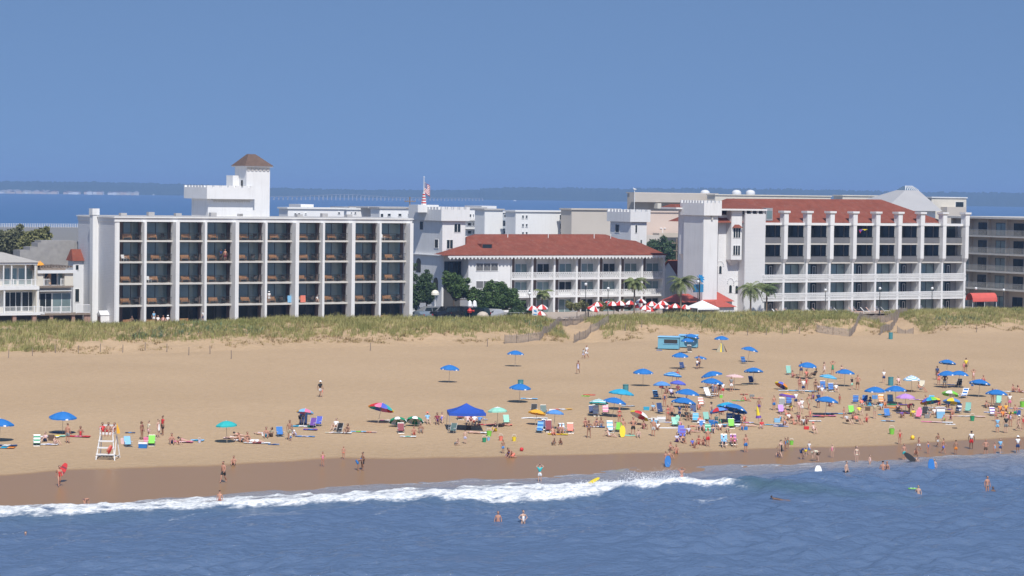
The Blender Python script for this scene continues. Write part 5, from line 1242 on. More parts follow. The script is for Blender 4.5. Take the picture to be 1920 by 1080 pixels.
# ------------------------------------------------------------------ cars in the lot
def car(px, py, v, L, H, Wd, body, label, kind, rot=0.0, cat='car'):
    """profile extruded across the width with tumblehome; local x is forward"""
    u = P(px, py, v)[0]; e = empty('parked_' + cat, (*to_xy(u, v), 4.67), TH + rot, label, cat if cat != 'truck' else 'pickup truck', 'vehicles in the hotel car park')
    if kind == 'van': top = [(-L/2, .75), (-L/2+.05, 1.05), (-L/2+.35, H-.12), (-L/2+.7, H), (L*.12, H), (L*.30, H-.55), (L*.47, H-.85), (L/2, .6)]
    elif kind == 'suv': top = [(-L/2, .8), (-L/2+.08, 1.1), (-L/2+.3, H-.1), (-L/2+.5, H), (L*.08, H), (L*.2, H-.6), (L*.46, H-.75), (L/2, .7)]
    elif kind == 'pickup': top = [(-L/2, .6), (-L/2, 1.05), (-L*.12, 1.05), (-L*.08, H-.05), (L*.10, H), (L*.22, 1.1), (L*.47, 1.0), (L/2, .7)]
    else: top = [(-L/2, .6), (-L/2+.05, .95), (-L*.33, 1.0), (-L*.2, H-.05), (-L*.02, H), (L*.1, H-.03), (L*.25, .98), (L*.46, .85), (L/2, .55)]
    prof_ = top + [(L/2-.1, .28), (-L/2+.1, .28)]
    b = MB(); n = len(prof_); vs = []
    for s, yy in ((-1, -Wd/2), (1, Wd/2)):
        for x, z in prof_: vs.append((x, yy*(1.0 if z < 1.1 else .84), z))
    ms = [(x, s*Wd/2*.98, z) for s in (-1, 1) for x, z in prof_]
    b.add(vs, [tuple(range(n)), tuple(range(2*n-1, n-1, -1))] + [((i+1) % n, i, i+n, (i+1) % n+n) for i in range(n)])
    b.build('body', body, e)
    zb, zt2 = (1.08, H-.14); x0, x1 = {'van': (-L/2+.45, L*.2), 'suv': (-L/2+.4, L*.08), 'pickup': (-L*.06, L*.14), 'car': (-L*.22, L*.14)}[kind]
    if kind == 'car': zb = .95
    for s in (-1, 1):
        g_ = MB(); y = s*(Wd/2*.915+.015); y2 = s*(Wd/2*.84+.012)
        k_ = 3 if kind in ('van', 'suv') else 2
        for q in range(k_):
            a = x0+(x1-x0)*q/k_+.04; c = x0+(x1-x0)*(q+1)/k_-.04; sl = .32 if q == k_-1 else 0
            pts = [(a, s*(Wd/2*.93), zb), (c+sl, s*(Wd/2*.93), zb), (c, y2, zt2), (a, y2, zt2)]; g_.add(pts + [(p[0], p[1]-s*.03, p[2]) for p in pts], [(0,1,2,3), (7,6,5,4)])
        g_.build('side_windows', GLASSD, e)
        for x in (-L*.31, L*.32):
            w = MB(); w.tube((x, s*(Wd/2-.2), .33), (x, s*(Wd/2+.01), .33), .33, n=16); wo_ = w.build('wheel', mat('tyre', (.02, .02, .02), .8), e)
            w = MB(); w.tube((x, s*(Wd/2+.012), .33), (x, s*(Wd/2+.025), .33), .19, n=12); w.build('rim', mat('alloy', (.4, .4, .4), .3, metal=.8), wo_)
        h = MB(); h.box(L/2-.22, L/2-.06, s*(Wd/2-.4), s*(Wd/2-.1), .62, .78); h.build('headlight', mat('lens', (.7, .7, .7), .1), e)
        h = MB(); h.box(-L/2-.02, -L/2+.06, s*(Wd/2-.02), s*(Wd/2-.22), .8, 1.0); h.build('tail_light', mat('red_lens', (.35, .02, .02), .2), e)
    return e
SILV = mat('silver_paint', (.45, .46, .48), .25, .02, 1, metal=.5); BLK = mat('black_paint', (.012, .014, .018), .15, .02, 1); NAVYP = mat('dark_green_paint', (.01, .025, .03), .15, .02, 1)
car(805, 592, 320, 5.0, 1.75, 1.95, SILV, 'silver minivan parked left of the dark vehicles', 'van', math.pi, 'van')
car(776, 588, 324.5, 4.6, 1.6, 1.85, mat('white_car_paint', (.7, .7, .7), .25), 'white car mostly hidden behind the hotel end', 'suv', .3)
car(787, 604, 314.8, 4.3, 1.4, 1.8, mat('grey_blue_paint', (.16, .2, .24), .25), 'small grey hatchback nearest the dune beside the hotel end', 'car', 1.7)
car(836, 598, 317.5, 4.9, 1.85, 2.0, BLK, 'black sport utility car before the castle tower', 'suv', math.pi+.1)
car(868, 598, 317.8, 5.6, 1.85, 2.0, mat('charcoal_paint', (.02, .022, .025), .2), 'dark pickup truck parked between the black car and the green one', 'pickup', .08, 'truck')
car(890, 600, 316, 4.7, 1.75, 1.9, NAVYP, 'dark green car left of the pale boulder', 'suv', math.pi/2+.5)
car(924, 604, 315.5, 4.9, 1.5, 1.9, mat('pale_silver_paint', (.5, .5, .5), .25, metal=.3), 'low silver car half hidden by the dune under the pine', 'car', math.pi+.05)
u, v = P(905, 600, 312.6)[0], 312.6
b = MB(); b.ball((u, v, gz(u, v)+.55), .95, 0, 14, .85); o = b.build('boulder', mat('pale_boulder', (.5, .43, .36), .9, .1, 2, .5), None, (u, v, gz(u, v)), True); o.location = (*to_xy(u, v), gz(u, v)); o.rotation_euler = (0, 0, TH); tag(o, 'pale rounded boulder at the dune edge beside the silver car', 'boulder')
# red and white parasol pair by the pine (folded), bicycles along the lot edge
for i, (x, w) in enumerate(((881, 'left'), (890, 'right'))):
    v = 315.5; u, z = P(x, 563, v); T = Th('folded_umbrella', u, v, 4.67, f'tied white patio umbrella over red trim beside the pine, {w} of the two', 'umbrella', 'tied patio umbrellas')
    b = MB(); b.lathe([(.05, z-4.67), (.28, z-4.67-.25), (.36, z-4.67-.9), (.12, z-4.67-1.2)], (u, v, 4.67), 8); T.part('canopy', b, WHITEC)
    b = MB(); b.lathe([(.12, z-4.67-1.2), (.42, z-4.67-1.6), (.3, z-4.67-1.9), (.05, z-4.67-1.95)], (u, v, 4.67), 8); T.part('trim', b, REDP); b = MB(); b.tube((u, v, 4.5), (u, v, z), .04); T.part('pole', b, POLE)
def bicycle(px, v, label, rot, col):
    u = P(px, 590, v)[0]; e = empty('bicycle', (*to_xy(u, v), 4.68), TH+rot, label, 'bicycle', 'bicycles at the lot edge')
    for x in (-.52, .52):
        w = MB()
        for i in range(20):
            a0, a1 = 2*math.pi*i/20, 2*math.pi*(i+1)/20; w.tube((x+.33*math.cos(a0), 0, .34+.33*math.sin(a0)), (x+.33*math.cos(a1), 0, .34+.33*math.sin(a1)), .022, n=4)
        w.build('wheel', IRON, e)
    f = MB(); f.path([(-.52, 0, .34), (-.05, 0, .32), (-.2, 0, .85), (.38, 0, .85), (-.05, 0, .32)], .02); f.path([(.52, 0, .34), (.36, 0, .98)], .018); f.path([(-.52, 0, .34), (-.2, 0, .82)], .014); f.build('frame', col, e)
    f = MB(); f.tube((.36, -.28, 1.02), (.36, .28, 1.02), .016); f.build('handlebar', PLASTW, e); f = MB(); f.box(-.34, -.08, -.07, .07, .92, .98); f.build('saddle', IRON, e)
for i, (x, w) in enumerate([(958, 'leftmost'), (966, 'second'), (974, 'third'), (983, 'fourth'), (991, 'fifth')]):
    bicycle(x, 312.2, f'bicycle {w} from the left in the rack beside the white sign', rad(60+i*9), [PLASTW, IRON, mat('blue_frame', (.05, .1, .4), .3), PLASTW, REDP][i])
# lantern string posts and the bird on the pole top
u, z = P(1190, 355, 500); T = Th('bird', u, 500, z, 'white bird perched on a thin pole at the left end of the tan hall roof', 'bird')
b = MB(); b.ball((u, 500, z), .28, 0, 8, .8, 1.5); b.ball((u-.35, 500, z+.25), .15, 0, 8); b.tube((u+.3, 500, z), (u+.7, 500, z-.1), .1, .02); T.part('body', b, PLASTW)
T = Th('thin_pole', u, 500, 4, 'thin grey pole carrying the bird at the end of the tan hall', 'pole'); b = MB(); b.tube((u, 500, 3), (u, 500, z-.2), .08); T.part('pole', b, PW)

# ------------------------------------------------------------------ far away: bridge, town on the far shore, marina, boats
HZ = mat('bridge_concrete', (.35, .35, .35), .9)
x0, z_, D = 505, 0, 5200
d0 = ray(505, 358); d1 = ray(905, 366); p0 = d0*(D/d0.y); p1 = d1*(D*1.18/d1.y)
e = empty('road_bridge', (p0.x, p0.y, 0), 0, 'very long low bridge on many piers crossing the far bay', 'bridge')
b = MB(); dv_ = Vector((p1.x-p0.x, p1.y-p0.y, 0)); hz0, hz1 = CAMZ+p0.z, CAMZ+p1.z
n = 54
def bp_(t, k=0): hh = 7.5 + 6.5*math.exp(-((t-.32)/.16)**2); return Vector((dv_.x*t, dv_.y*t+k, hh))
for i in range(n):
    a, c = bp_(i/n), bp_((i+1)/n); b.add([a+Vector((0,0,-1.2)), c+Vector((0,0,-1.2)), c, a, a+Vector((0,9,-1.2)), c+Vector((0,9,-1.2)), c+Vector((0,9,0)), a+Vector((0,9,0))], [(0,1,2,3), (7,6,5,4), (3,2,6,7)])
b.build('deck', HZ, e); 
for i in range(n+1):
    a = bp_(i/n); q = MB(); q.box(a.x-1.3, a.x+1.3, a.y+1, a.y+8, -1, a.z-1.2); q.build('pier', HZ, e)
rr = random.Random(8)
def far_houses(x0, x1, y0, y1, n, D, where, lab):
    for i in range(n):
        x = x0+(x1-x0)*(i+.5)/n + rr.uniform(-1.2, 1.2); d = ray(x, rr.uniform(y0, y1)); t = (D+rr.uniform(-40, 60))/d.y; w = rr.uniform(5, 9); h = rr.uniform(5, 9)
        zz = 0.4; e = empty('far_house', (d.x*t, d.y*t, zz), 0, f'tiny pale house {ORD[i]} from the left in the {lab}', 'house', lab)
        b = MB(); b.box(-w, w, -5, 5, 0, h); b.build('wall', [PW, CREAM, PEACH][rr.randrange(3)], e); b = MB(); b.prism([(-w-.5, h), (w+.5, h), (0, h+3.4)], -5.5, 5.5); b.build('roof', [GREYROOF, BRNROOF][rr.randrange(2)], e)
far_houses(1, 108, 354, 360, 26, 6900, '', 'far shore village at the left edge'); far_houses(121, 150, 354, 359, 6, 6900, '', 'first far cluster right of the village')
far_houses(160, 194, 354, 359, 7, 6900, '', 'second far cluster right of the village'); far_houses(204, 258, 355, 359, 11, 6900, '', 'third far cluster right of the village')
for i, (x, y, l) in enumerate(((288, 366, 'small white boat on the left part of the bay'), (884, 371, 'small white boat below the bridge end'), (965, 377, 'small white boat left of the wooded point'), (1290, 372, 'small white boat before the wooded shore'), (838, 373, 'faint white boat beside the flagpole'))):
    d = ray(x, y); t = -CAMZ/d.z; e = empty('motor_boat', (d.x*t, d.y*t, 0), rr.uniform(-.4, .4), l, 'boat', 'boats far out on the bay')
    b = MB(); b.prismz([(-4, -1.3), (2.5, -1.3), (5, 0), (2.5, 1.3), (-4, 1.3)], -.2, 1.2); b.build('hull', PLASTW, e); b = MB(); b.taper((-1.5, 1.5, -1, 1), (-1.2, .8, -.8, .8), 1.2, 2.9); b.build('cabin', PLASTW, e)
mb = None
for i in range(46):
    x = 2+i*3.25; d = ray(x, 428.5+rr.uniform(-.4, .4)); t = 1238/to_uv(d.x, d.y)[1]; loc = (d.x*t, d.y*t, -1)
    if mb is None: q = MB(); q.tube((0, 0, 0), (0, 0, 4.4), .25, .22, 7); q.lathe([(.34, 4.4), (.01, 4.8)], (0, 0, 0), 7); mb = q.build('piling', PALEW); o = mb
    else: o = mb.copy(); COL.objects.link(o)
    o.location = loc; tag(o, 'white capped marina piling in the row behind the trees at left', 'piling', 'marina pilings')
for i in range(9):
    u, v = (lambda d, t: (to_uv(d.x*t, d.y*t)))(ray(90+7.2*i, 452), 700/ray(90+7.2*i, 452).y); T = Th('trailer', u, v, 2.5, f'pale trailer, {ORD[i]} from the left in the hazy row left of the hotel', 'trailer', 'trailer roofs behind the beach houses')
    b = MB(); b.box(u-2.2, u+2.2, v, v+14, 2, 6.0); T.part('wall', b, PALEW); b = MB(); b.prism([(u-2.4, 6.0), (u+2.4, 6.0), (u, 6.9)], v-.2, v+14.2); T.part('roof', b, GREYROOF)
# ------------------------------------------------------------------ things on the beach
CM = {
 'blue': (0.02, 0.165, 0.48), 'mblue': (0.10, 0.28, 0.62), 'lblue': (0.22, 0.48, 0.72), 'navy': (0.02, 0.05, 0.16), 'teal': (0.03, 0.42, 0.42), 'turq': (0.03, 0.36, 0.56),
 'violet': (0.10, 0.13, 0.55), 'white': (0.80, 0.80, 0.80), 'green': (0.02, 0.28, 0.13), 'lime': (0.20, 0.58, 0.06), 'yellow': (0.80, 0.62, 0.03), 'orange': (0.80, 0.26, 0.03),
 'gold': (0.80, 0.42, 0.03), 'red': (0.58, 0.03, 0.03), 'coral': (0.78, 0.22, 0.15), 'maroon': (0.22, 0.025, 0.04), 'pink': (0.75, 0.20, 0.34), 'palepink': (0.76, 0.52, 0.50),
 'lilac': (0.50, 0.26, 0.62), 'purple': (0.16, 0.07, 0.32), 'mint': (0.30, 0.62, 0.48), 'seafoam': (0.22, 0.48, 0.40), 'black': (0.02, 0.02, 0.02), 'grey': (0.22, 0.23, 0.23),
 'sage': (0.10, 0.16, 0.15), 'brown': (0.13, 0.08, 0.05), 'cream': (0.70, 0.64, 0.48), 'khaki': (0.38, 0.33, 0.22), 'lgrey': (0.5, 0.5, 0.5), 'lavender': (0.55, 0.55, 0.72), 'dkblue': (0.02, 0.08, 0.30), 'bin': (0.06, 0.24, 0.27), 'boxblue': (0.15, 0.38, 0.50), 'peach': (0.72, 0.42, 0.27)}
def C(k): return mat('cloth_' + k, CM[k], 0.6, 0.05, 2.5)
U8 = 8
def solid(i, k): return 0
def umb(x, y, R, cols, label, tilt=(0, 0), pat=None, H=2.0, h=None, n=8, logo=False):
    u, v, z = GP(x, y, H*math.cos(max(abs(tilt[0]), abs(tilt[1])))); h = h or 0.42*R/1.1
    lg = cols == ['blue']; pr = make_umbrella(str(cols) + str(pat), R, H, h, n, [C(c) for c in cols] + ([C('white')] if lg else []), PATS[pat] if pat else solid, logo=1 if lg else 0)
    # tilt about the foot
    e = put_copy(pr, (*to_xy(u, v), z), (0, 0, rng.uniform(0, .7)), label, 'umbrella', 'beach umbrellas')
    # (x, y) are the apex as seen, so shift the foot when the pole leans
    if tilt != (0, 0):
        e.rotation_euler = (tilt[0], tilt[1], 0); L = H
        off = Matrix.Rotation(tilt[1], 3, 'Y') @ Matrix.Rotation(tilt[0], 3, 'X') @ Vector((0, 0, L)); e.location = Vector((*to_xy(u, v), z)) - Vector((off.x, off.y, 0))
    else: e.rotation_euler = (rng.uniform(-.06, .06), rng.uniform(-.06, .06), rng.uniform(0, .7))
    return e
PATS = {'alt': lambda i, k: i % 2, 'rain': lambda i, k: i % 6, 'ring': lambda i, k: k % 2, 'ring2': lambda i, k: 1 if k in (3, 5) else 0, 'tri': lambda i, k: i % 3, 'quad': lambda i, k: i % 4,
        'spot': lambda i, k: (i*7+k*5) % 2, 'ring3': lambda i, k: min(2, k//2), 'half': lambda i, k: 0 if i < 4 else 1}
def face(o, roll): o.rotation_euler = (Matrix.Rotation(rad(roll), 3, 'Y') @ Matrix.Rotation(rad(90), 3, 'Z') @ Matrix.Rotation(rad(-78), 3, 'Y')).to_euler()
T_ = 'blue beach umbrella '
umb(-1, 785, 1.2, ['blue'], T_+'cut by the left edge of the view'); umb(118, 772, 1.25, ['blue'], T_+'over the towels left of the lifeguard stand', (.05, .02))
umb(426, 789, .95, ['teal'], 'small teal green umbrella over a group lying on towels'); umb(573, 766, .8, ['gold', 'lblue', 'pink', 'lblue'], 'small umbrella in yellow, sky blue and pink panels', (-.25, .1), 'quad', 1.7)
umb(717, 755, 1.25, ['orange', 'red', 'pink', 'violet', 'teal', 'yellow'], 'large rainbow umbrella standing alone on open sand', (-.25, .2), 'rain', n=12, h=.5)
umb(746, 782, .85, ['green', 'white'], 'low green and white umbrella, left one of the pair', (-.45, -.05), 'alt', 1.0, .38, 10); umb(779, 781, .85, ['green', 'white'], 'low green and white umbrella, right one of the pair', (-.45, .1), 'alt', 1.0, .38, 10)
umb(842, 684, 1.12, ['blue'], T_+'standing alone, leftmost of the three lone ones'); umb(966, 657, 1.08, ['blue'], T_+'standing alone nearest the first sand fence')
umb(974, 719, 1.12, ['blue'], T_+'with a teal bin right behind it'); umb(934, 763, .95, ['white', 'mint'], 'white and pale green umbrella right of the blue canopy tent', (0, 0), 'ring3')
umb(1008, 768, .85, ['gold', 'gold', 'white'], 'golden orange umbrella with a white edge', (-.2, .15), None, 1.6); umb(1041, 768, .85, ['mblue'], 'faded blue umbrella beside the golden one', (-.1, .05), None, 1.9)
umb(1123, 748, .95, ['teal', 'white'], 'umbrella in teal and white rings', (-.2, .05), 'ring', 1.8); umb(1154, 745, 1.15, ['blue'], T_+'overlapping the ringed teal umbrella', (-.05, .15))
umb(1166, 729, 1.3, ['turq'], 'large turquoise umbrella in front of a teal bin', (-.1, .1), None, 2.2, .45, 10); umb(1203, 771, 1.0, ['yellow', 'red', 'white', 'white'], 'umbrella of yellow, red and white panels tilted over the sand', (-.3, .45), 'quad', 1.5)
umb(1206, 691, 1.15, ['blue'], T_+'standing alone left of the crowded middle'); umb(1241, 715, .92, ['mblue'], 'paler sky blue umbrella left of the violet one', (-.1, .0)); umb(1272, 713, .85, ['violet'], 'violet blue umbrella beside the paler one', (-.1, .1))
umb(1262, 697, 1.02, ['blue', 'lblue'], 'blue umbrella with a pale ring above the violet one', (-.1, .1), 'ring2'); umb(1275, 661, 1.02, ['blue'], T_+'with a dark chair below the rental box')
umb(1298, 626, 1.05, ['blue'], T_+'against the right part of the rental box', (-.1, .15)); umb(1289, 634, .9, ['blue'], T_+'lower one against the rental box'); umb(1353, 630, 1.0, ['blue'], T_+'over a bundle just right of the rental box')
umb(1314, 668, .75, ['blue'], T_+'carried low and flat behind the walking pair', (-.05, .1), None, 1.5, .2); umb(1333, 696, 1.2, ['blue'], T_+'upper one of the stacked middle pair', (-.1, -.2)); umb(1336, 709, 1.2, ['blue'], T_+'lower one of the stacked middle pair', (-.05, .08))
umb(1290, 729, 1.25, ['blue'], T_+'in the crowded middle, just above another larger one', (-.05, .1)); umb(1283, 745, 1.25, ['blue'], T_+'over the bare chested group in the middle', (-.12, .1)); umb(1377, 702, 1.05, ['palepink'], 'flat pale pink umbrella with a person beneath', (0, 0), None, 1.8, .2)
umb(1407, 650, 1.08, ['blue'], T_+'high on the beach over one blue chair', (-.05, .18)); umb(1413, 689, 1.1, ['blue'], T_+'over one navy chair, right of the pale pink umbrella', (-.15, 0)); umb(1366, 754, 1.15, ['turq'], 'turquoise umbrella hidden behind the big blue one', (-.2, .1))
umb(1380, 757, 1.3, ['blue'], T_+'largest one, tilted before the turquoise umbrella', (-.25, .25)); umb(1346, 763, .9, ['mblue', 'red', 'mblue', 'violet'], 'small blue and red umbrella left of the largest blue one', (-.2, -.2), 'quad', 1.7)
umb(1513, 679, 1.1, ['blue'], T_+'left of the two over the upper right group'); umb(1468, 717, .8, ['yellow', 'violet', 'orange', 'yellow'], 'yellow and violet umbrella tipped over on the sand', (-.3, .5), 'quad', .9); umb(1477, 737, .85, ['coral', 'gold', 'purple'], 'umbrella with coral, gold and purple rings', (-.05, .15), 'ring3', 1.9, .28)
umb(1554, 702, 1.0, ['turq', 'lblue'], 'light turquoise umbrella above two blue chairs', (-.05, .15), 'ring2', 1.6, .3); umb(1585, 692, 1.1, ['blue'], T_+'right of the light turquoise umbrella', (-.05, .05)); umb(1551, 743, 1.2, ['blue'], T_+'over the pink board, with a pale patch', (-.1, .1))
umb(1641, 725, 1.15, ['blue'], T_+'left one of the overlapping pair by the teal bin'); umb(1680, 723, 1.2, ['blue'], T_+'right one of the overlapping pair by the teal bin'); umb(1710, 704, .95, ['lblue', 'white', 'mblue'], 'pale umbrella speckled blue and white', (0, 0), 'spot', 1.9, .45)
umb(1777, 674, 1.05, ['blue'], T_+'highest one left of the person in yellow', (-.15, .1)); umb(1775, 695, 1.1, ['blue'], T_+'left one of the touching pair at right', (-.05, -.05)); umb(1800, 695, 1.05, ['blue'], T_+'right one of the touching pair at right', (-.05, .1))
umb(1838, 711, 1.2, ['blue'], T_+'with a long pole right of the touching pair', (-.15, .1)); umb(1869, 730, 1.2, ['blue'], T_+'nearest the right edge of the view', (-.1, .05)); umb(1698, 738, 1.0, ['lilac'], 'lilac umbrella below the overlapping blue pair', (-.05, .0))
umb(1783, 732, .95, ['lime', 'white'], 'lime green and white umbrella', (-.25, .15), 'alt', 1.7); umb(1743, 744, 1.1, ['red', 'violet', 'turq', 'lime', 'yellow', 'pink'], 'rainbow umbrella in the right hand crowd', (-.3, -.15), 'rain', 1.5, .45, 12); umb(1786, 746, 1.0, ['mblue', 'yellow', 'mblue', 'gold'], 'blue and yellow umbrella right of the rainbow one', (-.25, .1), 'quad', 1.7)
# rolled umbrella
u, v, z = GP(1424, 797); b = MB(); b.lathe([(.02, 1.95), (.09, 1.7), (.2, 1.0), (.3, .75), (.04, .8)], (0, 0, 0), 8, 0); b.lathe([(.201, 1.0), (.301, .75)], (0, 0, 0), 8, 1)
e = empty('folded_umbrella', (*to_xy(u, v), z), 0, 'closed yellow umbrella standing upright right of the largest blue umbrella', 'umbrella'); e.rotation_euler = (.1, -.15, 0)
c = b.build('canopy', [C('yellow'), C('purple')], e); b = MB(); b.tube((0, 0, -.2), (0, 0, 2.05), .02); b.build('pole', POLE, e)
# canopy tent
u, v, z = GP(874, 805); xy = to_xy(u, v); e = empty('canopy_tent', (*xy, z), TH-.45, 'royal blue pop up canopy tent on four thin legs', 'tent')
b = MB(); w = 1.85; hh = 1.7; n = 10
for s in range(4):
    a = math.pi/4+s*math.pi/2; a2 = a+math.pi/2; c0 = Vector((w*math.sqrt(2)*.94*math.cos(a), w*math.sqrt(2)*.94*math.sin(a), hh)); c1 = Vector((w*math.sqrt(2)*.94*math.cos(a2), w*math.sqrt(2)*.94*math.sin(a2), hh)); ap = Vector((0, 0, hh+.8))
    for i in range(n):
        for k in range(4):
            def pt(i, k):
                e_ = c0.lerp(c1, i/n); e_.z -= .0; t = k/4; q = ap.lerp(e_, t); q.z -= .10*math.sin(math.pi*t) + .05*math.sin(math.pi*i/n)*t; return q
            b.add([pt(i, k), pt(i+1, k), pt(i+1, k+1), pt(i, k+1)], [(3,2,1,0)])
        p, q = pt(i, 4), pt(i+1, 4); b.add([p, q, q-Vector((0,0,.25)), p-Vector((0,0,.25))], [(0,1,2,3)])
b.build('canopy', C('dkblue') if False else mat('royal_canvas', (.02, .08, .42), .6, .05, 2), e)
for s in range(4):
    a = math.pi/4+s*math.pi/2; x, y = w*1.28*math.cos(a), w*1.28*math.sin(a); b = MB(); b.tube((x*1.06, y*1.06, -.1), (x, y, hh-.1), .022); b.build('leg', mat('alu_leg', (.5,.5,.5), .4, metal=.6), e)

# beach chairs
CHC = {}
def chair_proto(cols, kind):
    k = (tuple(cols), kind)
    if k in CHC: return CHC[k]
    e = bpy.data.objects.new('beach_chair', None); w = .28; bk = {'low': (.78, .42), 'tall': (1.0, .45), 'lounge': (1.05, .8)}[kind]; sh = .22 if kind != 'lounge' else .3; f = MB(); nst = 10
    top = Vector((0, .22+bk[1]*.75, sh+bk[0]*(.85 if kind != 'lounge' else .72))); seatb = Vector((0, .22, sh-.04)); seatf = Vector((0, -.25, sh+.05))
    if kind == 'lounge': seatf = Vector((0, -.95, sh+.02))
    pts = [seatf.lerp(seatb, i/5) for i in range(6)] + [seatb.lerp(top, i/nst) for i in range(1, nst+1)]
    for i in range(len(pts)-1):
        p, q = pts[i], pts[i+1]; s = -.03*math.sin(math.pi*(i % 6)/6)
        f.add([(-w, p.y, p.z), (w, p.y, p.z), (w, q.y, q.z), (-w, q.y, q.z), (-w, p.y+.012, p.z-.02), (w, p.y+.012, p.z-.02), (w, q.y+.012, q.z-.02), (-w, q.y+.012, q.z-.02)], [(0,1,2,3), (7,6,5,4), (0,3,7,4), (1,5,6,2), (3,2,6,7), (0,4,5,1)], (i//2) % len(cols))
    fo = bpy.data.objects.new('fabric', f.mesh('fabric', [C(c) for c in cols])); fo.parent = e
    g_ = MB()
    for s in (-1, 1):
        x = s*(w+.02); g_.path([(x, seatf.y, 0.02), (x, seatf.y, seatf.z), (x, seatb.y, seatb.z), (x, top.y, top.z+.02)], .014, 5); g_.path([(x, top.y*.55+.1, 0.02), (x, seatb.y-.05, .45), (x, -.05, .45)], .014, 5); g_.tube((x, seatb.y+.3, .02), (x, -.2, .02), .014, n=5); g_.box(x-.03, x+.03, -.18, .25, .45, .475, 1)
    g_.tube((-w-.02, top.y, top.z+.02), (w+.02, top.y, top.z+.02), .014, n=5); g_.tube((-w, seatf.y, .02), (w, seatf.y, .02), .012, n=5)
    go = bpy.data.objects.new('frame', g_.mesh('frame', [mat('chair_tube', (.45, .45, .45), .35, metal=.5), PLASTW])); go.parent = e
    CHC[k] = (e, [fo, go]); return CHC[k]
def chair(x, y, cols, label, rot=0, kind='low'):
    u, v, z = GP(x, y); put_copy(chair_proto(cols, kind), (*to_xy(u, v), z), (0, 0, rad(rot)), label, 'beach chair', 'beach chairs')
B_ = 'beach chair '
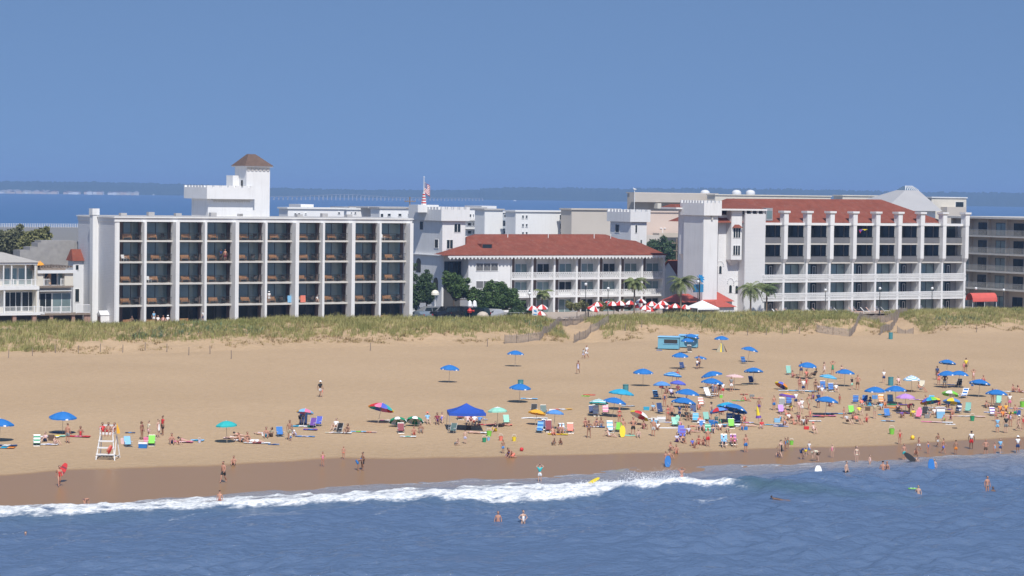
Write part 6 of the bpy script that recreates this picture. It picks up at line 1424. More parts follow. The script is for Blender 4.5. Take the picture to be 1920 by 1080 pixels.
for a in [
 (69, 836, ['green', 'white'], 'green and white striped beach chair at the far left', 10), (241, 838, ['lblue'], 'sky blue chair right of the lifeguard stand', 25), (284, 836, ['lime'], 'lime green chair beside the blue cooler', 5),
 (526, 819, ['blue', 'blue'], 'blue chair left of the standing person in patterned shorts', 20), (584, 802, ['purple'], 'purple chair, left of the pair near the sky blue umbrella', -20), (595, 799, ['violet'], 'violet blue chair, right of the pair near the sky blue umbrella', -20),
 (633, 812, ['black'], 'black reclining chair with a person behind it', -30), (752, 812, ['maroon'], 'dark red empty chair below the green and white umbrellas', 8), (847, 812, ['sage'], 'grey green chair under the left side of the canopy tent', -25),
 (864, 787, ['maroon'], 'dark red chair in the shade of the canopy tent', 10), (951, 796, ['mint'], 'mint green chair below the white umbrella', 15), (1011, 812, ['lblue', 'blue'], 'blue striped chair left of the maroon one', -15, 'tall'),
 (1022, 805, ['navy'], 'navy chair tucked behind the maroon one', 5), (1029, 810, ['maroon'], 'maroon high backed chair under the faded blue umbrella', 5, 'tall'), (1055, 812, ['lblue', 'white'], 'pale blue striped chair left of the coral one', 15), (1070, 812, ['coral'], 'coral pink chair at the end of the row', 5),
 (1000, 775, ['black'], 'black chair behind the golden umbrella', -10), (1020, 777, ['sage'], 'dark green chair behind the golden umbrella', 10), (1111, 778, ['navy'], 'navy chair behind the lavender one', 10), (1118, 780, ['lavender', 'white'], 'lavender and white chair under the ringed umbrella', 5, 'tall'),
 (1136, 777, ['palepink', 'pink'], 'pink chair beneath the ringed umbrella', 5), (1145, 811, ['lblue', 'white'], 'sky blue and white striped chair left of the green one', 10, 'tall'), (1159, 810, ['lime'], 'bright green chair beside the yellow board', -15),
 (1232, 748, ['navy', 'lblue'], 'navy chair alone under the pale sky blue umbrella', 25), (1240, 776, ['navy'], 'navy chair left of the bare chested standing group', 25, 'tall'), (1267, 800, ['mint'], 'mint green chair beside the person in dark trunks', 15), (1281, 693, ['navy'], 'navy chair below the umbrella near the rental box', 25),
 (1293, 660, ['black'], 'black chair in front of the rental box', 5), (1396, 682, ['blue', 'navy'], 'blue chair alone under the highest umbrella', 25), (1411, 720, ['navy'], 'navy chair under the umbrella right of the pale pink one', 25), (1330, 746, ['white'], 'white lounge chair with a person beside it', 25, 'lounge'),
 (1304, 792, ['lblue', 'turq'], 'turquoise chair left of the person dressed in black', -5), (1326, 790, ['seafoam'], 'seafoam green chair next to the person dressed in black', 15), (1317, 806, ['blue'], 'blue chair behind the person in a black swimsuit', 0), (1329, 813, ['mint', 'green'], 'mint and green chair among bags', 10),
 (1372, 803, ['lime'], 'lime green chair before the largest umbrella', 5), (1368, 792, ['blue', 'white'], 'blue and white chair under the largest umbrella', 0), (1383, 795, ['navy'], 'navy chair at the right under the largest umbrella', 0), (1358, 833, ['lblue'], 'pale blue chair with a person in a pale blue shirt', 0), (1376, 833, ['purple', 'pink'], 'purple patterned chair beside the pale blue shirt', 5),
 (1276, 816, ['violet'], 'violet chair at the left end of the front family row', -10), (1279, 822, ['purple', 'violet'], 'purple chair just below the violet one', -10), (1480, 703, ['seafoam'], 'seafoam chair left of the pink seated person', 10, 'tall'), (1544, 733, ['blue', 'dkblue'], 'blue chair, left of two under the turquoise umbrella', 5, 'tall'),
 (1559, 734, ['dkblue', 'blue'], 'blue chair, right of two under the turquoise umbrella', 5), (1467, 763, ['grey'], 'grey chair below the ringed coral umbrella', 0), (1479, 760, ['blue', 'dkblue'], 'blue chair right of the grey one', -5), (1466, 776, ['lilac'], 'lilac chair below the grey one', 10),
 (1604, 757, ['blue', 'dkblue'], 'blue chair by itself above the lime green beach gear', -10), (1620, 757, ['dkblue', 'blue'], 'blue chair with a person in pink beside it', -20), (1598, 777, ['lime'], 'round backed lime green chair', 10), (1665, 783, ['blue'], 'blue chair alone right of the person standing hands on head', 10),
 (1745, 757, ['turq', 'lblue'], 'turquoise chair above the rainbow umbrella', -20), (1721, 785, ['pink'], 'hot pink chair beside the person in yellow', -25), (1733, 779, ['black'], 'black chair right of the hot pink one', -20), (1797, 725, ['black'], 'black chair under the touching blue umbrellas', -30),
 (1806, 746, ['blue', 'white'], 'blue lounge chair beside the umbrella shadow', -35, 'lounge'), (1796, 775, ['navy', 'white'], 'navy and white striped chair left of the seafoam one', -25, 'tall'), (1814, 774, ['seafoam'], 'seafoam green chair right of the striped navy one', -20, 'tall'), (1872, 759, ['mint'], 'mint green chair under the rightmost umbrella', -15, 'tall'),
 (1863, 780, ['purple', 'white'], 'patterned purple chair among the towels at right', 10), (1726, 728, ['cream'], 'cream chair with a reclining person under the speckled umbrella', -30, 'low'), (1653, 757, ['orange', 'peach'], 'orange chair in the shade of the left overlapping umbrella', 0), (1670, 756, ['lblue'], 'pale blue chair in the shade of the right overlapping umbrella', 0),
 (1300, 776, ['navy'], 'navy chair under the big umbrella behind the group', 0), (1316, 762, ['coral', 'white'], 'coral and white chair at the right rim of the big middle umbrella', 15), (1340, 738, ['navy'], 'navy chair beside the white lounge', 0)]: chair(*a)

# towels, boards, bags, boxes
TW = {}
def flat_thing(name, x, y, L, Wd, cols, rot, label, cat, th=.03, rise=0.04, stripes=8, board=False, group=None, lean=None):
    u, v, z = GP(x, y)
    b = MB()
    if board:
        n = 14; pts = []
        for s in (1, -1):
            for i in range(n+1):
                t = i/n; w_ = Wd/2*(math.sin(math.pi*min(1, t*.9+.06))**.45); xx = L*(t-.5); pts.append((xx, s*w_)) if s == 1 else pts.append((-xx, -Wd/2*(math.sin(math.pi*min(1, (1-t)*.9+.06))**.45)))
        b.prismz([(a_, c_) for a_, c_ in pts], -.03, .03, 0)
        if len(cols) > 1: b.box(-L*.28, -L*.12, -Wd*.44, Wd*.44, .031, .036, 1); b.box(L*.1, L*.22, -Wd*.44, Wd*.44, .031, .036, 1)
    else:
        n, m = 12, 5; rr = random.Random(int(x*7+y)); V_ = [(L*(i/n-.5), Wd*(j/m-.5), rr.uniform(0, .045)) for i in range(n+1) for j in range(m+1)]
        for i in range(n):
            b.add([], []); 
        o0 = len(b.v); b.v += V_
        for i in range(n):
            for j in range(m):
                b.f.append((i*(m+1)+j+o0, (i+1)*(m+1)+j+o0, (i+1)*(m+1)+j+1+o0, i*(m+1)+j+1+o0)); b.m.append((i*stripes//n) % len(cols))
    if lean: rise = .02
    o = b.build(name, [C(c) for c in cols]); o.location = (*to_xy(u, v), z+rise+(L/2*math.sin(lean) if lean else 0)); o.rotation_euler = (0, -lean, rad(rot)) if lean else (0, 0, rad(rot))
    if lean and board: o.rotation_euler = Matrix.Rotation(rad(rot), 3, 'Z').to_euler() if False else (Matrix.Rotation(rad(rot), 3, 'Z') @ Matrix.Rotation(-lean, 3, 'Y')).to_euler()
    tag(o, label, cat, group); return o
def towel(x, y, cols, label, L=1.8, Wd=.95, rot=0, stripes=3): return flat_thing('beach_towel', x, y, L, Wd, cols, rot, label, 'towel', stripes=stripes, group='towels spread on the sand')
def board(x, y, cols, label, L=1.1, Wd=.5, rot=0, lean=None): return flat_thing('bodyboard', x, y, L, Wd, cols, rot, label, 'board', board=True, group='bodyboards and surfboards', lean=lean)
for a in [
 (12, 836, ['navy', 'white'], 'navy striped towel at the left edge'), (8, 840, ['orange', 'turq'], 'orange towel nearest the left edge'), (92, 820, ['white', 'lblue'], 'pale towel under the first whole umbrella'), (106, 818, ['mint', 'yellow'], 'green and yellow towel left of the standing person', 1.6), (118, 812, ['navy', 'grey'], 'dark towel behind the standing person at left'),
 (148, 819, ['red', 'pink'], 'red towel under the seated dark haired person', 2.0), (93, 834, ['white', 'lavender'], 'white striped towel beside the green striped chair', 1.5), (343, 829, ['pink', 'palepink'], 'pink towel with a person lying down'), (370, 826, ['lblue', 'turq'], 'blue towel right of the lying person in pink', 1.2),
 (438, 822, ['palepink', 'white'], 'pale pink towel under the teal umbrella'), (462, 826, ['white', 'lgrey'], 'white towel in the row of people lying down', 2.2), (482, 831, ['white', 'maroon'], 'white and maroon towel at the front of the lying row', 2.4), (513, 834, ['mblue', 'dkblue'], 'narrow blue mat in front of the lying row', 1.0, .4), (568, 800, ['turq', 'white', 'green'], 'turquoise patterned towel behind the standing pair', 2.4),
 (582, 806, ['purple', 'blue'], 'purple towel below the purple chair', 1.3), (572, 819, ['mblue', 'lavender'], 'faded blue towel right of the patterned shorts', 1.8, .6), (640, 812, ['white'], 'white towel under the black recliner', 1.9), (622, 812, ['cream', 'palepink'], 'cream towel left of the black recliner', 1.2, .6), (672, 810, ['lblue', 'lime'], 'blue and green towel right of the seated dark haired person', 1.4, .6), (692, 811, ['palepink', 'coral'], 'coral striped towel below the rainbow umbrella', 1.4, .5),
 (765, 819, ['white', 'mint'], 'white towel before the person seated under the green umbrellas', 1.5, .8), (726, 789, ['pink', 'white'], 'pink and white towel at the rainbow umbrella shadow', 1.4, .5), (895, 812, ['white', 'palepink'], 'white towel in front of the canopy tent', 1.8), (914, 797, ['red', 'coral'], 'red towel right of the canopy tent', 2.0), (943, 797, ['coral', 'brown'], 'brown and coral towel under the white umbrella', 1.8), (902, 787, ['lavender', 'palepink'], 'lavender towel behind the canopy tent', 1.3, .5),
 (1002, 785, ['white'], 'long white mat below the golden umbrella', 2.6, .9), (992, 748, ['lblue', 'white'], 'pale blue towel right of the lone umbrella shadow', 1.8, .8), (1055, 768, ['coral', 'white', 'gold'], 'coral and gold towel spread behind the faded blue umbrella', 2.0, .8, 20), (1046, 815, ['yellow', 'gold'], 'yellow towel in front of the seated pair', 1.9, .7), (1117, 801, ['blue', 'white'], 'blue and white towel under the seated couple', 1.8, .8),
 (1178, 762, ['lblue', 'lavender'], 'pale blue towel in the turquoise umbrella shade', 1.4, .5), (1222, 786, ['lblue', 'white'], 'pale blue towel heap beside the coolers', 2.2), (1330, 727, ['lavender', 'navy'], 'lavender towel behind the stacked umbrellas', 1.4, .5), (1385, 722, ['khaki', 'brown'], 'brown towel in the pale pink umbrella shade', 2.2, .6), (1384, 752, ['lime', 'seafoam'], 'lime green towel behind the largest umbrella', 1.3, .6),
 (1362, 797, ['white', 'lblue'], 'long white blue edged towel before the largest umbrella', 2.8, .9), (1350, 800, ['navy', 'black'], 'dark navy sheet below the long white towel', 1.9, .7), (1385, 800, ['grey', 'white'], 'grey patterned blanket right of the lime chair', 1.7, .8), (1400, 793, ['lavender', 'pink'], 'pinkish towel at the right of the largest umbrella', 1.4, .8), (1262, 793, ['lavender', 'white'], 'pale towel left of the person in dark trunks', 1.8, .8),
 (1440, 797, ['lblue', 'turq'], 'small blue towel right of the red patterned person', 1.1, .5), (1460, 797, ['lavender', 'navy'], 'purple striped towel in the right middle crowd', 1.4, .6), (1488, 733, ['white', 'lblue'], 'long pale towel under the person in white and navy', 3.4, .9), (1520, 734, ['turq', 'lblue'], 'turquoise towel right of the long pale one', 1.6, .8), (1546, 780, ['pink', 'coral'], 'pink surf mat beside the large blue umbrella pole', 2.4, .8), (1528, 782, ['maroon', 'navy'], 'maroon towel in the blue umbrella shadow', 2.0, .5),
 (1565, 776, ['lblue', 'navy'], 'striped blue towel at the blue umbrella pole', 2.2, .8), (1524, 790, ['white', 'white'], 'crumpled white towel above the person in a red cap', 1.7, .6), (1464, 800, ['lavender', 'blue'], 'blue and lavender towel at the front of the crowd', 1.5, .6), (1634, 761, ['mint', 'lblue'], 'pale mint towel between the blue chairs', 2.2, .8), (1672, 759, ['navy', 'green', 'purple'], 'dark patterned blanket below the overlapping umbrellas', 3.4, .9), (1673, 765, ['coral', 'orange'], 'orange towel below the dark blanket', 2.1, .5),
 (1665, 790, ['lblue', 'navy'], 'blue striped towel before the lone blue chair', 1.4, .6), (1655, 778, ['turq', 'black'], 'small turquoise towel left of the lone blue chair', 1.0, .6), (1752, 765, ['lavender', 'white'], 'lavender towel below the rainbow umbrella', 2.4, .6), (1770, 768, ['purple', 'lavender'], 'purple towel left of the blue yellow umbrella', 1.8, .6), (1757, 792, ['pink', 'palepink', 'white'], 'long pink patterned towel in the right crowd', 3.2, .9, -6), (1810, 781, ['palepink', 'white'], 'long white and pink sheet below the striped chairs', 4.2, .6, -3),
 (1718, 750, ['palepink', 'lilac'], 'pale pink towel right of the lilac umbrella', 1.7, .7), (1790, 725, ['white', 'palepink'], 'white towel below the black chair', 1.2, .5), (1906, 735, ['white'], 'white towel under the two seated people at right', 3.0, .7), (1880, 775, ['orange', 'pink', 'yellow'], 'orange patterned blanket under the rightmost umbrella', 2.6, 1.0), (1905, 766, ['lavender', 'pink'], 'lavender towel near the right edge', 1.5, .6), (1858, 774, ['lavender', 'lblue'], 'pale lilac towel left of the patterned blanket', 1.5, .6),
 (1695, 775, ['navy', 'maroon', 'purple'], 'dark maroon bundle of towels below the lilac umbrella', 1.6, .8), (1310, 800, ['coral', 'white'], 'coral towel at the left of the seated family', 1.7, .7), (1395, 740, ['red', 'brown'], 'dark red towel behind the closed yellow umbrella', .9, .5), (1782, 722, ['grey', 'navy'], 'grey towel in the touching umbrellas shade', 2.6, .8)]: towel(*a)
for a in [
 (1105, 741, ['red', 'orange'], 'red orange bodyboard lying on open sand', 1.3, .5, 0), (1098, 743, ['lime', 'black'], 'lime and black bag like board touching the orange board', .9, .5, 0), (1252, 803, ['white'], 'long white surfboard lying right of the person in grey shorts', 2.0, .5, 0), (1466, 796, ['white', 'cream'], 'white board with a cream edge in the right middle crowd', 1.3, .4, 5),
 (1782, 796, ['white', 'brown'], 'slim white skimboard below the pink towel', 1.0, .4, -10), (1790, 803, ['black'], 'small dark board at the front right sand', .5, .25, 0), (1178, 817, ['mint'], 'mint green board half under the yellow one', 1.3, .6, 0)]: board(*a)
board(1167, 820, ['yellow'], 'bright yellow bodyboard held upright by a bare chested person', 1.1, .55, 90, rad(80))
board(1270, 799, ['mint', 'seafoam'], 'mint green board leaning beside the person in dark trunks', 1.1, .5, 80, rad(75))
board(1724, 780, ['pink', 'red'], 'pink board leaning beside the hot pink chair', 1.0, .45, 75, rad(60))

def boxy(name, x, y, w, d, h, col, label, cat, lid=None, rot=0, group=None, handle=True):
    u, v, z = GP(x, y); e = empty(name, (*to_xy(u, v), z), rad(rot), label, cat, group)
    b = MB(); b.taper((-w/2*.92, w/2*.92, -d/2*.92, d/2*.92), (-w/2, w/2, -d/2, d/2), 0, h*.75); b.build('body', C(col), e)
    b = MB(); b.taper((-w/2*1.04, w/2*1.04, -d/2*1.04, d/2*1.04), (-w/2*.96, w/2*.96, -d/2*.96, d/2*.96), h*.755, h); b.build('lid', C(lid or col), e)
    if handle: b = MB(); b.path([(-w/2*1.02, 0, h*.6), (-w/2*1.02, -.02, h*1.25), (w/2*1.02, -.02, h*1.25), (w/2*1.02, 0, h*.6)], .015); b.build('handle', PLASTW, e)
    return e
for a in [('cooler', 268, 840, .75, .45, .5, 'blue', 'blue cooler with a white lid beside the lime chair', 'cooler', 'white'), ('cooler', 1763, 784, .85, .6, .95, 'lblue', 'tall pale blue box cooler in the right crowd', 'cooler', 'white'),
  ('cooler', 1240, 792, .8, .5, .5, 'lgrey', 'white and grey cooler beside the navy chair', 'cooler', 'white'), ('cooler', 1227, 793, .7, .45, .45, 'lblue', 'pale blue cooler left of the white and grey one', 'cooler', 'white'), ('beach_bag', 275, 828, .5, .3, .4, 'pink', 'pink bag behind the blue cooler', 'bag'),
  ('beach_bag', 232, 832, .5, .3, .5, 'palepink', 'pink bag left of the sky blue chair', 'bag'), ('beach_bag', 96, 826, .5, .3, .5, 'brown', 'dark bag behind the white striped towel', 'bag'), ('beach_bag', 1212, 747, .5, .3, .35, 'turq', 'turquoise bag on open sand left of the navy chair', 'bag') if False else ('beach_bag', 1212, 769, .6, .3, .35, 'turq', 'turquoise bag standing alone above the yellow red umbrella', 'bag'),
  ('beach_bag', 569, 795, .7, .5, 1.0, 'navy', 'dark stack of bags under the yellow and sky blue umbrella', 'bag'), ('beach_bag', 880, 789, .6, .4, .5, 'maroon', 'maroon bag inside the canopy tent shade', 'bag'), ('beach_bag', 878, 806, .5, .3, .4, 'black', 'black bag in front of the canopy tent', 'bag'), ('beach_bag', 1035, 775, .6, .4, .4, 'white', 'white bag behind the golden umbrella', 'bag'),
  ('beach_bag', 1335, 797, .7, .4, .5, 'blue', 'blue bag in the pile behind the seated family', 'bag'), ('beach_bag', 1346, 794, .7, .4, .45, 'green', 'green bag in the pile behind the seated family', 'bag'), ('beach_bag', 1396, 806, .6, .35, .3, 'blue', 'small blue bag at the front of the big umbrella group', 'bag'), ('beach_bag', 1352, 746, .3, .3, .3, 'lime', 'lime green pail beside the group at the white lounge', 'pail'),
  ('beach_bag', 1457, 792, .6, .4, .4, 'lblue', 'light blue bag among the right middle crowd', 'bag'), ('beach_bag', 1711, 780, .5, .35, .4, 'yellow', 'yellow bag near the person bending over', 'bag'), ('beach_bag', 1738, 784, .5, .3, .4, 'grey', 'grey bag right of the black chair', 'bag'), ('beach_bag', 1908, 778, .6, .3, .5, 'dkblue', 'dark blue bag near the right edge', 'bag'),
  ('beach_bag', 1627, 770, .5, .3, .4, 'brown', 'brown bag right of the lime green chair', 'bag'), ('beach_bag', 1640, 748, .6, .3, .4, 'mblue', 'blue bag beneath the left overlapping umbrella', 'bag'), ('beach_bag', 1410, 745, .5, .3, .3, 'grey', 'grey bag lying beside the lime green towel', 'bag'), ('beach_bag', 1512, 805, .5, .3, .3, 'red', 'red bag at the front of the right middle crowd', 'bag'),
  ('beach_bag', 496, 817, .5, .3, .3, 'white', 'white bag left of the seated pair', 'bag'), ('beach_bag', 1240, 727, .5, .3, .3, 'maroon', 'maroon bag under the pale sky blue umbrella', 'bag')]: boxy(*a, handle=a[0] == 'cooler' or a[8] == 'pail')
def barrel(x, y, label):
    u, v, z = GP(x, y); e = empty('trash_barrel', (*to_xy(u, v), z), 0, label, 'trash bin', 'teal trash barrels'); b = MB(); b.lathe([(.30, 0), (.31, .3), (.325, .32), (.31, .34), (.31, .62), (.325, .64), (.31, .66), (.31, .95), (.33, .97), (.31, 1.0), (.28, 1.0), (.28, .5), (.01, .5)], (0, 0, 0), 16); b.build('barrel', C('bin'), e)
    b = MB(); b.lathe([(.335, .93), (.345, .96), (.335, .99)], (0, 0, 0), 16); b.build('rim', C('bin'), e)
for a in [(976, 729, 'teal trash barrel just behind a lone blue umbrella'), (1173, 738, 'teal trash barrel behind the large turquoise umbrella'), (1670, 636, 'teal trash barrel at the foot of the second dune path'), (1670, 723, 'teal trash barrel behind the overlapping umbrellas'), (1670.5, 724.5, '')][:4]: barrel(*a)
# small toys
def ball(x, y, r_, col, label, name='beach_ball', cat='ball'):
    u, v, z = GP(x, y); b = MB()
    k = 12; cols = col if isinstance(col, list) else [col]
    b.ball((0, 0, 0), r_, 0, k); b.m = [(i % k)//(max(1, k//6)) % len(cols) for i in range(len(b.f))]
    o = b.build(name, [C(c) for c in cols], None, smooth=True); o.location = (*to_xy(u, v), z+r_*.95); tag(o, label, cat, 'balls and buckets')
def pail(x, y, col, label, r_=.17):
    u, v, z = GP(x, y); e = empty('sand_pail', (*to_xy(u, v), z), 0, label, 'pail', 'sand pails'); b = MB(); b.lathe([(.01, 0), (r_*.75, 0), (r_, r_*2), (r_*.9, r_*2), (r_*.68, .04)], (0, 0, 0), 12); b.build('bucket', C(col), e); b = MB(); b.path([(-r_, 0, r_*2), (-r_*.6, 0, r_*3), (r_*.6, 0, r_*3), (r_, 0, r_*2)], .012); b.build('handle', PLASTW, e)
for a in [(917, 818, 'lime', 'lime green pail on the sand in front of the canopy tent', .25), (908, 829, 'green', 'green pail nearest the children by the canopy tent', .2), (964, 827, 'yellow', 'yellow pail right of the green ones', .2), (939, 826, 'coral', 'coral pail left of the yellow one', .2), (916, 826, 'lblue', 'tiny pale blue pail beside the lime one', .14),
  (1484, 834, 'lime', 'lime pail near the person in a black dress', .2), (1823, 789, 'green', 'green sand mould shape on open sand at right', .25), (1672, 814, 'lime', 'lime pail left of the child in a red swimsuit', .28), (1917, 763, 'lime', 'lime pail at the right edge', .3), (374, 830, 'lavender', 'small pale pail right of the blue towel', .15)]: pail(*a)
ball(1711, 824, .22, ['yellow', 'gold'], 'yellow ball carried beside the child in white shorts'); ball(978, 846, .18, ['red'], 'small red ball right of the crouching adult')
# swim ring and floating boards
o = board(118, 905, ['red', 'maroon'], 'red bodyboard carried under the arm of the person at far left', 1.1, .5, 60, rad(60)); face(o, 25); o.location.z += .55
def seaboard(x, y, cols, label, rot, lean, L=1.1, Wd=.5, h=0.05):
    u, v = sea_z(x, y); o = board(x, y, cols, label, L, Wd, rot, lean); o.location = (*to_xy(u, v), h+L/2*math.sin(lean)); return o
face(seaboard(1706, 868, ['black'], 'black bodyboard tipped up over splashing water', 90, rad(45), 1.25, .5), -52); seaboard(1746, 886, ['blue'], 'blue bodyboard standing upright beside a bather', 100, rad(80), 1.15, .6)
seaboard(1534, 905, ['white'], 'white bodyboard upright in the shallow water', 90, rad(72), 1.05, .6, .42); seaboard(1712, 918, ['lime', 'white'], 'pale green board floating beside a swimmer', 0, 0, .8, .4, .1); seaboard(1113, 915, ['yellow'], 'yellow bodyboard caught in the white foam', 30, rad(25), 1.1, .6, .35)
board(1252, 876, ['blue'], 'blue bodyboard held at the waterline by a wading person', 1.0, .55, 80, rad(75)); board(1290, 600, ['blue'], 'x') if False else None

# lifeguard stand
u, v, z = GP(200, 861); LSU, LSV, LSZ = u, v, z
e = empty('lifeguard_stand', (*to_xy(u, v), z), -.05, 'tall white wooden lifeguard stand with three guards on its bench', 'lifeguard stand')
LS = e; lm = PLASTW; H = 2.15
for sx in (-1, 1):
    b = MB(); b.tube((sx*.80, -.55, -.1), (sx*.52, -.10, H), .055, .05, 6); b.build('leg', lm, e); b = MB(); b.tube((sx*.85, 1.3, -.1), (sx*.55, .85, H+.55), .055, .05, 6); b.build('leg', lm, e)
    b = MB(); b.tube((sx*.82, -.5, .25), (sx*.82, 1.2, .25), .04, n=5); b.tube((sx*.55, -.12, H*.98), (sx*.57, .95, H*.98), .05, n=5); b.tube((sx*.78, -.45, .3), (sx*.62, .9, H*.9), .03, n=5); b.tube((sx*.56, -.1, H+.5), (sx*.56, .88, H+.5), .04, n=5); b.tube((sx*.54, -.1, H), (sx*.55, -.1, H+.5), .04, n=5); b.build('side_brace', lm, e)
for k, zz in enumerate((.45, 1.0, 1.55, H)):
    t = zz/H; w_ = .80-.28*t; y_ = -.55+.45*t; b = MB(); b.box(-w_-.05, w_+.05, y_-.09, y_+.07, zz-.06, zz+.06); b.build('step', lm, e)
b = MB(); 
for q in range(5): b.box(-.6, .6, -.05+q*.19, .11+q*.19, H+.07, H+.11)
b.build('seat', lm, e); b = MB()
for q in range(3): b.box(-.6, .6, .86, .90, H+.25+q*.16, H+.36+q*.16)
b.build('backrest', lm, e)
def at_stand(x, y, zz): M_ = Matrix.Rotation(-.05, 3, 'Z') @ Vector((x, y, zz)); xy = to_xy(LSU, LSV); return (xy[0]+M_.x, xy[1]+M_.y, LSZ+M_.z)
def rescue(loc, rot, col, label):
    b = MB(); b.lathe([(.02, -.38), (.09, -.3), (.11, 0), (.09, .3), (.02, .38)], (0, 0, 0), 10); o = b.build('rescue_float', C(col), None, smooth=True); o.location = loc; o.rotation_euler = rot; tag(o, label, 'rescue float')
rescue(at_stand(.35, -.68, .98), (0.2, .55, 0), 'coral', 'orange red rescue float hung on the steps of the lifeguard stand')
rescue(at_stand(.42, -.6, .85), (0.2, .45, 0), 'red', 'second red rescue float hung just below the orange one')
e2 = empty('signal_flag', at_stand(.75, .3, H), 0, 'orange yellow flag standing at the right of the lifeguard stand', 'flag'); b = MB(); b.tube((0, 0, -.2), (0, 0, 1.0), .015); b.build('pole', POLE, e2); b = MB(); b.add([(0, 0, .98), (.28, .03, .2), (.3, 0, 0), (0, 0, 0), (0, .02, .98), (.28, .05, .2), (.3, .02, 0), (0, .02, 0)], [(0,3,2,1), (4,5,6,7)]); b.build('cloth', C('gold'), e2)
# small umbrella-blue mat behind stand
towel(244, 812, ['navy', 'mblue'], 'navy cushion on a low rack behind the sky blue chair', .9, .5)

# rental box and wheels
def rental(x, y, w, d, h, label, win):
    u, v, z = GP(x, y); e = empty('rental_box', (*to_xy(u, v), z), -.16, label, 'rental box', 'light blue rental boxes')
    b = MB(); b.taper((0, w, 0, d), (0.04, w-.04, .06, d), .12, h); b.build('body', C('boxblue'), e); b = MB(); b.taper((-.06, w+.06, -.08, d+.08), (.02, w-.02, .02, d-.02), h+.002, h+.1); b.build('roof', C('lblue'), e)
    if win:
        b = MB(); b.box(w*.30, w*.93, .0, .05, h*.50, h*.82); b.build('serving_window', IRON, e); b = MB(); b.box(w*.26, w*.97, -.05, .01, h*.455, h*.49); b.build('sill', C('lblue'), e)
    for s in (.05, w-.15):
        b = MB(); b.box(s, s+.1, .02, d, 0, .12); b.build('skid', WOOD, e)
rental(1233, 655, 2.9, 1.8, 1.7, 'light blue rental hut with a dark serving window', True); rental(1272, 652, 2.6, 1.8, 1.7, 'light blue storage box joined to the right of the rental hut', False)
board(1236, 657, ['blue'], 'blue board lying at the left foot of the rental hut', .8, .35, -10)
u, v, z = GP(1353, 660); e = empty('beach_gear', (*to_xy(u, v), z), 0, 'heap of rolled canvas chairs leaning under the umbrella right of the hut', 'gear pile')
for k, (dx, c) in enumerate(((-.5, 'khaki'), (-.25, 'yellow'), (.05, 'grey'), (.3, 'khaki'), (.5, 'brown'))):
    b = MB(); b.taper((dx-.28, dx+.28, -.15+.1*k, .15+.1*k), (dx*.35-.08, dx*.35+.08, .05+.05*k, .15+.05*k), 0, 1.25-.1*abs(k-2)); b.build('bundle', C(c), e)

# furniture on the hotel balconies
def balcony_chair(m, kind):
    b = MB(); w = .27
    b.box(-w, w, -.25, .25, .40, .44); b.taper((-w, w, .22, .27), (-w, w, .34, .39), .44, .92)
    for x in (-w+.02, w-.02):
        b.tube((x, -.23, 0), (x, -.23, .62), .022, n=5); b.tube((x, .25, 0), (x, .25, .44), .022, n=5); b.box(x-.03, x+.03, -.27, .28, .62, .65)
    return b.mesh('balcony_chair', m)
bench = MB(); bench.box(-.65, .65, -.22, .22, .38, .42)
for q in range(3): bench.box(-.65, .65, .2+.03*q, .24+.03*q, .5+.13*q, .59+.13*q)
for x in (-.6, .6): bench.tube((x, -.2, 0), (x, -.2, .6), .025, n=5); bench.tube((x, .2, 0), (x, .28, .9), .025, n=5); bench.box(x-.03, x+.03, -.24, .26, .58, .62)
bm_ = bench.mesh('balcony_bench', TEAK); cb = balcony_chair(mat('dark_wicker', (.05, .04, .035), .7), 0); cw = balcony_chair(PLASTW, 0); tbm = MB(); tbm.lathe([(.01, .68), (.38, .68), (.38, .72), (.01, .72)], (0, 0, 0), 12); tbm.tube((0, 0, 0), (0, 0, .68), .03); tbm.box(-.25, .25, -.03, .03, 0, .03); tbm.box(-.03, .03, -.25, .25, 0.001, .029); tb = tbm.mesh('balcony_table', mat('dark_wicker', (.05, .04, .035)))
def inst(me, u, v, z, rz, label, cat, group):
    o = bpy.data.objects.new(me.name.split('.')[0], me); COL.objects.link(o); o.location = (*to_xy(u, v), z); o.rotation_euler = (0, 0, TH+rz); return tag(o, label, cat, group)
FL = ['ground', 'second', 'third', 'fourth', 'top']; rr = random.Random(77)
for (i, k, a, c, z) in BAYS_L:
    pos = f'{ORD[i]} bay, {FL[k]} floor of the long hotel'; z = z+.004
    if k == 0 and i in (3, 4, 6, 8): continue
    if k == 0: z = 4.62
    L = c-a; s = rr.uniform(.3, .5)
    inst(bm_, a+.5+L*s*.8, V0+1.15+rr.uniform(-.1, .1), z, rr.uniform(-.2, .2), 'orange brown wooden balcony bench, '+pos, 'bench', 'wooden benches on the hotel balconies')
    inst(tb, a+.5+L*s+.85, V0+.95, z, 0, 'small round dark balcony table, '+pos, 'table', 'tables on the hotel balconies')
    inst(cb, min(c-.25, a+.5+L*s+1.5), V0+1.2, z, rr.uniform(-.5, .3), 'dark balcony chair, '+pos, 'chair', 'dark chairs on the hotel balconies')
    if (i, k) in ((0, 3), (9, 4), (1, 2), (6, 1)): inst(cw, a+.95, V0+.75, z, .3, 'white plastic chair, '+pos, 'chair', 'white chairs on the hotel balconies')
for (i, k, a, c, z) in BAYS_R:
    pos = f'{ORD[i]} bay, {FL[k]} floor of the castle hotel'
    inst(cw, c-.45 if k > 2 else a+1.4, VR+1.1, z+.004, rr.uniform(-.5, .5), 'white plastic balcony chair, '+pos, 'chair', 'white chairs on the castle hotel balconies')
    if k > 2: inst(cw, c-1.25, VR+1.2, z+.004, rr.uniform(-.5, .5), 'white plastic balcony chair left of another, '+pos, 'chair', 'white chairs on the castle hotel balconies')
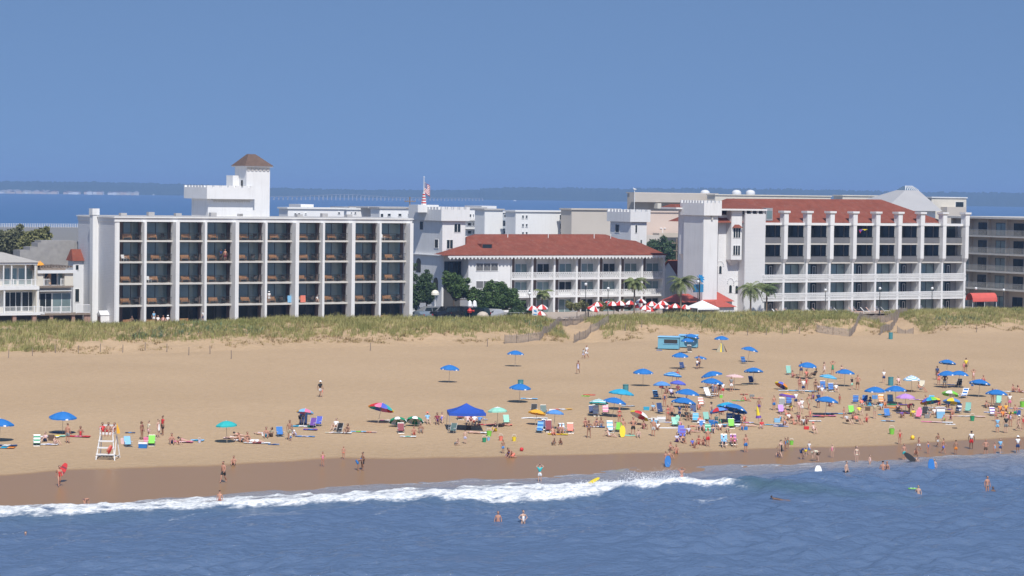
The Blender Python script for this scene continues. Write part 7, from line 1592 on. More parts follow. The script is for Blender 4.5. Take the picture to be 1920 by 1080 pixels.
# lounge chairs on the terrace of the castle hotel
lc = MB(); lc.taper((-.28, .28, -.9, .2), (-.28, .28, -.9, .2), .3, .35); lc.taper((-.28, .28, .2, .25), (-.28, .28, .75, .8), .35, .95)
for x in (-.26, .26): lc.tube((x, -.8, 0), (x, -.8, .3), .02, n=5); lc.tube((x, .15, 0), (x, .15, .3), .02, n=5)
lcm = lc.mesh('terrace_lounger', mat('peach_plastic', (.6, .38, .3), .5)); lcw = lc.mesh('terrace_lounger', PLASTW)
for i, x in enumerate([1456, 1463, 1478, 1522, 1532, 1563, 1572, 1600, 1608, 1622, 1632, 1646, 1660]):
    u = P(x, 588, 311.6)[0]; inst(lcm if i % 3 else lcw, u, 311.6, 4.70, rr.uniform(.5, .9), ('peach' if i % 3 else 'white') + f' terrace lounger, {ORD[i]} from the left before the castle hotel', 'lounger', 'loungers on the castle hotel terrace')
# laundry and towels over railings
for (x, y, c, l) in [(544, 560, 'lblue', 'pale blue towel over the balcony rail in the middle of the second floor'), (568, 556, 'coral', 'orange towel over a second floor balcony rail'), (484, 487, 'red', '')][:2]:
    u, z = P(x, y, V0+.1); b = MB(); b.box(-.4, .4, -.06, -.03, -.25, .72); b.box(-.4, .4, -.06, .1, .72, .74); b.box(-.4, .4, .07, .1, .3, .72); o = b.build('hanging_towel', C(c)); zt = slabs[3]+.33; o.location = (*to_xy(u, V0+.14), zt); o.rotation_euler = (0, 0, TH); tag(o, l, 'towel')
u, z = P(1610, 431, VR+.1); b = MB(); b.prism([(0, 0), (.5, .15), (.9, .05), (.4, -.35)], -.02, .02, 0); b.prism([(.5, .15), (1.9, .1), (1.2, -.1), (.9, .05)], -.02, .02, 1); b.prism([(0, 0), (.4, -.35), (.3, -.6)], -.02, .02, 2)
o = b.build('kite', [C('purple'), C('yellow'), C('red')]); o.location = (*to_xy(u, VR+.05), z); o.rotation_euler = (0, 0, TH); tag(o, 'purple and yellow kite caught before the top floor of the castle hotel', 'kite')
# ------------------------------------------------------------------ people: one skinned body per pose, clothes and hair as parts
def skin_mesh(name, verts, edges, radii, sub=1, mats=()):
    """verts -> a continuous surface grown round the edges; verts[0] is the root"""
    me = bpy.data.meshes.new(name); me.from_pydata(verts, edges, []); o = bpy.data.objects.new(name, me); COL.objects.link(o)
    sk = o.modifiers.new('skin', 'SKIN'); sk.use_smooth_shade = True
    sv = me.skin_vertices[0].data
    for i, r_ in enumerate(radii): sv[i].radius = (r_, r_) if not isinstance(r_, tuple) else r_; sv[i].use_root = False
    # one root per connected piece
    adj = {i: [] for i in range(len(verts))}
    for a, b in edges: adj[a].append(b); adj[b].append(a)
    seen = set()
    for i in range(len(verts)):
        if i in seen: continue
        sv[i].use_root = True; st = [i]
        while st:
            q = st.pop()
            if q in seen: continue
            seen.add(q); st += adj[q]
    ss = o.modifiers.new('sub', 'SUBSURF'); ss.levels = sub; ss.render_levels = sub
    dg = bpy.context.evaluated_depsgraph_get(); out = bpy.data.meshes.new_from_object(o.evaluated_get(dg)); out.name = name
    bpy.data.objects.remove(o); bpy.data.meshes.remove(me)
    out.materials.clear(); out.materials.append(C('grey')); return out
V3 = Vector
def fig(p):
    """p: joints of a 1.75 m figure facing -y. keys: pel, che, nek, hed, (el, wr, kn, an) x L/R given as lists [L, R]"""
    pel, che, nek, hed = map(V3, (p['pel'], p['che'], p['nek'], p['hed'])); up = (che-pel).normalized(); side = V3(p.get('side', (1, 0, 0))).normalized()
    V_ = []; E = []; R_ = []
    def add(v, r_, par=None):
        V_.append(tuple(v)); R_.append(r_)
        if par is not None: E.append((par, len(V_)-1))
        return len(V_)-1
    i_p = add(pel, .125); i_w = add(pel.lerp(che, .45), .105, i_p); i_c = add(che, .13, i_w); i_n0 = add(che.lerp(nek, .7), .075, i_c); i_n = add(nek, .052, i_n0)
    hd = (hed-nek).normalized(); fw = side.cross(hd) * -1 if side.cross(hd).y > 0 else side.cross(hd)
    fw = V3(p['look']).normalized() if 'look' in p else fw
    i_j = add(hed - hd*.05 + fw*.015, .075, i_n); i_h = add(hed + hd*.03, .088, i_j); add(hed + hd*.095, .06, i_h)
    add(hed + fw*.10 - hd*.012, .016, i_h)                                                   # nose
    for s in (-1, 1): add(hed + side*s*.098 - hd*.01, .014, i_h)                             # ears
    J = {}
    for k, s in ((0, -1), (1, 1)):
        sh = che + side*s*.165 + up*.07; i_s = add(sh, .058, i_c); el = V3(p['el'][k]); wr = V3(p['wr'][k])
        m = add(sh.lerp(el, .5), .048, i_s); i_e = add(el, .038, m); m = add(el.lerp(wr, .35), .038, i_e); i_w_ = add(wr, .026, m)
        d = (wr-el).normalized(); d = V3(p['hd'][k]).normalized() if 'hd' in p else d
        a = d.cross(side); a = a.normalized() if a.length > .2 else V3((0, 1, 0)); sp = a                   # palm spread
        pm = add(wr + d*.055, .034, i_w_)
        for q, (off, L) in enumerate(((-.028, .075), (-.010, .085), (.010, .08), (.028, .062))):
            b0 = add(wr + d*.085 + sp*off, .0095, pm); b1 = add(wr + d*(.085+L*.55) + sp*off*1.15 + side*(-s)*.008, .0088, b0); add(wr + d*(.085+L*.92) + sp*off*1.2 + side*(-s)*.028, .0075, b1)
        t0 = add(wr + d*.035 - sp*.045 , .011, pm); add(wr + d*.075 - sp*.062 + side*(-s)*.01, .0095, t0)
        hp_ = pel + side*s*.088 - up*.06; i_hp = add(hp_, .095, i_p); kn = V3(p['kn'][k]); an = V3(p['an'][k])
        m = add(hp_.lerp(kn, .5), .078, i_hp); i_k = add(kn, .055, m); m = add(kn.lerp(an, .35), .056, i_k); i_a = add(an, .036, m)
        ft = V3(p['ft'][k]) if 'ft' in p else an + V3((0, -.15, -.045)); h_ = add(an.lerp(ft, -.18) + V3((0, 0, -.03)), .03, i_a); m = add(an.lerp(ft, .6), .034, i_a); add(ft, .024, m)
        J[k] = (sh, el, wr, hp_, kn, an)
    body = skin_mesh('body', V_, E, R_, 1)
    def sub(vs, es, rs, nm): return skin_mesh(nm, vs, es, rs, 1)
    sh0, sh1 = J[0][0], J[1][0]; h0, h1 = J[0][3], J[1][3]
    vs = [pel + up*.03, pel - up*.03, h0, h0.lerp(J[0][4], .45), h0.lerp(J[0][4], .85), h1, h1.lerp(J[1][4], .45), h1.lerp(J[1][4], .85)]
    shorts = sub(vs, [(0,1),(1,2),(2,3),(3,4),(1,5),(5,6),(6,7)], [.146, .152, .124, .114, .106, .124, .114, .106], 'shorts')
    brief = sub([pel + up*.02, pel - up*.05, h0 + (h0-pel)*.05, h1 + (h1-pel)*.05, h0.lerp(J[0][4], .14), h1.lerp(J[1][4], .14)], [(0,1),(1,2),(1,3),(2,4),(3,5)], [.15, .15, .122, .122, .11, .11], 'swim_brief')
    w_ = pel.lerp(che, .45)
    shirt = sub([pel + up*.0, w_, che, che.lerp(nek, .6), sh0, sh0.lerp(J[0][1], .55), sh1, sh1.lerp(J[1][1], .55)], [(0,1),(1,2),(2,3),(2,4),(4,5),(2,6),(6,7)], [.158, .142, .162, .09, .084, .075, .084, .075], 'shirt')
    suit = sub([che + up*.015, w_, pel, pel - up*.05, h0, h1], [(0,1),(1,2),(2,3),(3,4),(3,5)], [.155, .126, .145, .148, .116, .116], 'swimsuit')
    bik = sub([che - up*.06, che, che + up*.05], [(0,1),(1,2)], [.15, .165, .15], 'bikini_top')
    dress = sub([che + up*.03, w_, pel, pel - up*.12 + (h0.lerp(J[0][4], .4)+h1.lerp(J[1][4], .4)-2*pel)*.25, (h0.lerp(J[0][4], .8)+h1.lerp(J[1][4], .8))*.5], [(0,1),(1,2),(2,3),(3,4)], [.138, .125, .15, .17, .19], 'dress')
    hc = hed - fw*.022 + hd*.055
    hair = sub([hc - fw*.02 - hd*.05, hc - fw*.005, hc + hd*.035], [(0,1),(1,2)], [.10, .118, .10], 'hair')
    lhair = sub([hc + hd*.02, hc - fw*.02 - hd*.03, hc - fw*.065 - hd*.13, hc - fw*.075 - hd*.25], [(0,1),(1,2),(2,3)], [.112, .118, .10, .07], 'long_hair')
    hb = MB(); 
    q = hd.to_track_quat('Z', 'Y').to_matrix()
    vs = []
    for r0, z_ in ((.16, .045), (.165, .055), (.105, .06), (.10, .12), (.05, .15), (.002, .155)):
        for i in range(14): a = 2*math.pi*i/14; vs.append(tuple(hed + q @ V3((r0*math.cos(a), r0*math.sin(a), z_))))
    hb.add(vs, [(k*14+i, k*14+(i+1) % 14, (k+1)*14+(i+1) % 14, (k+1)*14+i) for k in range(5) for i in range(14)])
    hat = hb.mesh('sun_hat', C('grey'), smooth=True)
    eb = MB()
    for s in (-1, 1): eb.ball(tuple(hed + fw*.083 + side*s*.034 + hd*.012), .013, 0, 6)
    eyes = eb.mesh('eyes', C('black'))
    mb_ = MB(); mc = hed + fw*.088 - hd*.052; mb_.tube(mc - side*.024, mc + side*.024, .008, n=5); mouth = mb_.mesh('mouth', C('maroon'))
    return dict(body=body, shorts=shorts, swim_brief=brief, shirt=shirt, swimsuit=suit, bikini_top=bik, dress=dress, hair=hair, long_hair=lhair, sun_hat=hat, eyes=eyes, mouth=mouth)
POSE = {
 'stand': dict(pel=(0,0,.94), che=(0,.01,1.28), nek=(0,.01,1.47), hed=(0,-.01,1.60), el=[(-.25,.02,1.10),(.25,.02,1.10)], wr=[(-.27,-.06,.86),(.27,-.06,.86)], kn=[(-.10,-.02,.50),(.11,0,.50)], an=[(-.11,.02,.08),(.13,.0,.08)]),
 'walk': dict(pel=(0,0,.92), che=(0,-.03,1.26), nek=(0,-.04,1.45), hed=(0,-.07,1.58), el=[(-.23,.12,1.08),(.23,-.10,1.08)], wr=[(-.25,.10,.85),(.24,-.28,.93)], kn=[(-.09,-.20,.52),(.09,.03,.48)], an=[(-.09,-.28,.10),(.09,.33,.13)]),
 'hips': dict(pel=(0,0,.94), che=(0,.01,1.28), nek=(0,.01,1.47), hed=(0,-.01,1.60), el=[(-.36,.05,1.14),(.36,.05,1.14)], wr=[(-.18,-.06,1.0),(.18,-.06,1.0)], kn=[(-.14,-.02,.50),(.13,0,.50)], an=[(-.17,.02,.08),(.16,.0,.08)], hd=[(.5,-.3,-.6),(-.5,-.3,-.6)]),
 'headarms': dict(pel=(0,0,.94), che=(0,.01,1.28), nek=(0,.01,1.47), hed=(0,-.01,1.60), el=[(-.36,-.02,1.50),(.36,-.02,1.50)], wr=[(-.14,-.06,1.64),(.14,-.06,1.64)], kn=[(-.10,-.02,.50),(.11,0,.50)], an=[(-.12,.02,.08),(.13,.0,.08)]),
 'bend': dict(pel=(0,.10,.86), che=(0,-.24,.98), nek=(0,-.40,.95), hed=(0,-.50,.88), el=[(-.20,-.36,.72),(.20,-.36,.72)], wr=[(-.14,-.40,.46),(.16,-.42,.46)], kn=[(-.12,-.02,.48),(.12,0,.48)], an=[(-.13,.06,.08),(.14,.08,.08)], look=(0,-.8,-.7)),
 'crouch': dict(pel=(0,.08,.24), che=(0,-.14,.54), nek=(0,-.24,.69), hed=(0,-.31,.80), el=[(-.26,-.30,.40),(.26,-.30,.40)], wr=[(-.14,-.46,.26),(.14,-.46,.22)], kn=[(-.20,-.30,.46),(.22,-.28,.44)], an=[(-.16,-.02,.08),(.18,.0,.08)]),
 'kneel': dict(pel=(0,.05,.32), che=(0,-.22,.55), nek=(0,-.34,.66), hed=(0,-.45,.72), el=[(-.22,-.38,.32),(.22,-.38,.32)], wr=[(-.18,-.50,.08),(.18,-.52,.08)], kn=[(-.12,-.18,.06),(.12,-.16,.06)], an=[(-.12,.25,.06),(.12,.26,.06)], ft=[(-.12,.40,.04),(.12,.40,.04)], hd=[(0,-1,-.1),(0,-1,-.1)]),
 'sit': dict(pel=(0,.08,.13), che=(0,.12,.47), nek=(0,.10,.66), hed=(0,.07,.79), el=[(-.28,-.05,.36),(.28,-.05,.36)], wr=[(-.22,-.28,.38),(.22,-.28,.38)], kn=[(-.16,-.33,.42),(.16,-.33,.42)], an=[(-.14,-.60,.08),(.14,-.62,.08)]),
 'sitback': dict(pel=(0,.05,.13), che=(0,.22,.45), nek=(0,.28,.63), hed=(0,.27,.77), el=[(-.26,.38,.32),(.26,.38,.32)], wr=[(-.28,.50,.08),(.28,.50,.08)], kn=[(-.11,-.38,.18),(.12,-.36,.30)], an=[(-.12,-.80,.08),(.13,-.70,.08)], hd=[(0,1,-.1),(0,1,-.1)]),
 'chair': dict(pel=(0,.12,.38), che=(0,.30,.69), nek=(0,.36,.87), hed=(0,.33,1.00), el=[(-.30,.16,.56),(.30,.16,.56)], wr=[(-.27,-.08,.56),(.27,-.08,.56)], kn=[(-.14,-.34,.52),(.14,-.34,.52)], an=[(-.15,-.66,.09),(.15,-.68,.09)]),
 'lie': dict(pel=(0,0,.11), che=(-0,.34,.14), nek=(0,.52,.13), hed=(0,.65,.14), el=[(-.30,.20,.08),(.30,.18,.08)], wr=[(-.30,-.05,.06),(.28,-.06,.06)], kn=[(-.10,-.42,.12),(.12,-.42,.18)], an=[(-.11,-.84,.07),(.13,-.82,.07)], look=(0,-.1,1), ft=[(-.12,-.90,.17),(.14,-.88,.17)], hd=[(0,-1,-.1),(0,-1,-.1)]),
 'prone': dict(pel=(0,0,.12), che=(0,.32,.17), nek=(0,.48,.24), hed=(0,.58,.33), el=[(-.22,.52,.06),(.22,.52,.06)], wr=[(-.10,.72,.05),(.10,.72,.05)], kn=[(-.10,-.42,.07),(.10,-.42,.07)], an=[(-.11,-.82,.09),(.11,-.82,.09)], look=(0,1,.2), ft=[(-.11,-.96,.04),(.11,-.96,.04)], hd=[(0,1,0),(0,1,0)]),
}
PM = {k: fig(v) for k, v in POSE.items()}
SK = {'f': (0.55, 0.35, 0.26), 't': (0.33, 0.175, 0.11), 'r': (0.47, 0.235, 0.155), 'd': (0.15, 0.08, 0.05)}
HR = {'k': (0.025, 0.018, 0.014), 'b': (0.09, 0.05, 0.03), 'y': (0.45, 0.32, 0.15), 'g': (0.35, 0.33, 0.31), 'a': (0.22, 0.12, 0.06)}
SM = {k: mat('skin_'+k, v, .55, .05, 3) for k, v in SK.items()}; HM = {k: mat('hair_'+k, v, .6, .1, 6) for k, v in HR.items()}
SEEN_L = {}
def person(x, y, pose, h, rot, sk, hr, clothes, label, at=None, rise=0.0, water=False):
    """clothes: 'shorts:navy shirt:white hat:white'; rot: 0 faces the camera, 90 faces right, 180 faces inland"""
    if at is None:
        if water: u, v = sea_z(x, y); loc = (*to_xy(u, v), rise)
        else: u, v, z = GP(x, y); loc = (*to_xy(u, v), z + rise + (.03 if pose in ('lie', 'prone', 'sit') else 0))
    else: loc = at
    e = bpy.data.objects.new('person', None); COL.objects.link(e); e.location = loc; e.rotation_euler = (0, 0, rad(rot)); s = h/1.75; e.scale = (s, s, s)
    if pose == 'chairsit': pose = 'chair'
    M_ = PM[pose]
    def part(nm, me, mm):
        o = bpy.data.objects.new(nm, me); COL.objects.link(o); o.parent = e; o.material_slots[0].link = 'OBJECT'; o.material_slots[0].material = mm
    part('body', M_['body'], SM[sk]); part('long_hair' if hr[0] == 'L' else 'hair', M_['long_hair' if hr[0] == 'L' else 'hair'], HM[hr[-1]]); part('eyes', M_['eyes'], HM['k']); part('mouth', M_['mouth'], C('maroon'))
    for c in clothes.split():
        k, col = c.split(':'); key = {'brief': 'swim_brief', 'suit': 'swimsuit', 'bikini': 'bikini_top', 'hat': 'sun_hat'}.get(k, k); part(key, M_[key], C(col))
        if k == 'bikini': part('swim_brief', M_['swim_brief'], C(col))
    assert label not in SEEN_L, label
    SEEN_L[label] = 1
    if at is None and pose in ('chair',): pass
    return tag(e, 'person ' + label, 'person')
PEOPLE = [
 # x, y, pose, height, rot, skin, hair, clothes, label
 (127, 831, 'stand', 1.78, 160, 'r', 'b', 'shorts:grey', 'in grey shorts standing with bare back under the first whole umbrella'),
 (151, 818, 'sit', 1.7, 10, 't', 'Lk', 'suit:red', 'in a red swimsuit sitting on the red towel at left'),
 (84, 828, 'sit', 1.6, -30, 'f', 'k', 'shirt:palepink shorts:navy', 'in a pale pink top sitting behind the green striped chair'),
 (104, 834, 'sit', 1.5, 60, 'f', 'b', 'suit:palepink', 'in a pink swimsuit sitting at the end of the white striped towel'),
 (111, 912, 'walk', 1.7, 20, 'r', 'k', 'suit:red', 'in a red swimsuit carrying the red bodyboard on the wet sand'),
 (160, 949, 'bend', 1.3, 40, 'r', 'k', 'brief:navy', 'small, bending in the edge of the foam at left'),
 (266, 824, 'stand', 1.68, 60, 't', 'Lb', 'bikini:maroon', 'in a dark red bikini standing behind the blue cooler'),
 (279, 822, 'stand', 1.62, -60, 'f', 'k', 'shirt:cream shorts:palepink', 'in a cream top facing the person in the dark red bikini'),
 (297, 820, 'stand', 1.68, 60, 'f', 'k', 'dress:white', 'in a long white dress beside the person in a red shirt'),
 (305, 816, 'stand', 1.82, -60, 't', 'k', 'shirt:red shorts:black', 'in a bright red shirt and black shorts standing at left'),
 (322, 832, 'sit', 1.75, 10, 'r', 'k', 'shorts:navy', 'bare chested, sitting in navy shorts left of the pink towel'),
 (344, 828, 'prone', 1.65, 70, 'f', 'Lk', 'suit:pink', 'in a pink swimsuit lying on the pink towel'),
 (333, 833, 'kneel', 1.3, 60, 'f', 'a', 'suit:red', 'small, in red kneeling beside the pink towel'),
 (419, 905, 'walk', 1.80, -25, 'r', 'k', 'shorts:black', 'bare chested in black shorts walking on the wet sand'),
 (438, 872, 'sit', 1.45, 0, 'r', 'k', 'brief:black', 'small, sitting at the upper edge of the wet sand'),
 (412, 944, 'stand', 1.55, 170, 'r', 'k', 'brief:maroon', 'standing knee deep in the foam below the walker in black shorts'),
 (437, 823, 'lie', 1.65, 80, 'f', 'k', 'suit:white', 'in white lying under the teal umbrella'),
 (452, 829, 'sitback', 1.7, 60, 'r', 'k', 'shorts:black', 'in black shorts leaning back in the lying row'),
 (464, 828, 'sit', 1.65, 20, 'r', 'b', 'bikini:brown', 'in a brown bikini sitting up in the lying row'),
 (478, 830, 'lie', 1.7, 85, 'f', 'a', 'shirt:white shorts:white', 'dressed in white lying at the right end of the row'),
 (448, 818, 'prone', 1.6, 75, 'f', 'Lk', 'suit:coral', 'in coral lying behind the lying row'),
 (499, 820, 'sit', 1.78, 5, 'r', 'k', 'shorts:turq', 'bare chested in turquoise shorts sitting left of the blue chair'),
 (508, 819, 'sit', 1.65, -40, 't', 'Lk', 'shirt:khaki shorts:brown', 'in a khaki top sitting close to the turquoise shorts'),
 (489, 815, 'lie', 1.5, 80, 'f', 'k', 'suit:lavender', 'in lavender lying behind the turquoise shorts'),
 (543, 825, 'stand', 1.85, 10, 't', 'k', 'shorts:khaki', 'bare chested in long khaki patterned shorts by the blue chair'),
 (552, 818, 'crouch', 1.6, -40, 'f', 'a', 'shirt:white shorts:lavender', 'in white crouching beside the khaki patterned shorts'),
 (545, 827, 'stand', .85, 0, 'f', 'y', 'shirt:cream shorts:blue', 'toddler in cream and blue in front of the khaki shorts'),
 (564, 797, 'bend', 1.7, 40, 'f', 'k', 'shirt:navy shorts:black', 'in navy bending under the small yellow and sky blue umbrella'),
 (600, 744, 'walk', 1.75, 30, 't', 'k', 'shirt:black shorts:lgrey hat:white', 'alone in black shirt and pale shorts walking high on the sand'),
 (604, 744, 'walk', 1.0, 30, 'f', 'y', 'suit:coral', 'child in coral beside the lone walker high on the sand'),
 (628, 806, 'chair', 1.7, -20, 'f', 'b', 'shirt:white', 'resting against the black recliner'),
 (651, 812, 'sit', 1.68, -20, 't', 'Lk', 'bikini:black', 'in a black bikini sitting right of the black recliner'),
 (605, 875, 'stand', 1.30, 10, 'r', 'k', 'suit:pink', 'child in a pink swimsuit standing on the wet sand'),
 (644, 861, 'stand', 1.15, 0, 'r', 'a', 'brief:coral', 'small child standing alone above the wet sand'),
 (672, 882, 'bend', 1.65, 90, 't', 'Lb', 'shorts:blue bikini:blue', 'in blue shorts bending over beside a taller one'),
 (680, 882, 'hips', 1.60, -60, 't', 'k', 'shorts:black', 'in black trunks standing beside the bending person in blue'),
 (789, 811, 'sit', 1.75, 5, 't', 'g', 'shorts:lgrey', 'sitting in pale trunks on a low seat right of the dark red chair'),
 (776, 815, 'sit', 1.5, 5, 'r', 'b', 'brief:red', 'small, sitting left of the one in pale trunks'),
 (802, 794, 'chair', 1.7, 10, 'f', 'a', 'shirt:lblue shorts:white hat:coral', 'in a pale blue shirt sitting right of the striped umbrellas'),
 (820, 795, 'chair', 1.7, 5, 't', 'b', 'shirt:maroon shorts:purple', 'in a dark red shirt sitting left of the canopy tent'),
 (828, 793, 'chair', 1.6, -5, 'f', 'k', 'suit:violet', 'in violet sitting close to the canopy tent leg'),
 (872, 832, 'stand', 1.3, 170, 'f', 'k', 'shorts:lavender', 'child standing bare backed in front of the canopy tent'),
 (855, 835, 'crouch', 1.25, 60, 'f', 'b', 'shorts:grey', 'child crouching with sand before the canopy tent'),
 (877, 796, 'chair', 1.7, 5, 'f', 'Lb', 'shirt:palepink shorts:white', 'in pale pink sitting in the canopy tent shade'),
 (889, 797, 'chair', 1.7, -5, 'f', 'k', 'shirt:white shorts:coral', 'in a white shirt sitting in the canopy tent shade'),
 (898, 798, 'chair', 1.75, -20, 'f', 'g', 'shirt:mblue shorts:grey', 'in a blue shirt sitting at the right tent leg'),
 (928, 809, 'sit', 1.75, -30, 'f', 'k', 'shirt:black shorts:yellow', 'in black shirt and yellow shorts below the white umbrella'),
 (941, 799, 'lie', 1.65, 80, 'r', 'b', 'suit:maroon', 'lying in dark red beneath the white umbrella'),
 (886, 813, 'lie', 1.5, 70, 'f', 'y', 'suit:palepink', 'in pink lying before the canopy tent'),
 (943, 850, 'stand', 1.25, 20, 't', 'k', 'shorts:mblue', 'child in blue patterned shorts beside the digging adult'),
 (961, 858, 'kneel', 1.85, -60, 'r', 'b', 'shorts:coral', 'in coral shorts kneeling and digging at the wet sand edge'),
 (952, 856, 'crouch', 1.35, 40, 'r', 'Lb', 'bikini:violet', 'child crouching between the two at the dig'),
 (1012, 904, 'headarms', 1.55, 170, 'f', 'b', 'shirt:teal shorts:white', 'in teal standing in the thin wash with raised arms'),
 (934, 968, 'stand', 1.7, 0, 'r', 'b', 'brief:navy', 'deep in the sea, left of the two below the foam'),
 (981, 968, 'hips', 1.7, 20, 'f', 'b', 'suit:white', 'deep in the sea in white, right of the two below the foam'),
 (48, 1003, 'stand', 1.7, 0, 'f', 'b', 'brief:navy', 'swimming alone far out at the lower left'),
 (1100, 672, 'walk', 1.78, -30, 'r', 'a', 'shirt:white shorts:white', 'in white walking up toward the dune path'),
 (1094, 672, 'walk', 1.3, -30, 't', 'k', 'shorts:lavender shirt:lgrey', 'small, in pale clothes beside the walker in white'),
 (1084, 701, 'walk', 1.68, -20, 't', 'Lb', 'dress:lavender', 'in a pale dress carrying bags below the walker in white'),
 (1037, 835, 'crouch', 1.3, 30, 't', 'k', 'shorts:grey', 'child crouching left in front of the yellow towel'),
 (1052, 834, 'crouch', 1.2, -20, 't', 'k', 'brief:grey', 'child crouching right in front of the yellow towel'),
 (1037, 815, 'sitback', 1.7, 10, 'r', 'a', 'shorts:coral', 'leaning back in coral on the yellow towel'),
 (1053, 813, 'sit', 1.75, 0, 'r', 'b', 'shorts:grey', 'sitting at the right of the yellow towel'),
 (1048, 812, 'sit', 1.65, 15, 't', 'Lk', 'bikini:purple', 'in a purple bikini sitting between the chairs'),
 (1104, 821, 'hips', 1.70, 10, 't', 'Lk', 'bikini:black', 'in a black bikini standing before the seated couple'),
 (1098, 800, 'sit', 1.65, 10, 'r', 'Lb', 'bikini:maroon', 'in maroon sitting behind the black bikini'),
 (1118, 800, 'sit', 1.65, -20, 'r', 'Lk', 'bikini:navy', 'in a navy bikini sitting left on the blue and white towel'),
 (1127, 800, 'sit', 1.7, 0, 't', 'b', 'shorts:lgrey', 'in pale shorts sitting right on the blue and white towel'),
 (1143, 819, 'sitback', 1.7, 50, 'f', 'b', 'suit:lgrey', 'leaning back on the sand left of the yellow board'),
 (1168, 818, 'stand', 1.78, 10, 'r', 'a', 'shorts:yellow', 'bare chested behind the upright yellow board'),
 (1161, 795, 'stand', 1.7, 20, 'r', 'Lb', 'bikini:red', 'in a red bikini standing behind the green chair'),
 (1187, 817, 'hips', 1.82, 10, 'r', 'k', 'shorts:black', 'bare chested in long black shorts right of the yellow board'),
 (1197, 820, 'sit', 1.5, 0, 'f', 'b', 'shorts:lgrey', 'small, sitting right in front of the long black shorts'),
 (1207, 804, 'sit', 1.7, 20, 't', 'k', 'suit:pink', 'in a pink striped swimsuit sitting below the tilted umbrella'),
 (1225, 818, 'stand', 1.75, 170, 'r', 'k', 'shorts:lgrey', 'bare backed in grey shorts standing left of the white surfboard'),
 (1259, 744, 'chair', 1.7, 10, 'f', 'Lb', 'shirt:lavender shorts:purple', 'in a purple checked shirt below the violet umbrella'),
 (1272, 737, 'chair', 1.6, 10, 't', 'b', 'shirt:maroon', 'in maroon sitting just under the violet umbrella'),
 (1250, 738, 'sit', 1.7, 10, 't', 'Lb', 'suit:maroon', 'sitting at the left under the pale sky blue umbrella'),
 (1310, 692, 'walk', 1.72, 170, 't', 'b', 'shorts:navy', 'walking with the flat blue umbrella below the rental hut'),
 (1307, 692, 'walk', 1.25, 170, 't', 'k', 'shirt:white shorts:navy', 'child walking beside the flat blue umbrella'),
 (1270, 716, 'stand', 1.6, 0, 't', 'b', 'suit:red', 'in red between the ringed and the violet umbrellas'),
 (1252, 790, 'stand', 1.68, 20, 'r', 'Lb', 'bikini:red', 'in red bikini left of the one in dark trunks'),
 (1259, 790, 'stand', 1.85, 170, 'r', 'a', 'shorts:black', 'bare backed in dark trunks in the middle group'),
 (1274, 785, 'stand', 1.45, -10, 'f', 'b', 'shirt:navy shorts:navy', 'small, in navy right of the mint board'),
 (1288, 788, 'chair', 1.7, 10, 't', 'b', 'shirt:black', 'in black sitting in the deep shade of the big middle umbrella'),
 (1296, 786, 'chair', 1.7, -10, 't', 'Lk', 'shirt:khaki', 'in khaki sitting in the deep shade of the big middle umbrella'),
 (1310, 768, 'sit', 1.6, 10, 'r', 'b', 'suit:coral', 'in coral at the right rim of the big middle umbrella'),
 (1327, 738, 'stand', 1.6, 0, 't', 'k', 'shorts:khaki', 'standing under the left of the stacked umbrellas'),
 (1341, 745, 'stand', 1.7, 180, 'r', 'b', 'suit:grey', 'in grey standing right of the white lounge chair'),
 (1349, 744, 'stand', 1.7, 10, 'r', 'Lb', 'bikini:maroon', 'in maroon bikini right of the white lounge chair'),
 (1355, 742, 'stand', 1.55, 0, 'f', 'k', 'shirt:white shorts:red', 'in a white shirt at the right of the lounge chair group'),
 (1371, 734, 'stand', 1.7, 0, 'r', 'k', 'shirt:grey shorts:white', 'in a dark grey shirt under the pale pink umbrella'),
 (1333, 786, 'stand', 1.75, 60, 'f', 'k', 'dress:black hat:black', 'dressed in black standing left of the small blue red umbrella'),
 (1343, 804, 'stand', 1.5, -20, 'f', 'a', 'shirt:sage shorts:blue', 'in a green shirt and blue shorts before the piled bags'),
 (1309, 808, 'sit', 1.65, 5, 'f', 'k', 'suit:black hat:white', 'in a black swimsuit sitting in the middle family'),
 (1300, 811, 'lie', 1.5, 60, 'f', 'b', 'suit:red hat:white', 'in red with a white hat lying beside the black swimsuit'),
 (1320, 808, 'sit', 1.65, 10, 'r', 'b', 'suit:palepink hat:white', 'in pale pink with a white hat in the middle family'),
 (1328, 806, 'sit', 1.5, 0, 'f', 'Lb', 'shirt:green', 'in green sitting in the middle family'),
 (1355, 778, 'walk', 1.6, 40, 'r', 'k', 'suit:red', 'in red behind the turquoise umbrella') ,
 (1395, 790, 'sit', 1.65, 0, 'r', 'k', 'suit:coral', 'in coral sitting under the right of the largest umbrella'),
 (1385, 792, 'chair', 1.7, 0, 't', 'k', 'shirt:black', 'in black sitting under the largest umbrella'),
 (1375, 790, 'chair', 1.7, 0, 'f', 'g', 'shirt:lgrey', 'in pale grey sitting under the largest umbrella'),
 (1423, 773, 'stand', 1.5, 0, 't', 'k', 'shorts:purple', 'small, beside the closed yellow umbrella'),
 (1398, 752, 'sitback', 1.6, 40, 'r', 'Lb', 'suit:red', 'leaning on a red and turquoise seat behind the largest umbrella'),
 (1428, 803, 'sit', 1.7, -10, 'r', 'k', 'shirt:red shorts:white', 'in a red and white patterned shirt sitting apart on the sand'),
 (1268, 850, 'sit', 1.5, 0, 'r', 'b', 'brief:coral', 'small, at the lower middle of the front family row'),
 (1270, 829, 'sit', 1.65, 30, 'f', 'k', 'shirt:lavender shorts:purple', 'in lavender at the left of the front family row'),
 (1281, 830, 'sitback', 1.7, 10, 'r', 'k', 'suit:black', 'in a black swimsuit lying back in the front family row'),
 (1298, 836, 'sit', 1.35, 0, 'r', 'y', 'shirt:violet', 'child in violet in the front family row'),
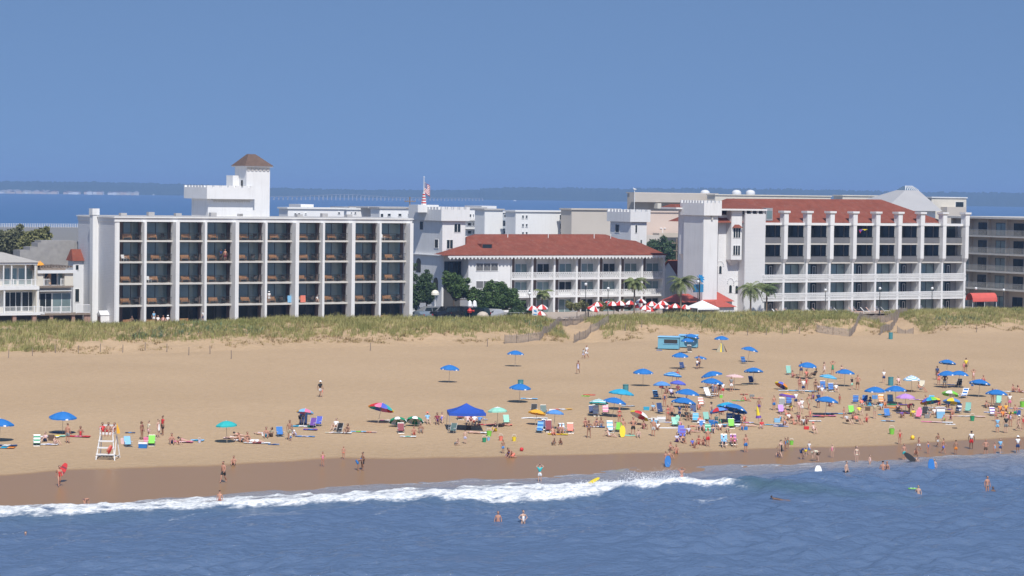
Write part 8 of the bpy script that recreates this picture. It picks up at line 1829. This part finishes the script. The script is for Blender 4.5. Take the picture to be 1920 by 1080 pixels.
 (1302, 840, 'kneel', 1.3, 30, 'r', 'b', 'brief:brown', 'child kneeling before the front family row'),
 (1310, 833, 'sit', 1.6, -5, 'r', 'Lb', 'bikini:red', 'in a red bikini in the front family row'),
 (1319, 834, 'sit', 1.45, -10, 'r', 'b', 'bikini:coral', 'in a coral bikini in the front family row'),
 (1327, 837, 'stand', 1.78, 20, 'r', 'a', 'shorts:red', 'bare chested in long red shorts at the end of the family row'),
 (1256, 860, 'sit', 1.4, 30, 'r', 'b', 'suit:seafoam', 'small, sitting low left of the family row'),
 (1258, 845, 'sit', 1.5, 30, 'r', 'k', 'suit:lgrey', 'in pale grey halfway down the left of the family row'),
 (1248, 873, 'stand', 1.3, 30, 'r', 'b', 'brief:seafoam', 'child wading with the blue bodyboard below the family row'),
 (1357, 838, 'chair', 1.78, 0, 'f', 'k', 'shirt:lblue shorts:navy hat:white', 'in a pale blue shirt in the pale blue front chair'),
 (1375, 837, 'chair', 1.68, 10, 't', 'b', 'suit:maroon', 'in dark red in the purple patterned chair'),
 (1464, 858, 'walk', 1.70, -150, 'f', 'k', 'dress:black', 'in a black dress walking at the water edge'),
 (1472, 846, 'stand', 1.3, 40, 't', 'b', 'suit:blue', 'child in blue behind the black dress'),
 (1477, 842, 'stand', 1.15, -40, 't', 'b', 'suit:teal', 'small child farther behind the black dress'),
 (1458, 857, 'crouch', 1.15, 0, 'f', 'b', 'suit:navy', 'toddler in navy crouching left of the black dress'),
 (1504, 861, 'bend', 1.7, 30, 'f', 'y', 'shirt:navy shorts:navy hat:yellow', 'in navy and a yellow cap bending at the water edge'),
 (1517, 853, 'stand', 1.3, -40, 'f', 'b', 'shirt:white shorts:mblue', 'child in white and blue right of the yellow cap'),
 (1532, 865, 'bend', 1.7, -70, 'f', 'g', 'shirt:cream shorts:brown hat:cream', 'in a cream shirt bending down at the water edge'),
 (1526, 812, 'chair', 1.65, 10, 'f', 'k', 'suit:palepink hat:coral', 'in a coral cap sitting apart in front of the right middle crowd'),
 (1606, 867, 'stand', 1.65, 20, 'f', 'Lk', 'bikini:cream', 'in a pale bikini standing ankle deep'),
 (1587, 893, 'stand', 1.75, 50, 'f', 'k', 'shorts:black', 'in black shorts wading waist deep, left of the pair'),
 (1655, 893, 'stand', 1.78, 170, 'r', 'k', 'shorts:black', 'bare backed in black trunks wading, left of the pair'),
 (1663, 892, 'stand', 1.65, -50, 'r', 'a', 'suit:black', 'in a black swimsuit wading, right of the pair'),
 (1631, 870, 'stand', 1.2, 40, 'f', 'b', 'suit:palepink', 'child waist deep left of the black bodyboard'),
 (1716, 868, 'crouch', 1.5, 60, 'f', 'b', 'brief:black', 'falling behind the black bodyboard'),
 (1752, 884, 'stand', 1.5, -30, 'f', 'k', 'shorts:navy', 'bather holding the upright blue bodyboard'),
 (1775, 874, 'stand', 1.6, 170, 'r', 'k', 'brief:navy', 'shoulder deep right of the blue bodyboard'),
 (1722, 919, 'stand', 1.6, -20, 'f', 'k', 'brief:navy', 'swimmer with the pale green board'),
 (1851, 915, 'stand', 1.7, 20, 'r', 'k', 'brief:grey', 'waist deep at the right, beside a swimmer'),
 (1862, 917, 'stand', 1.6, 0, 'd', 'k', 'brief:navy', 'swimmer with only the head out at the right'),
 (1460, 937, 'prone', 1.7, 80, 'd', 'k', 'suit:black', 'swimming with splashes seaward of the wave'),
 (1363, 913, 'stand', 1.7, 0, 'f', 'k', 'brief:navy', 'only head out at the end of the breaking wave'),
 (1535, 905, 'crouch', 1.4, 180, 'f', 'b', 'suit:white', 'bather half hidden behind the white bodyboard'),
 (1278, 902, 'headarms', 1.6, 0, 'r', 'b', 'brief:coral', 'bather standing in the white spray of the wave'),
 (1487, 708, 'sit', 1.65, 50, 'r', 'k', 'suit:pink', 'in pink sitting beside the seafoam chair'),
 (1499, 733, 'stand', 1.72, 30, 'r', 'Lb', 'bikini:maroon', 'in dark red left of the one in white and navy'),
 (1512, 706, 'sit', 1.65, 0, 't', 'k', 'shirt:coral', 'in coral sitting beneath the left upper umbrella'),
 (1526, 708, 'chair', 1.75, -60, 'd', 'k', 'shirt:black shorts:black', 'in black reclining beneath the left upper umbrella'),
 (1506, 738, 'stand', 1.72, 180, 'f', 'k', 'shirt:white shorts:navy', 'in a white shirt and navy shorts seen from behind'),
 (1512, 732, 'stand', 1.7, -30, 'r', 'Lb', 'suit:red', 'in red right of the one in white and navy'),
 (1502, 704, 'hips', 1.7, 0, 't', 'k', 'shorts:navy', 'standing left under the upper umbrella'),
 (1529, 737, 'stand', 1.65, 0, 't', 'Lk', 'bikini:black', 'in a black bikini left of the two blue chairs'),
 (1535, 733, 'sit', 1.6, 20, 't', 'Lb', 'shirt:lavender', 'in lavender sitting left of the two blue chairs'),
 (1545, 703, 'walk', 1.65, 60, 'f', 'Lk', 'dress:white', 'in a white dress walking above the light turquoise umbrella'),
 (1561, 702, 'headarms', 1.68, 0, 'r', 'b', 'dress:green', 'in a green dress with raised arms above the turquoise umbrella'),
 (1578, 710, 'stand', 1.68, 10, 'f', 'Lk', 'suit:black', 'in a black swimsuit behind the right upper umbrella'),
 (1597, 731, 'stand', 1.55, 40, 'f', 'y', 'shirt:black shorts:mint', 'in mint shorts left of the brown shorts'),
 (1608, 731, 'hips', 1.78, -20, 'r', 'a', 'shorts:brown', 'bare chested in brown shorts right of the umbrella pole'),
 (1492, 763, 'stand', 1.7, 20, 'f', 'g', 'shirt:white shorts:navy', 'in white shirt right of the ringed coral umbrella'),
 (1516, 768, 'walk', 1.7, 20, 'r', 'k', 'dress:khaki', 'in a khaki wrap walking between the groups'),
 (1534, 765, 'stand', 1.75, 20, 't', 'k', 'shirt:navy shorts:navy', 'in navy left of the umbrella with a pale patch'),
 (1541, 749, 'stand', 1.6, 0, 'f', 'a', 'shirt:white', 'in a white top behind the umbrella with a pale patch'),
 (1574, 758, 'stand', 1.15, 40, 't', 'k', 'suit:red', 'child in red right of the umbrella with a pale patch'),
 (1475, 779, 'sitback', 1.7, 30, 'r', 'b', 'shorts:coral', 'in coral leaning back before the lilac chair'),
 (1498, 778, 'stand', 1.65, 10, 'f', 'a', 'shirt:palepink', 'in pale pink at the centre of the right middle crowd'),
 (1503, 776, 'stand', 1.7, -10, 'f', 'g', 'shirt:white shorts:white', 'in loose white clothes in the right middle crowd'),
 (1497, 790, 'sit', 1.7, 0, 'f', 'k', 'shirt:maroon', 'in maroon in the right middle crowd'),
 (1490, 796, 'sitback', 1.65, 50, 'r', 'Lk', 'bikini:coral', 'in coral leaning back at the crowd front'),
 (1506, 797, 'sit', 1.6, 0, 't', 'k', 'shirt:lgrey shorts:grey', 'in grey at the front of the right middle crowd'),
 (1512, 795, 'sit', 1.6, -10, 't', 'b', 'suit:maroon', 'in dark red right in the front crowd row'),
 (1471, 798, 'sit', 1.6, 10, 'r', 'b', 'suit:mblue', 'in blue floral sitting at the left of the crowd front'),
 (1483, 770, 'sit', 1.5, 10, 'f', 'b', 'shirt:yellow', 'in yellow beneath the ringed coral umbrella'),
 (1582, 785, 'stand', 1.25, 50, 'r', 'b', 'brief:palepink', 'child left of the lime green chair'),
 (1590, 795, 'chair', 1.7, 30, 'f', 'k', 'shirt:lgrey shorts:brown', 'in pale grey, left of the seated front pair'),
 (1608, 795, 'chair', 1.7, 30, 'r', 'b', 'shirt:coral shorts:grey', 'in coral, right of the seated front pair'),
 (1612, 778, 'chair', 1.65, 10, 'f', 'k', 'shirt:yellow shorts:cream', 'in a yellow top behind the seated front pair'),
 (1617, 764, 'chair', 1.6, 20, 'r', 'k', 'shirt:coral shorts:white', 'in coral beside the blue chairs'),
 (1630, 760, 'sit', 1.75, -50, 'd', 'Lk', 'shirt:navy shorts:turq', 'in navy and turquoise left of the overlapping umbrellas'),
 (1640, 785, 'headarms', 1.68, 10, 'f', 'k', 'shirt:khaki brief:khaki', 'in khaki standing with hands on the head'),
 (1657, 718, 'stand', 1.6, 0, 'f', 'k', 'shirt:white shorts:navy', 'in white and navy behind the overlapping umbrellas'),
 (1685, 722, 'chair', 1.65, 0, 'f', 'b', 'shirt:palepink', 'in pink beside the teal bin at right'),
 (1659, 762, 'sit', 1.5, 0, 'r', 'b', 'suit:orange', 'in orange in the shade of the overlapping umbrellas'),
 (1705, 775, 'bend', 1.78, 50, 'd', 'Lk', 'shirt:maroon shorts:maroon', 'in maroon bending beneath the lilac umbrella'),
 (1713, 781, 'sit', 1.7, 20, 'f', 'y', 'shirt:yellow shorts:cream', 'in yellow and cream by the hot pink chair'),
 (1727, 735, 'chair', 1.72, 50, 'r', 'b', 'shorts:lgrey', 'reclining in the cream chair under the speckled umbrella'),
 (1703, 735, 'lie', 1.65, 80, 'd', 'Lk', 'suit:black', 'lying in black left of the cream chair'),
 (1760, 722, 'stand', 1.7, 0, 'r', 'a', 'shirt:coral shorts:coral', 'in coral under the left of the touching umbrellas'),
 (1771, 728, 'hips', 1.78, -20, 'd', 'k', 'shorts:grey', 'in grey shorts under the touching umbrellas'),
 (1757, 712, 'stand', 1.7, 10, 'd', 'k', 'shirt:navy', 'in navy at the left rim of the touching umbrellas'),
 (1811, 697, 'stand', 1.78, 180, 't', 'k', 'shirt:yellow shorts:brown', 'in a yellow shirt above the touching umbrellas'),
 (1807, 697, 'stand', 1.3, 180, 'r', 'y', 'suit:pink', 'child in pink next to the yellow shirt'),
 (1825, 717, 'headarms', 1.6, 10, 'r', 'b', 'suit:palepink', 'in pale pink right of the touching umbrellas'),
 (1823, 731, 'stand', 1.3, 0, 'f', 'k', 'shirt:lavender shorts:blue', 'child partly behind the long pole umbrella'),
 (1844, 717, 'sit', 1.6, 0, 'r', 'k', 'suit:red', 'in red behind the long pole umbrella'),
 (1760, 760, 'sit', 1.6, 0, 'r', 'a', 'suit:red', 'in red between the rainbow and yellow umbrellas'),
 (1777, 764, 'sit', 1.65, 0, 't', 'k', 'shirt:navy', 'in navy beneath the blue and yellow umbrella'),
 (1785, 778, 'sit', 1.45, 0, 'r', 'b', 'brief:coral', 'small, left of the striped navy chair'),
 (1782, 787, 'kneel', 1.2, 0, 'r', 'b', 'suit:purple', 'child in purple at the right end of the long pink towel'),
 (1743, 782, 'sit', 1.6, -20, 'f', 'k', 'shirt:grey', 'in grey right of the hot pink chair'),
 (1861, 757, 'stand', 1.72, 10, 't', 'Lk', 'suit:brown', 'in brown under the left of the rightmost umbrella'),
 (1893, 765, 'stand', 1.65, -10, 't', 'Lk', 'shirt:white shorts:pink', 'in a white top and pink skirt at right'),
 (1860, 772, 'sit', 1.6, 20, 't', 'b', 'suit:lgrey', 'in grey sitting left of the orange patterned blanket'),
 (1875, 772, 'sit', 1.7, 0, 'r', 'b', 'shirt:orange', 'in orange sitting behind the blanket, left one'),
 (1886, 771, 'sit', 1.7, -10, 'r', 'a', 'shirt:gold', 'in gold sitting behind the blanket, right one'),
 (1880, 782, 'sit', 1.6, 0, 'r', 'y', 'shirt:orange', 'in orange in front of the patterned blanket'),
 (1900, 735, 'sit', 1.68, 30, 'r', 'b', 'brief:navy', 'on the white towel at right, left one of two'),
 (1912, 736, 'sitback', 1.68, 30, 'r', 'Lk', 'suit:maroon', 'on the white towel at right, right one of two'),
 (1870, 811, 'stand', 1.6, 170, 'r', 'b', 'shirt:lblue shorts:lblue', 'in sky blue left of the one in a black shirt'),
 (1886, 812, 'stand', 1.85, 180, 'f', 'k', 'shirt:black shorts:grey', 'in black shirt and grey shorts facing away at right'),
 (1895, 800, 'stand', 1.6, 150, 'r', 'Lb', 'suit:lavender', 'in lavender right of the one in a black shirt'),
 (1909, 808, 'walk', 1.66, 60, 'f', 'k', 'bikini:black hat:white', 'in a black bikini and white cap near the right edge'),
 (1918, 805, 'stand', 1.5, 0, 'r', 'b', 'suit:red', 'in red cut by the right edge'),
 (1687, 833, 'stand', 1.45, 0, 'r', 'b', 'suit:red', 'child in a red swimsuit by the lime pail'),
 (1723, 845, 'walk', 1.35, -60, 'r', 'k', 'shorts:white', 'child in white shorts with the yellow ball'),
 (1717, 853, 'crouch', 1.3, 0, 'r', 'k', 'brief:brown', 'child crouching below the white shorts'),
 (1758, 838, 'walk', 1.4, 30, 't', 'k', 'shorts:lgrey', 'child behind the running one in violet shorts'),
 (1768, 850, 'walk', 1.5, 60, 'r', 'k', 'shorts:violet', 'running in violet shorts at the wet sand edge'),
 (1821, 842, 'stand', 1.82, 175, 'd', 'k', 'shirt:white shorts:red', 'in a white shirt and red shorts facing inland at the right'),
 (1848, 854, 'hips', 1.55, 0, 'r', 'a', 'shorts:brown', 'bare chested in brown trunks right of the red shorts'),
 (1865, 853, 'stand', 1.2, 20, 'r', 'b', 'suit:lblue', 'child in blue left of the one with a blue shirt'),
 (1875, 851, 'walk', 1.5, 10, 'f', 'b', 'shirt:lblue shorts:navy', 'in sky blue shirt and navy shorts near the water at right'),
 (1908, 850, 'stand', 1.70, 0, 't', 'k', 'shirt:white shorts:navy hat:white', 'in a white shirt and dark shorts nearest the water at right'),
 # more of the crowd, centre and right
 (1225, 770, 'sit', 1.6, 20, 'f', 'b', 'shirt:lblue', 'in pale blue sitting near the turquoise bag'),
 (1246, 763, 'stand', 1.65, 0, 'r', 'Lb', 'suit:navy', 'in navy standing left of the upper middle blue umbrella'),
 (1233, 806, 'sit', 1.6, -10, 't', 'k', 'shirt:white', 'in white sitting behind the long white surfboard'),
 (1275, 800, 'sit', 1.5, 10, 'f', 'b', 'suit:pink', 'in pink sitting left of the middle family'),
 (1291, 814, 'sit', 1.6, 5, 't', 'k', 'shirt:lavender', 'in lavender at the left of the middle family'),
 (1313, 799, 'chair', 1.7, 0, 'r', 'g', 'shirt:coral', 'in coral behind the middle family'),
 (1337, 812, 'sit', 1.6, -5, 'f', 'Lb', 'suit:navy', 'in navy at the right of the middle family'),
 (1350, 806, 'sit', 1.6, 0, 'r', 'b', 'shirt:white', 'in white before the dark navy sheet'),
 (1364, 811, 'sit', 1.5, 10, 'f', 'k', 'suit:green', 'in green just left of the lime green chair'),
 (1392, 806, 'sit', 1.65, -10, 'r', 'b', 'shorts:mblue', 'in blue shorts right of the lime green chair'),
 (1404, 800, 'lie', 1.6, 80, 'f', 'Lb', 'suit:lavender', 'lying in lavender right of the largest umbrella'),
 (1287, 770, 'stand', 1.6, 0, 't', 'k', 'shirt:brown', 'in brown half hidden by the big middle umbrella'),
 (1336, 725, 'chair', 1.6, 0, 'r', 'k', 'suit:red', 'in red behind the stacked middle umbrellas'),
 (1418, 748, 'lie', 1.5, 80, 'r', 'b', 'brief:lime', 'lying behind the closed yellow umbrella'),
 (1451, 770, 'stand', 1.6, 20, 'r', 'a', 'shorts:blue', 'bare chested left of the lilac chair'),
 (1463, 789, 'sit', 1.6, 0, 'f', 'Lk', 'suit:turq', 'in turquoise left of the blue floral one'),
 (1479, 788, 'sit', 1.6, 10, 'r', 'b', 'shirt:white', 'in white above the blue floral one'),
 (1519, 789, 'stand', 1.3, 0, 'r', 'b', 'suit:coral', 'child in coral right of the crowd front'),
 (1524, 748, 'sit', 1.6, 0, 't', 'Lk', 'suit:purple', 'in purple above the one in a khaki wrap'),
 (1556, 762, 'sit', 1.6, 20, 'r', 'b', 'shirt:mblue', 'in blue right under the umbrella with a pale patch'),
 (1568, 735, 'chair', 1.6, 0, 'f', 'g', 'shirt:white', 'in white right of the two blue chairs'),
 (1600, 786, 'sit', 1.5, 10, 't', 'k', 'suit:navy', 'in navy before the round backed lime chair'),
 (1625, 791, 'sit', 1.6, -10, 'r', 'Lb', 'suit:red', 'in red at the right of the seated front pair'),
 (1652, 768, 'sit', 1.6, 10, 'f', 'b', 'shirt:lblue', 'in pale blue before the dark patterned blanket'),
 (1683, 769, 'sit', 1.6, 0, 'r', 'k', 'suit:palepink', 'in pale pink right of the dark patterned blanket'),
 (1691, 783, 'sit', 1.6, 10, 't', 'k', 'shirt:purple', 'in purple beside the dark maroon bundle'),
 (1735, 768, 'stand', 1.6, 20, 'r', 'b', 'suit:orange', 'in orange left below the rainbow umbrella'),
 (1752, 778, 'sit', 1.6, 0, 'f', 'k', 'shirt:white', 'in white left of the tall pale blue box'),
 (1770, 790, 'sit', 1.3, 0, 'r', 'y', 'suit:lime', 'child in lime on the long pink towel'),
 (1850, 765, 'sit', 1.6, 10, 'r', 'Lb', 'suit:teal', 'in teal left of the pale lilac towel'),
 (1867, 790, 'stand', 1.3, 10, 'r', 'b', 'brief:red', 'child in red trunks before the orange blanket'),
 (1890, 787, 'sit', 1.6, 0, 'f', 'Lk', 'suit:pink', 'in pink right of the orange blanket'),
 (1903, 785, 'stand', 1.55, 0, 'r', 'a', 'shorts:green', 'in green shorts beside the dark blue bag'),
 (1740, 850, 'stand', 1.2, 20, 'r', 'b', 'suit:blue', 'child in blue between the runners at the wet sand'),
 (1792, 852, 'stand', 1.4, 170, 't', 'k', 'shorts:orange', 'in orange shorts left of the white shirt at the wet sand'),
 (1695, 862, 'stand', 1.5, 10, 'r', 'b', 'shorts:teal', 'in teal trunks at the water edge left of the black bodyboard'),
 (1560, 858, 'stand', 1.3, -20, 'f', 'y', 'suit:pink', 'child in pink at the water edge right of the cream shirt'),
 (1398, 848, 'stand', 1.7, 20, 'r', 'k', 'shorts:blue', 'in blue trunks at the wet sand right of the front chairs'),
]
WADE = {'standing knee deep in the foam': -.5, 'deep in the sea, left': -1.28, 'deep in the sea in white': -1.2, 'swimming alone far out': -1.42, 'wading waist deep, left of': -.4, 'bare backed in black trunks wading': -.4,
        'in a black swimsuit wading': -.35, 'child waist deep': -.35, 'falling behind': -.1, 'bather holding': -.35, 'shoulder deep': -1.25, 'swimmer with the pale': -1.15, 'waist deep at the right': -.65, 'swimmer with only': -1.35,
        'swimming with splashes': -.1, 'only head out at the end': -1.0, 'half hidden behind the white': -.35, 'in the white spray': -.4, 'ankle deep': -.12, 'thin wash': -.02, 'small, bending in the edge': -.15}
for row in PEOPLE:
    w = [v_ for k, v_ in WADE.items() if k in row[8]]
    person(*row, water=bool(w) and 'thin wash' not in row[8], rise=w[0] if w else 0.0)
# the three guards on the stand, the balcony people and the terrace people
person(0, 0, 'chair', 1.75, 0, 't', 'k', 'shorts:red', 'guard in red shorts seated in the middle of the lifeguard stand', at=at_stand(0, .35, H-.22))
person(0, 0, 'chair', 1.72, 15, 't', 'k', 'shirt:red shorts:red', 'guard in a red shirt seated at the left of the lifeguard stand', at=at_stand(-.42, .35, H-.22))
person(0, 0, 'chair', 1.72, -15, 'r', 'k', 'suit:red', 'guard in a red swimsuit seated at the right of the lifeguard stand', at=at_stand(.42, .35, H-.22))
for (x, k, pose, rot, sk, hr, cl, lab) in [(422, 3, 'stand', 10, 'r', 'b', 'shorts:maroon', 'bare chested on the fourth floor balcony of the long hotel'), (414, 3, 'stand', 40, 'd', 'k', 'shirt:navy shorts:black', 'in navy beside the bare chested balcony guest'),
    (505, 1, 'stand', 0, 'f', 'g', 'shirt:white shorts:white hat:white', 'in white on a second floor balcony of the long hotel'), (596, 1, 'chair', 0, 'f', 'g', 'shirt:white', 'in a white shirt seated on a second floor balcony'),
    (240, 0, 'chair', -20, 't', 'k', 'shirt:brown', 'in brown sitting at the left end of the ground floor'), (283, 0, 'stand', 10, 'f', 'k', 'shirt:lblue shorts:white', 'in pale blue on the ground floor terrace, left one'), (291, 0, 'chair', 10, 'f', 'a', 'shirt:white', 'in white seated left on the ground floor terrace'),
    (300, 0, 'chair', 0, 'r', 'b', 'suit:palepink', 'in pink seated in the ground floor terrace group'), (308, 0, 'chair', -10, 'f', 'g', 'shirt:white hat:white', 'in a white hat seated right in the terrace group'), (376, 0, 'stand', 0, 'f', 'k', 'shirt:white shorts:navy', 'in white at the third bay of the ground floor')]:
    u = P(x, 500, V0+.8)[0]; person(0, 0, pose, 1.72, rot, sk, hr, cl, lab, at=(*to_xy(u, V0+.8 if k else V0-.4), (zfl[k]+.005) if k else 4.62+.35))
# ------------------------------------------------------------------ sea haze in one box of even air
m = bpy.data.materials.new('haze_air'); m.use_nodes = True; t = m.node_tree; t.nodes.clear()
o_ = t.nodes.new('ShaderNodeOutputMaterial'); pv = t.nodes.new('ShaderNodeVolumePrincipled')
pv.inputs['Color'].default_value = (0.38, 0.60, 1.0, 1); pv.inputs['Density'].default_value = 1.6e-4; pv.inputs['Anisotropy'].default_value = 0.0
t.links.new(pv.outputs[0], o_.inputs['Volume'])
b = MB(); b.box(-16000, 16000, -9000, 20000, -30, 75)
hz = b.build('haze', m); tag(hz, 'thin blue sea haze lying over the bay and the town', 'haze', kind='stuff')
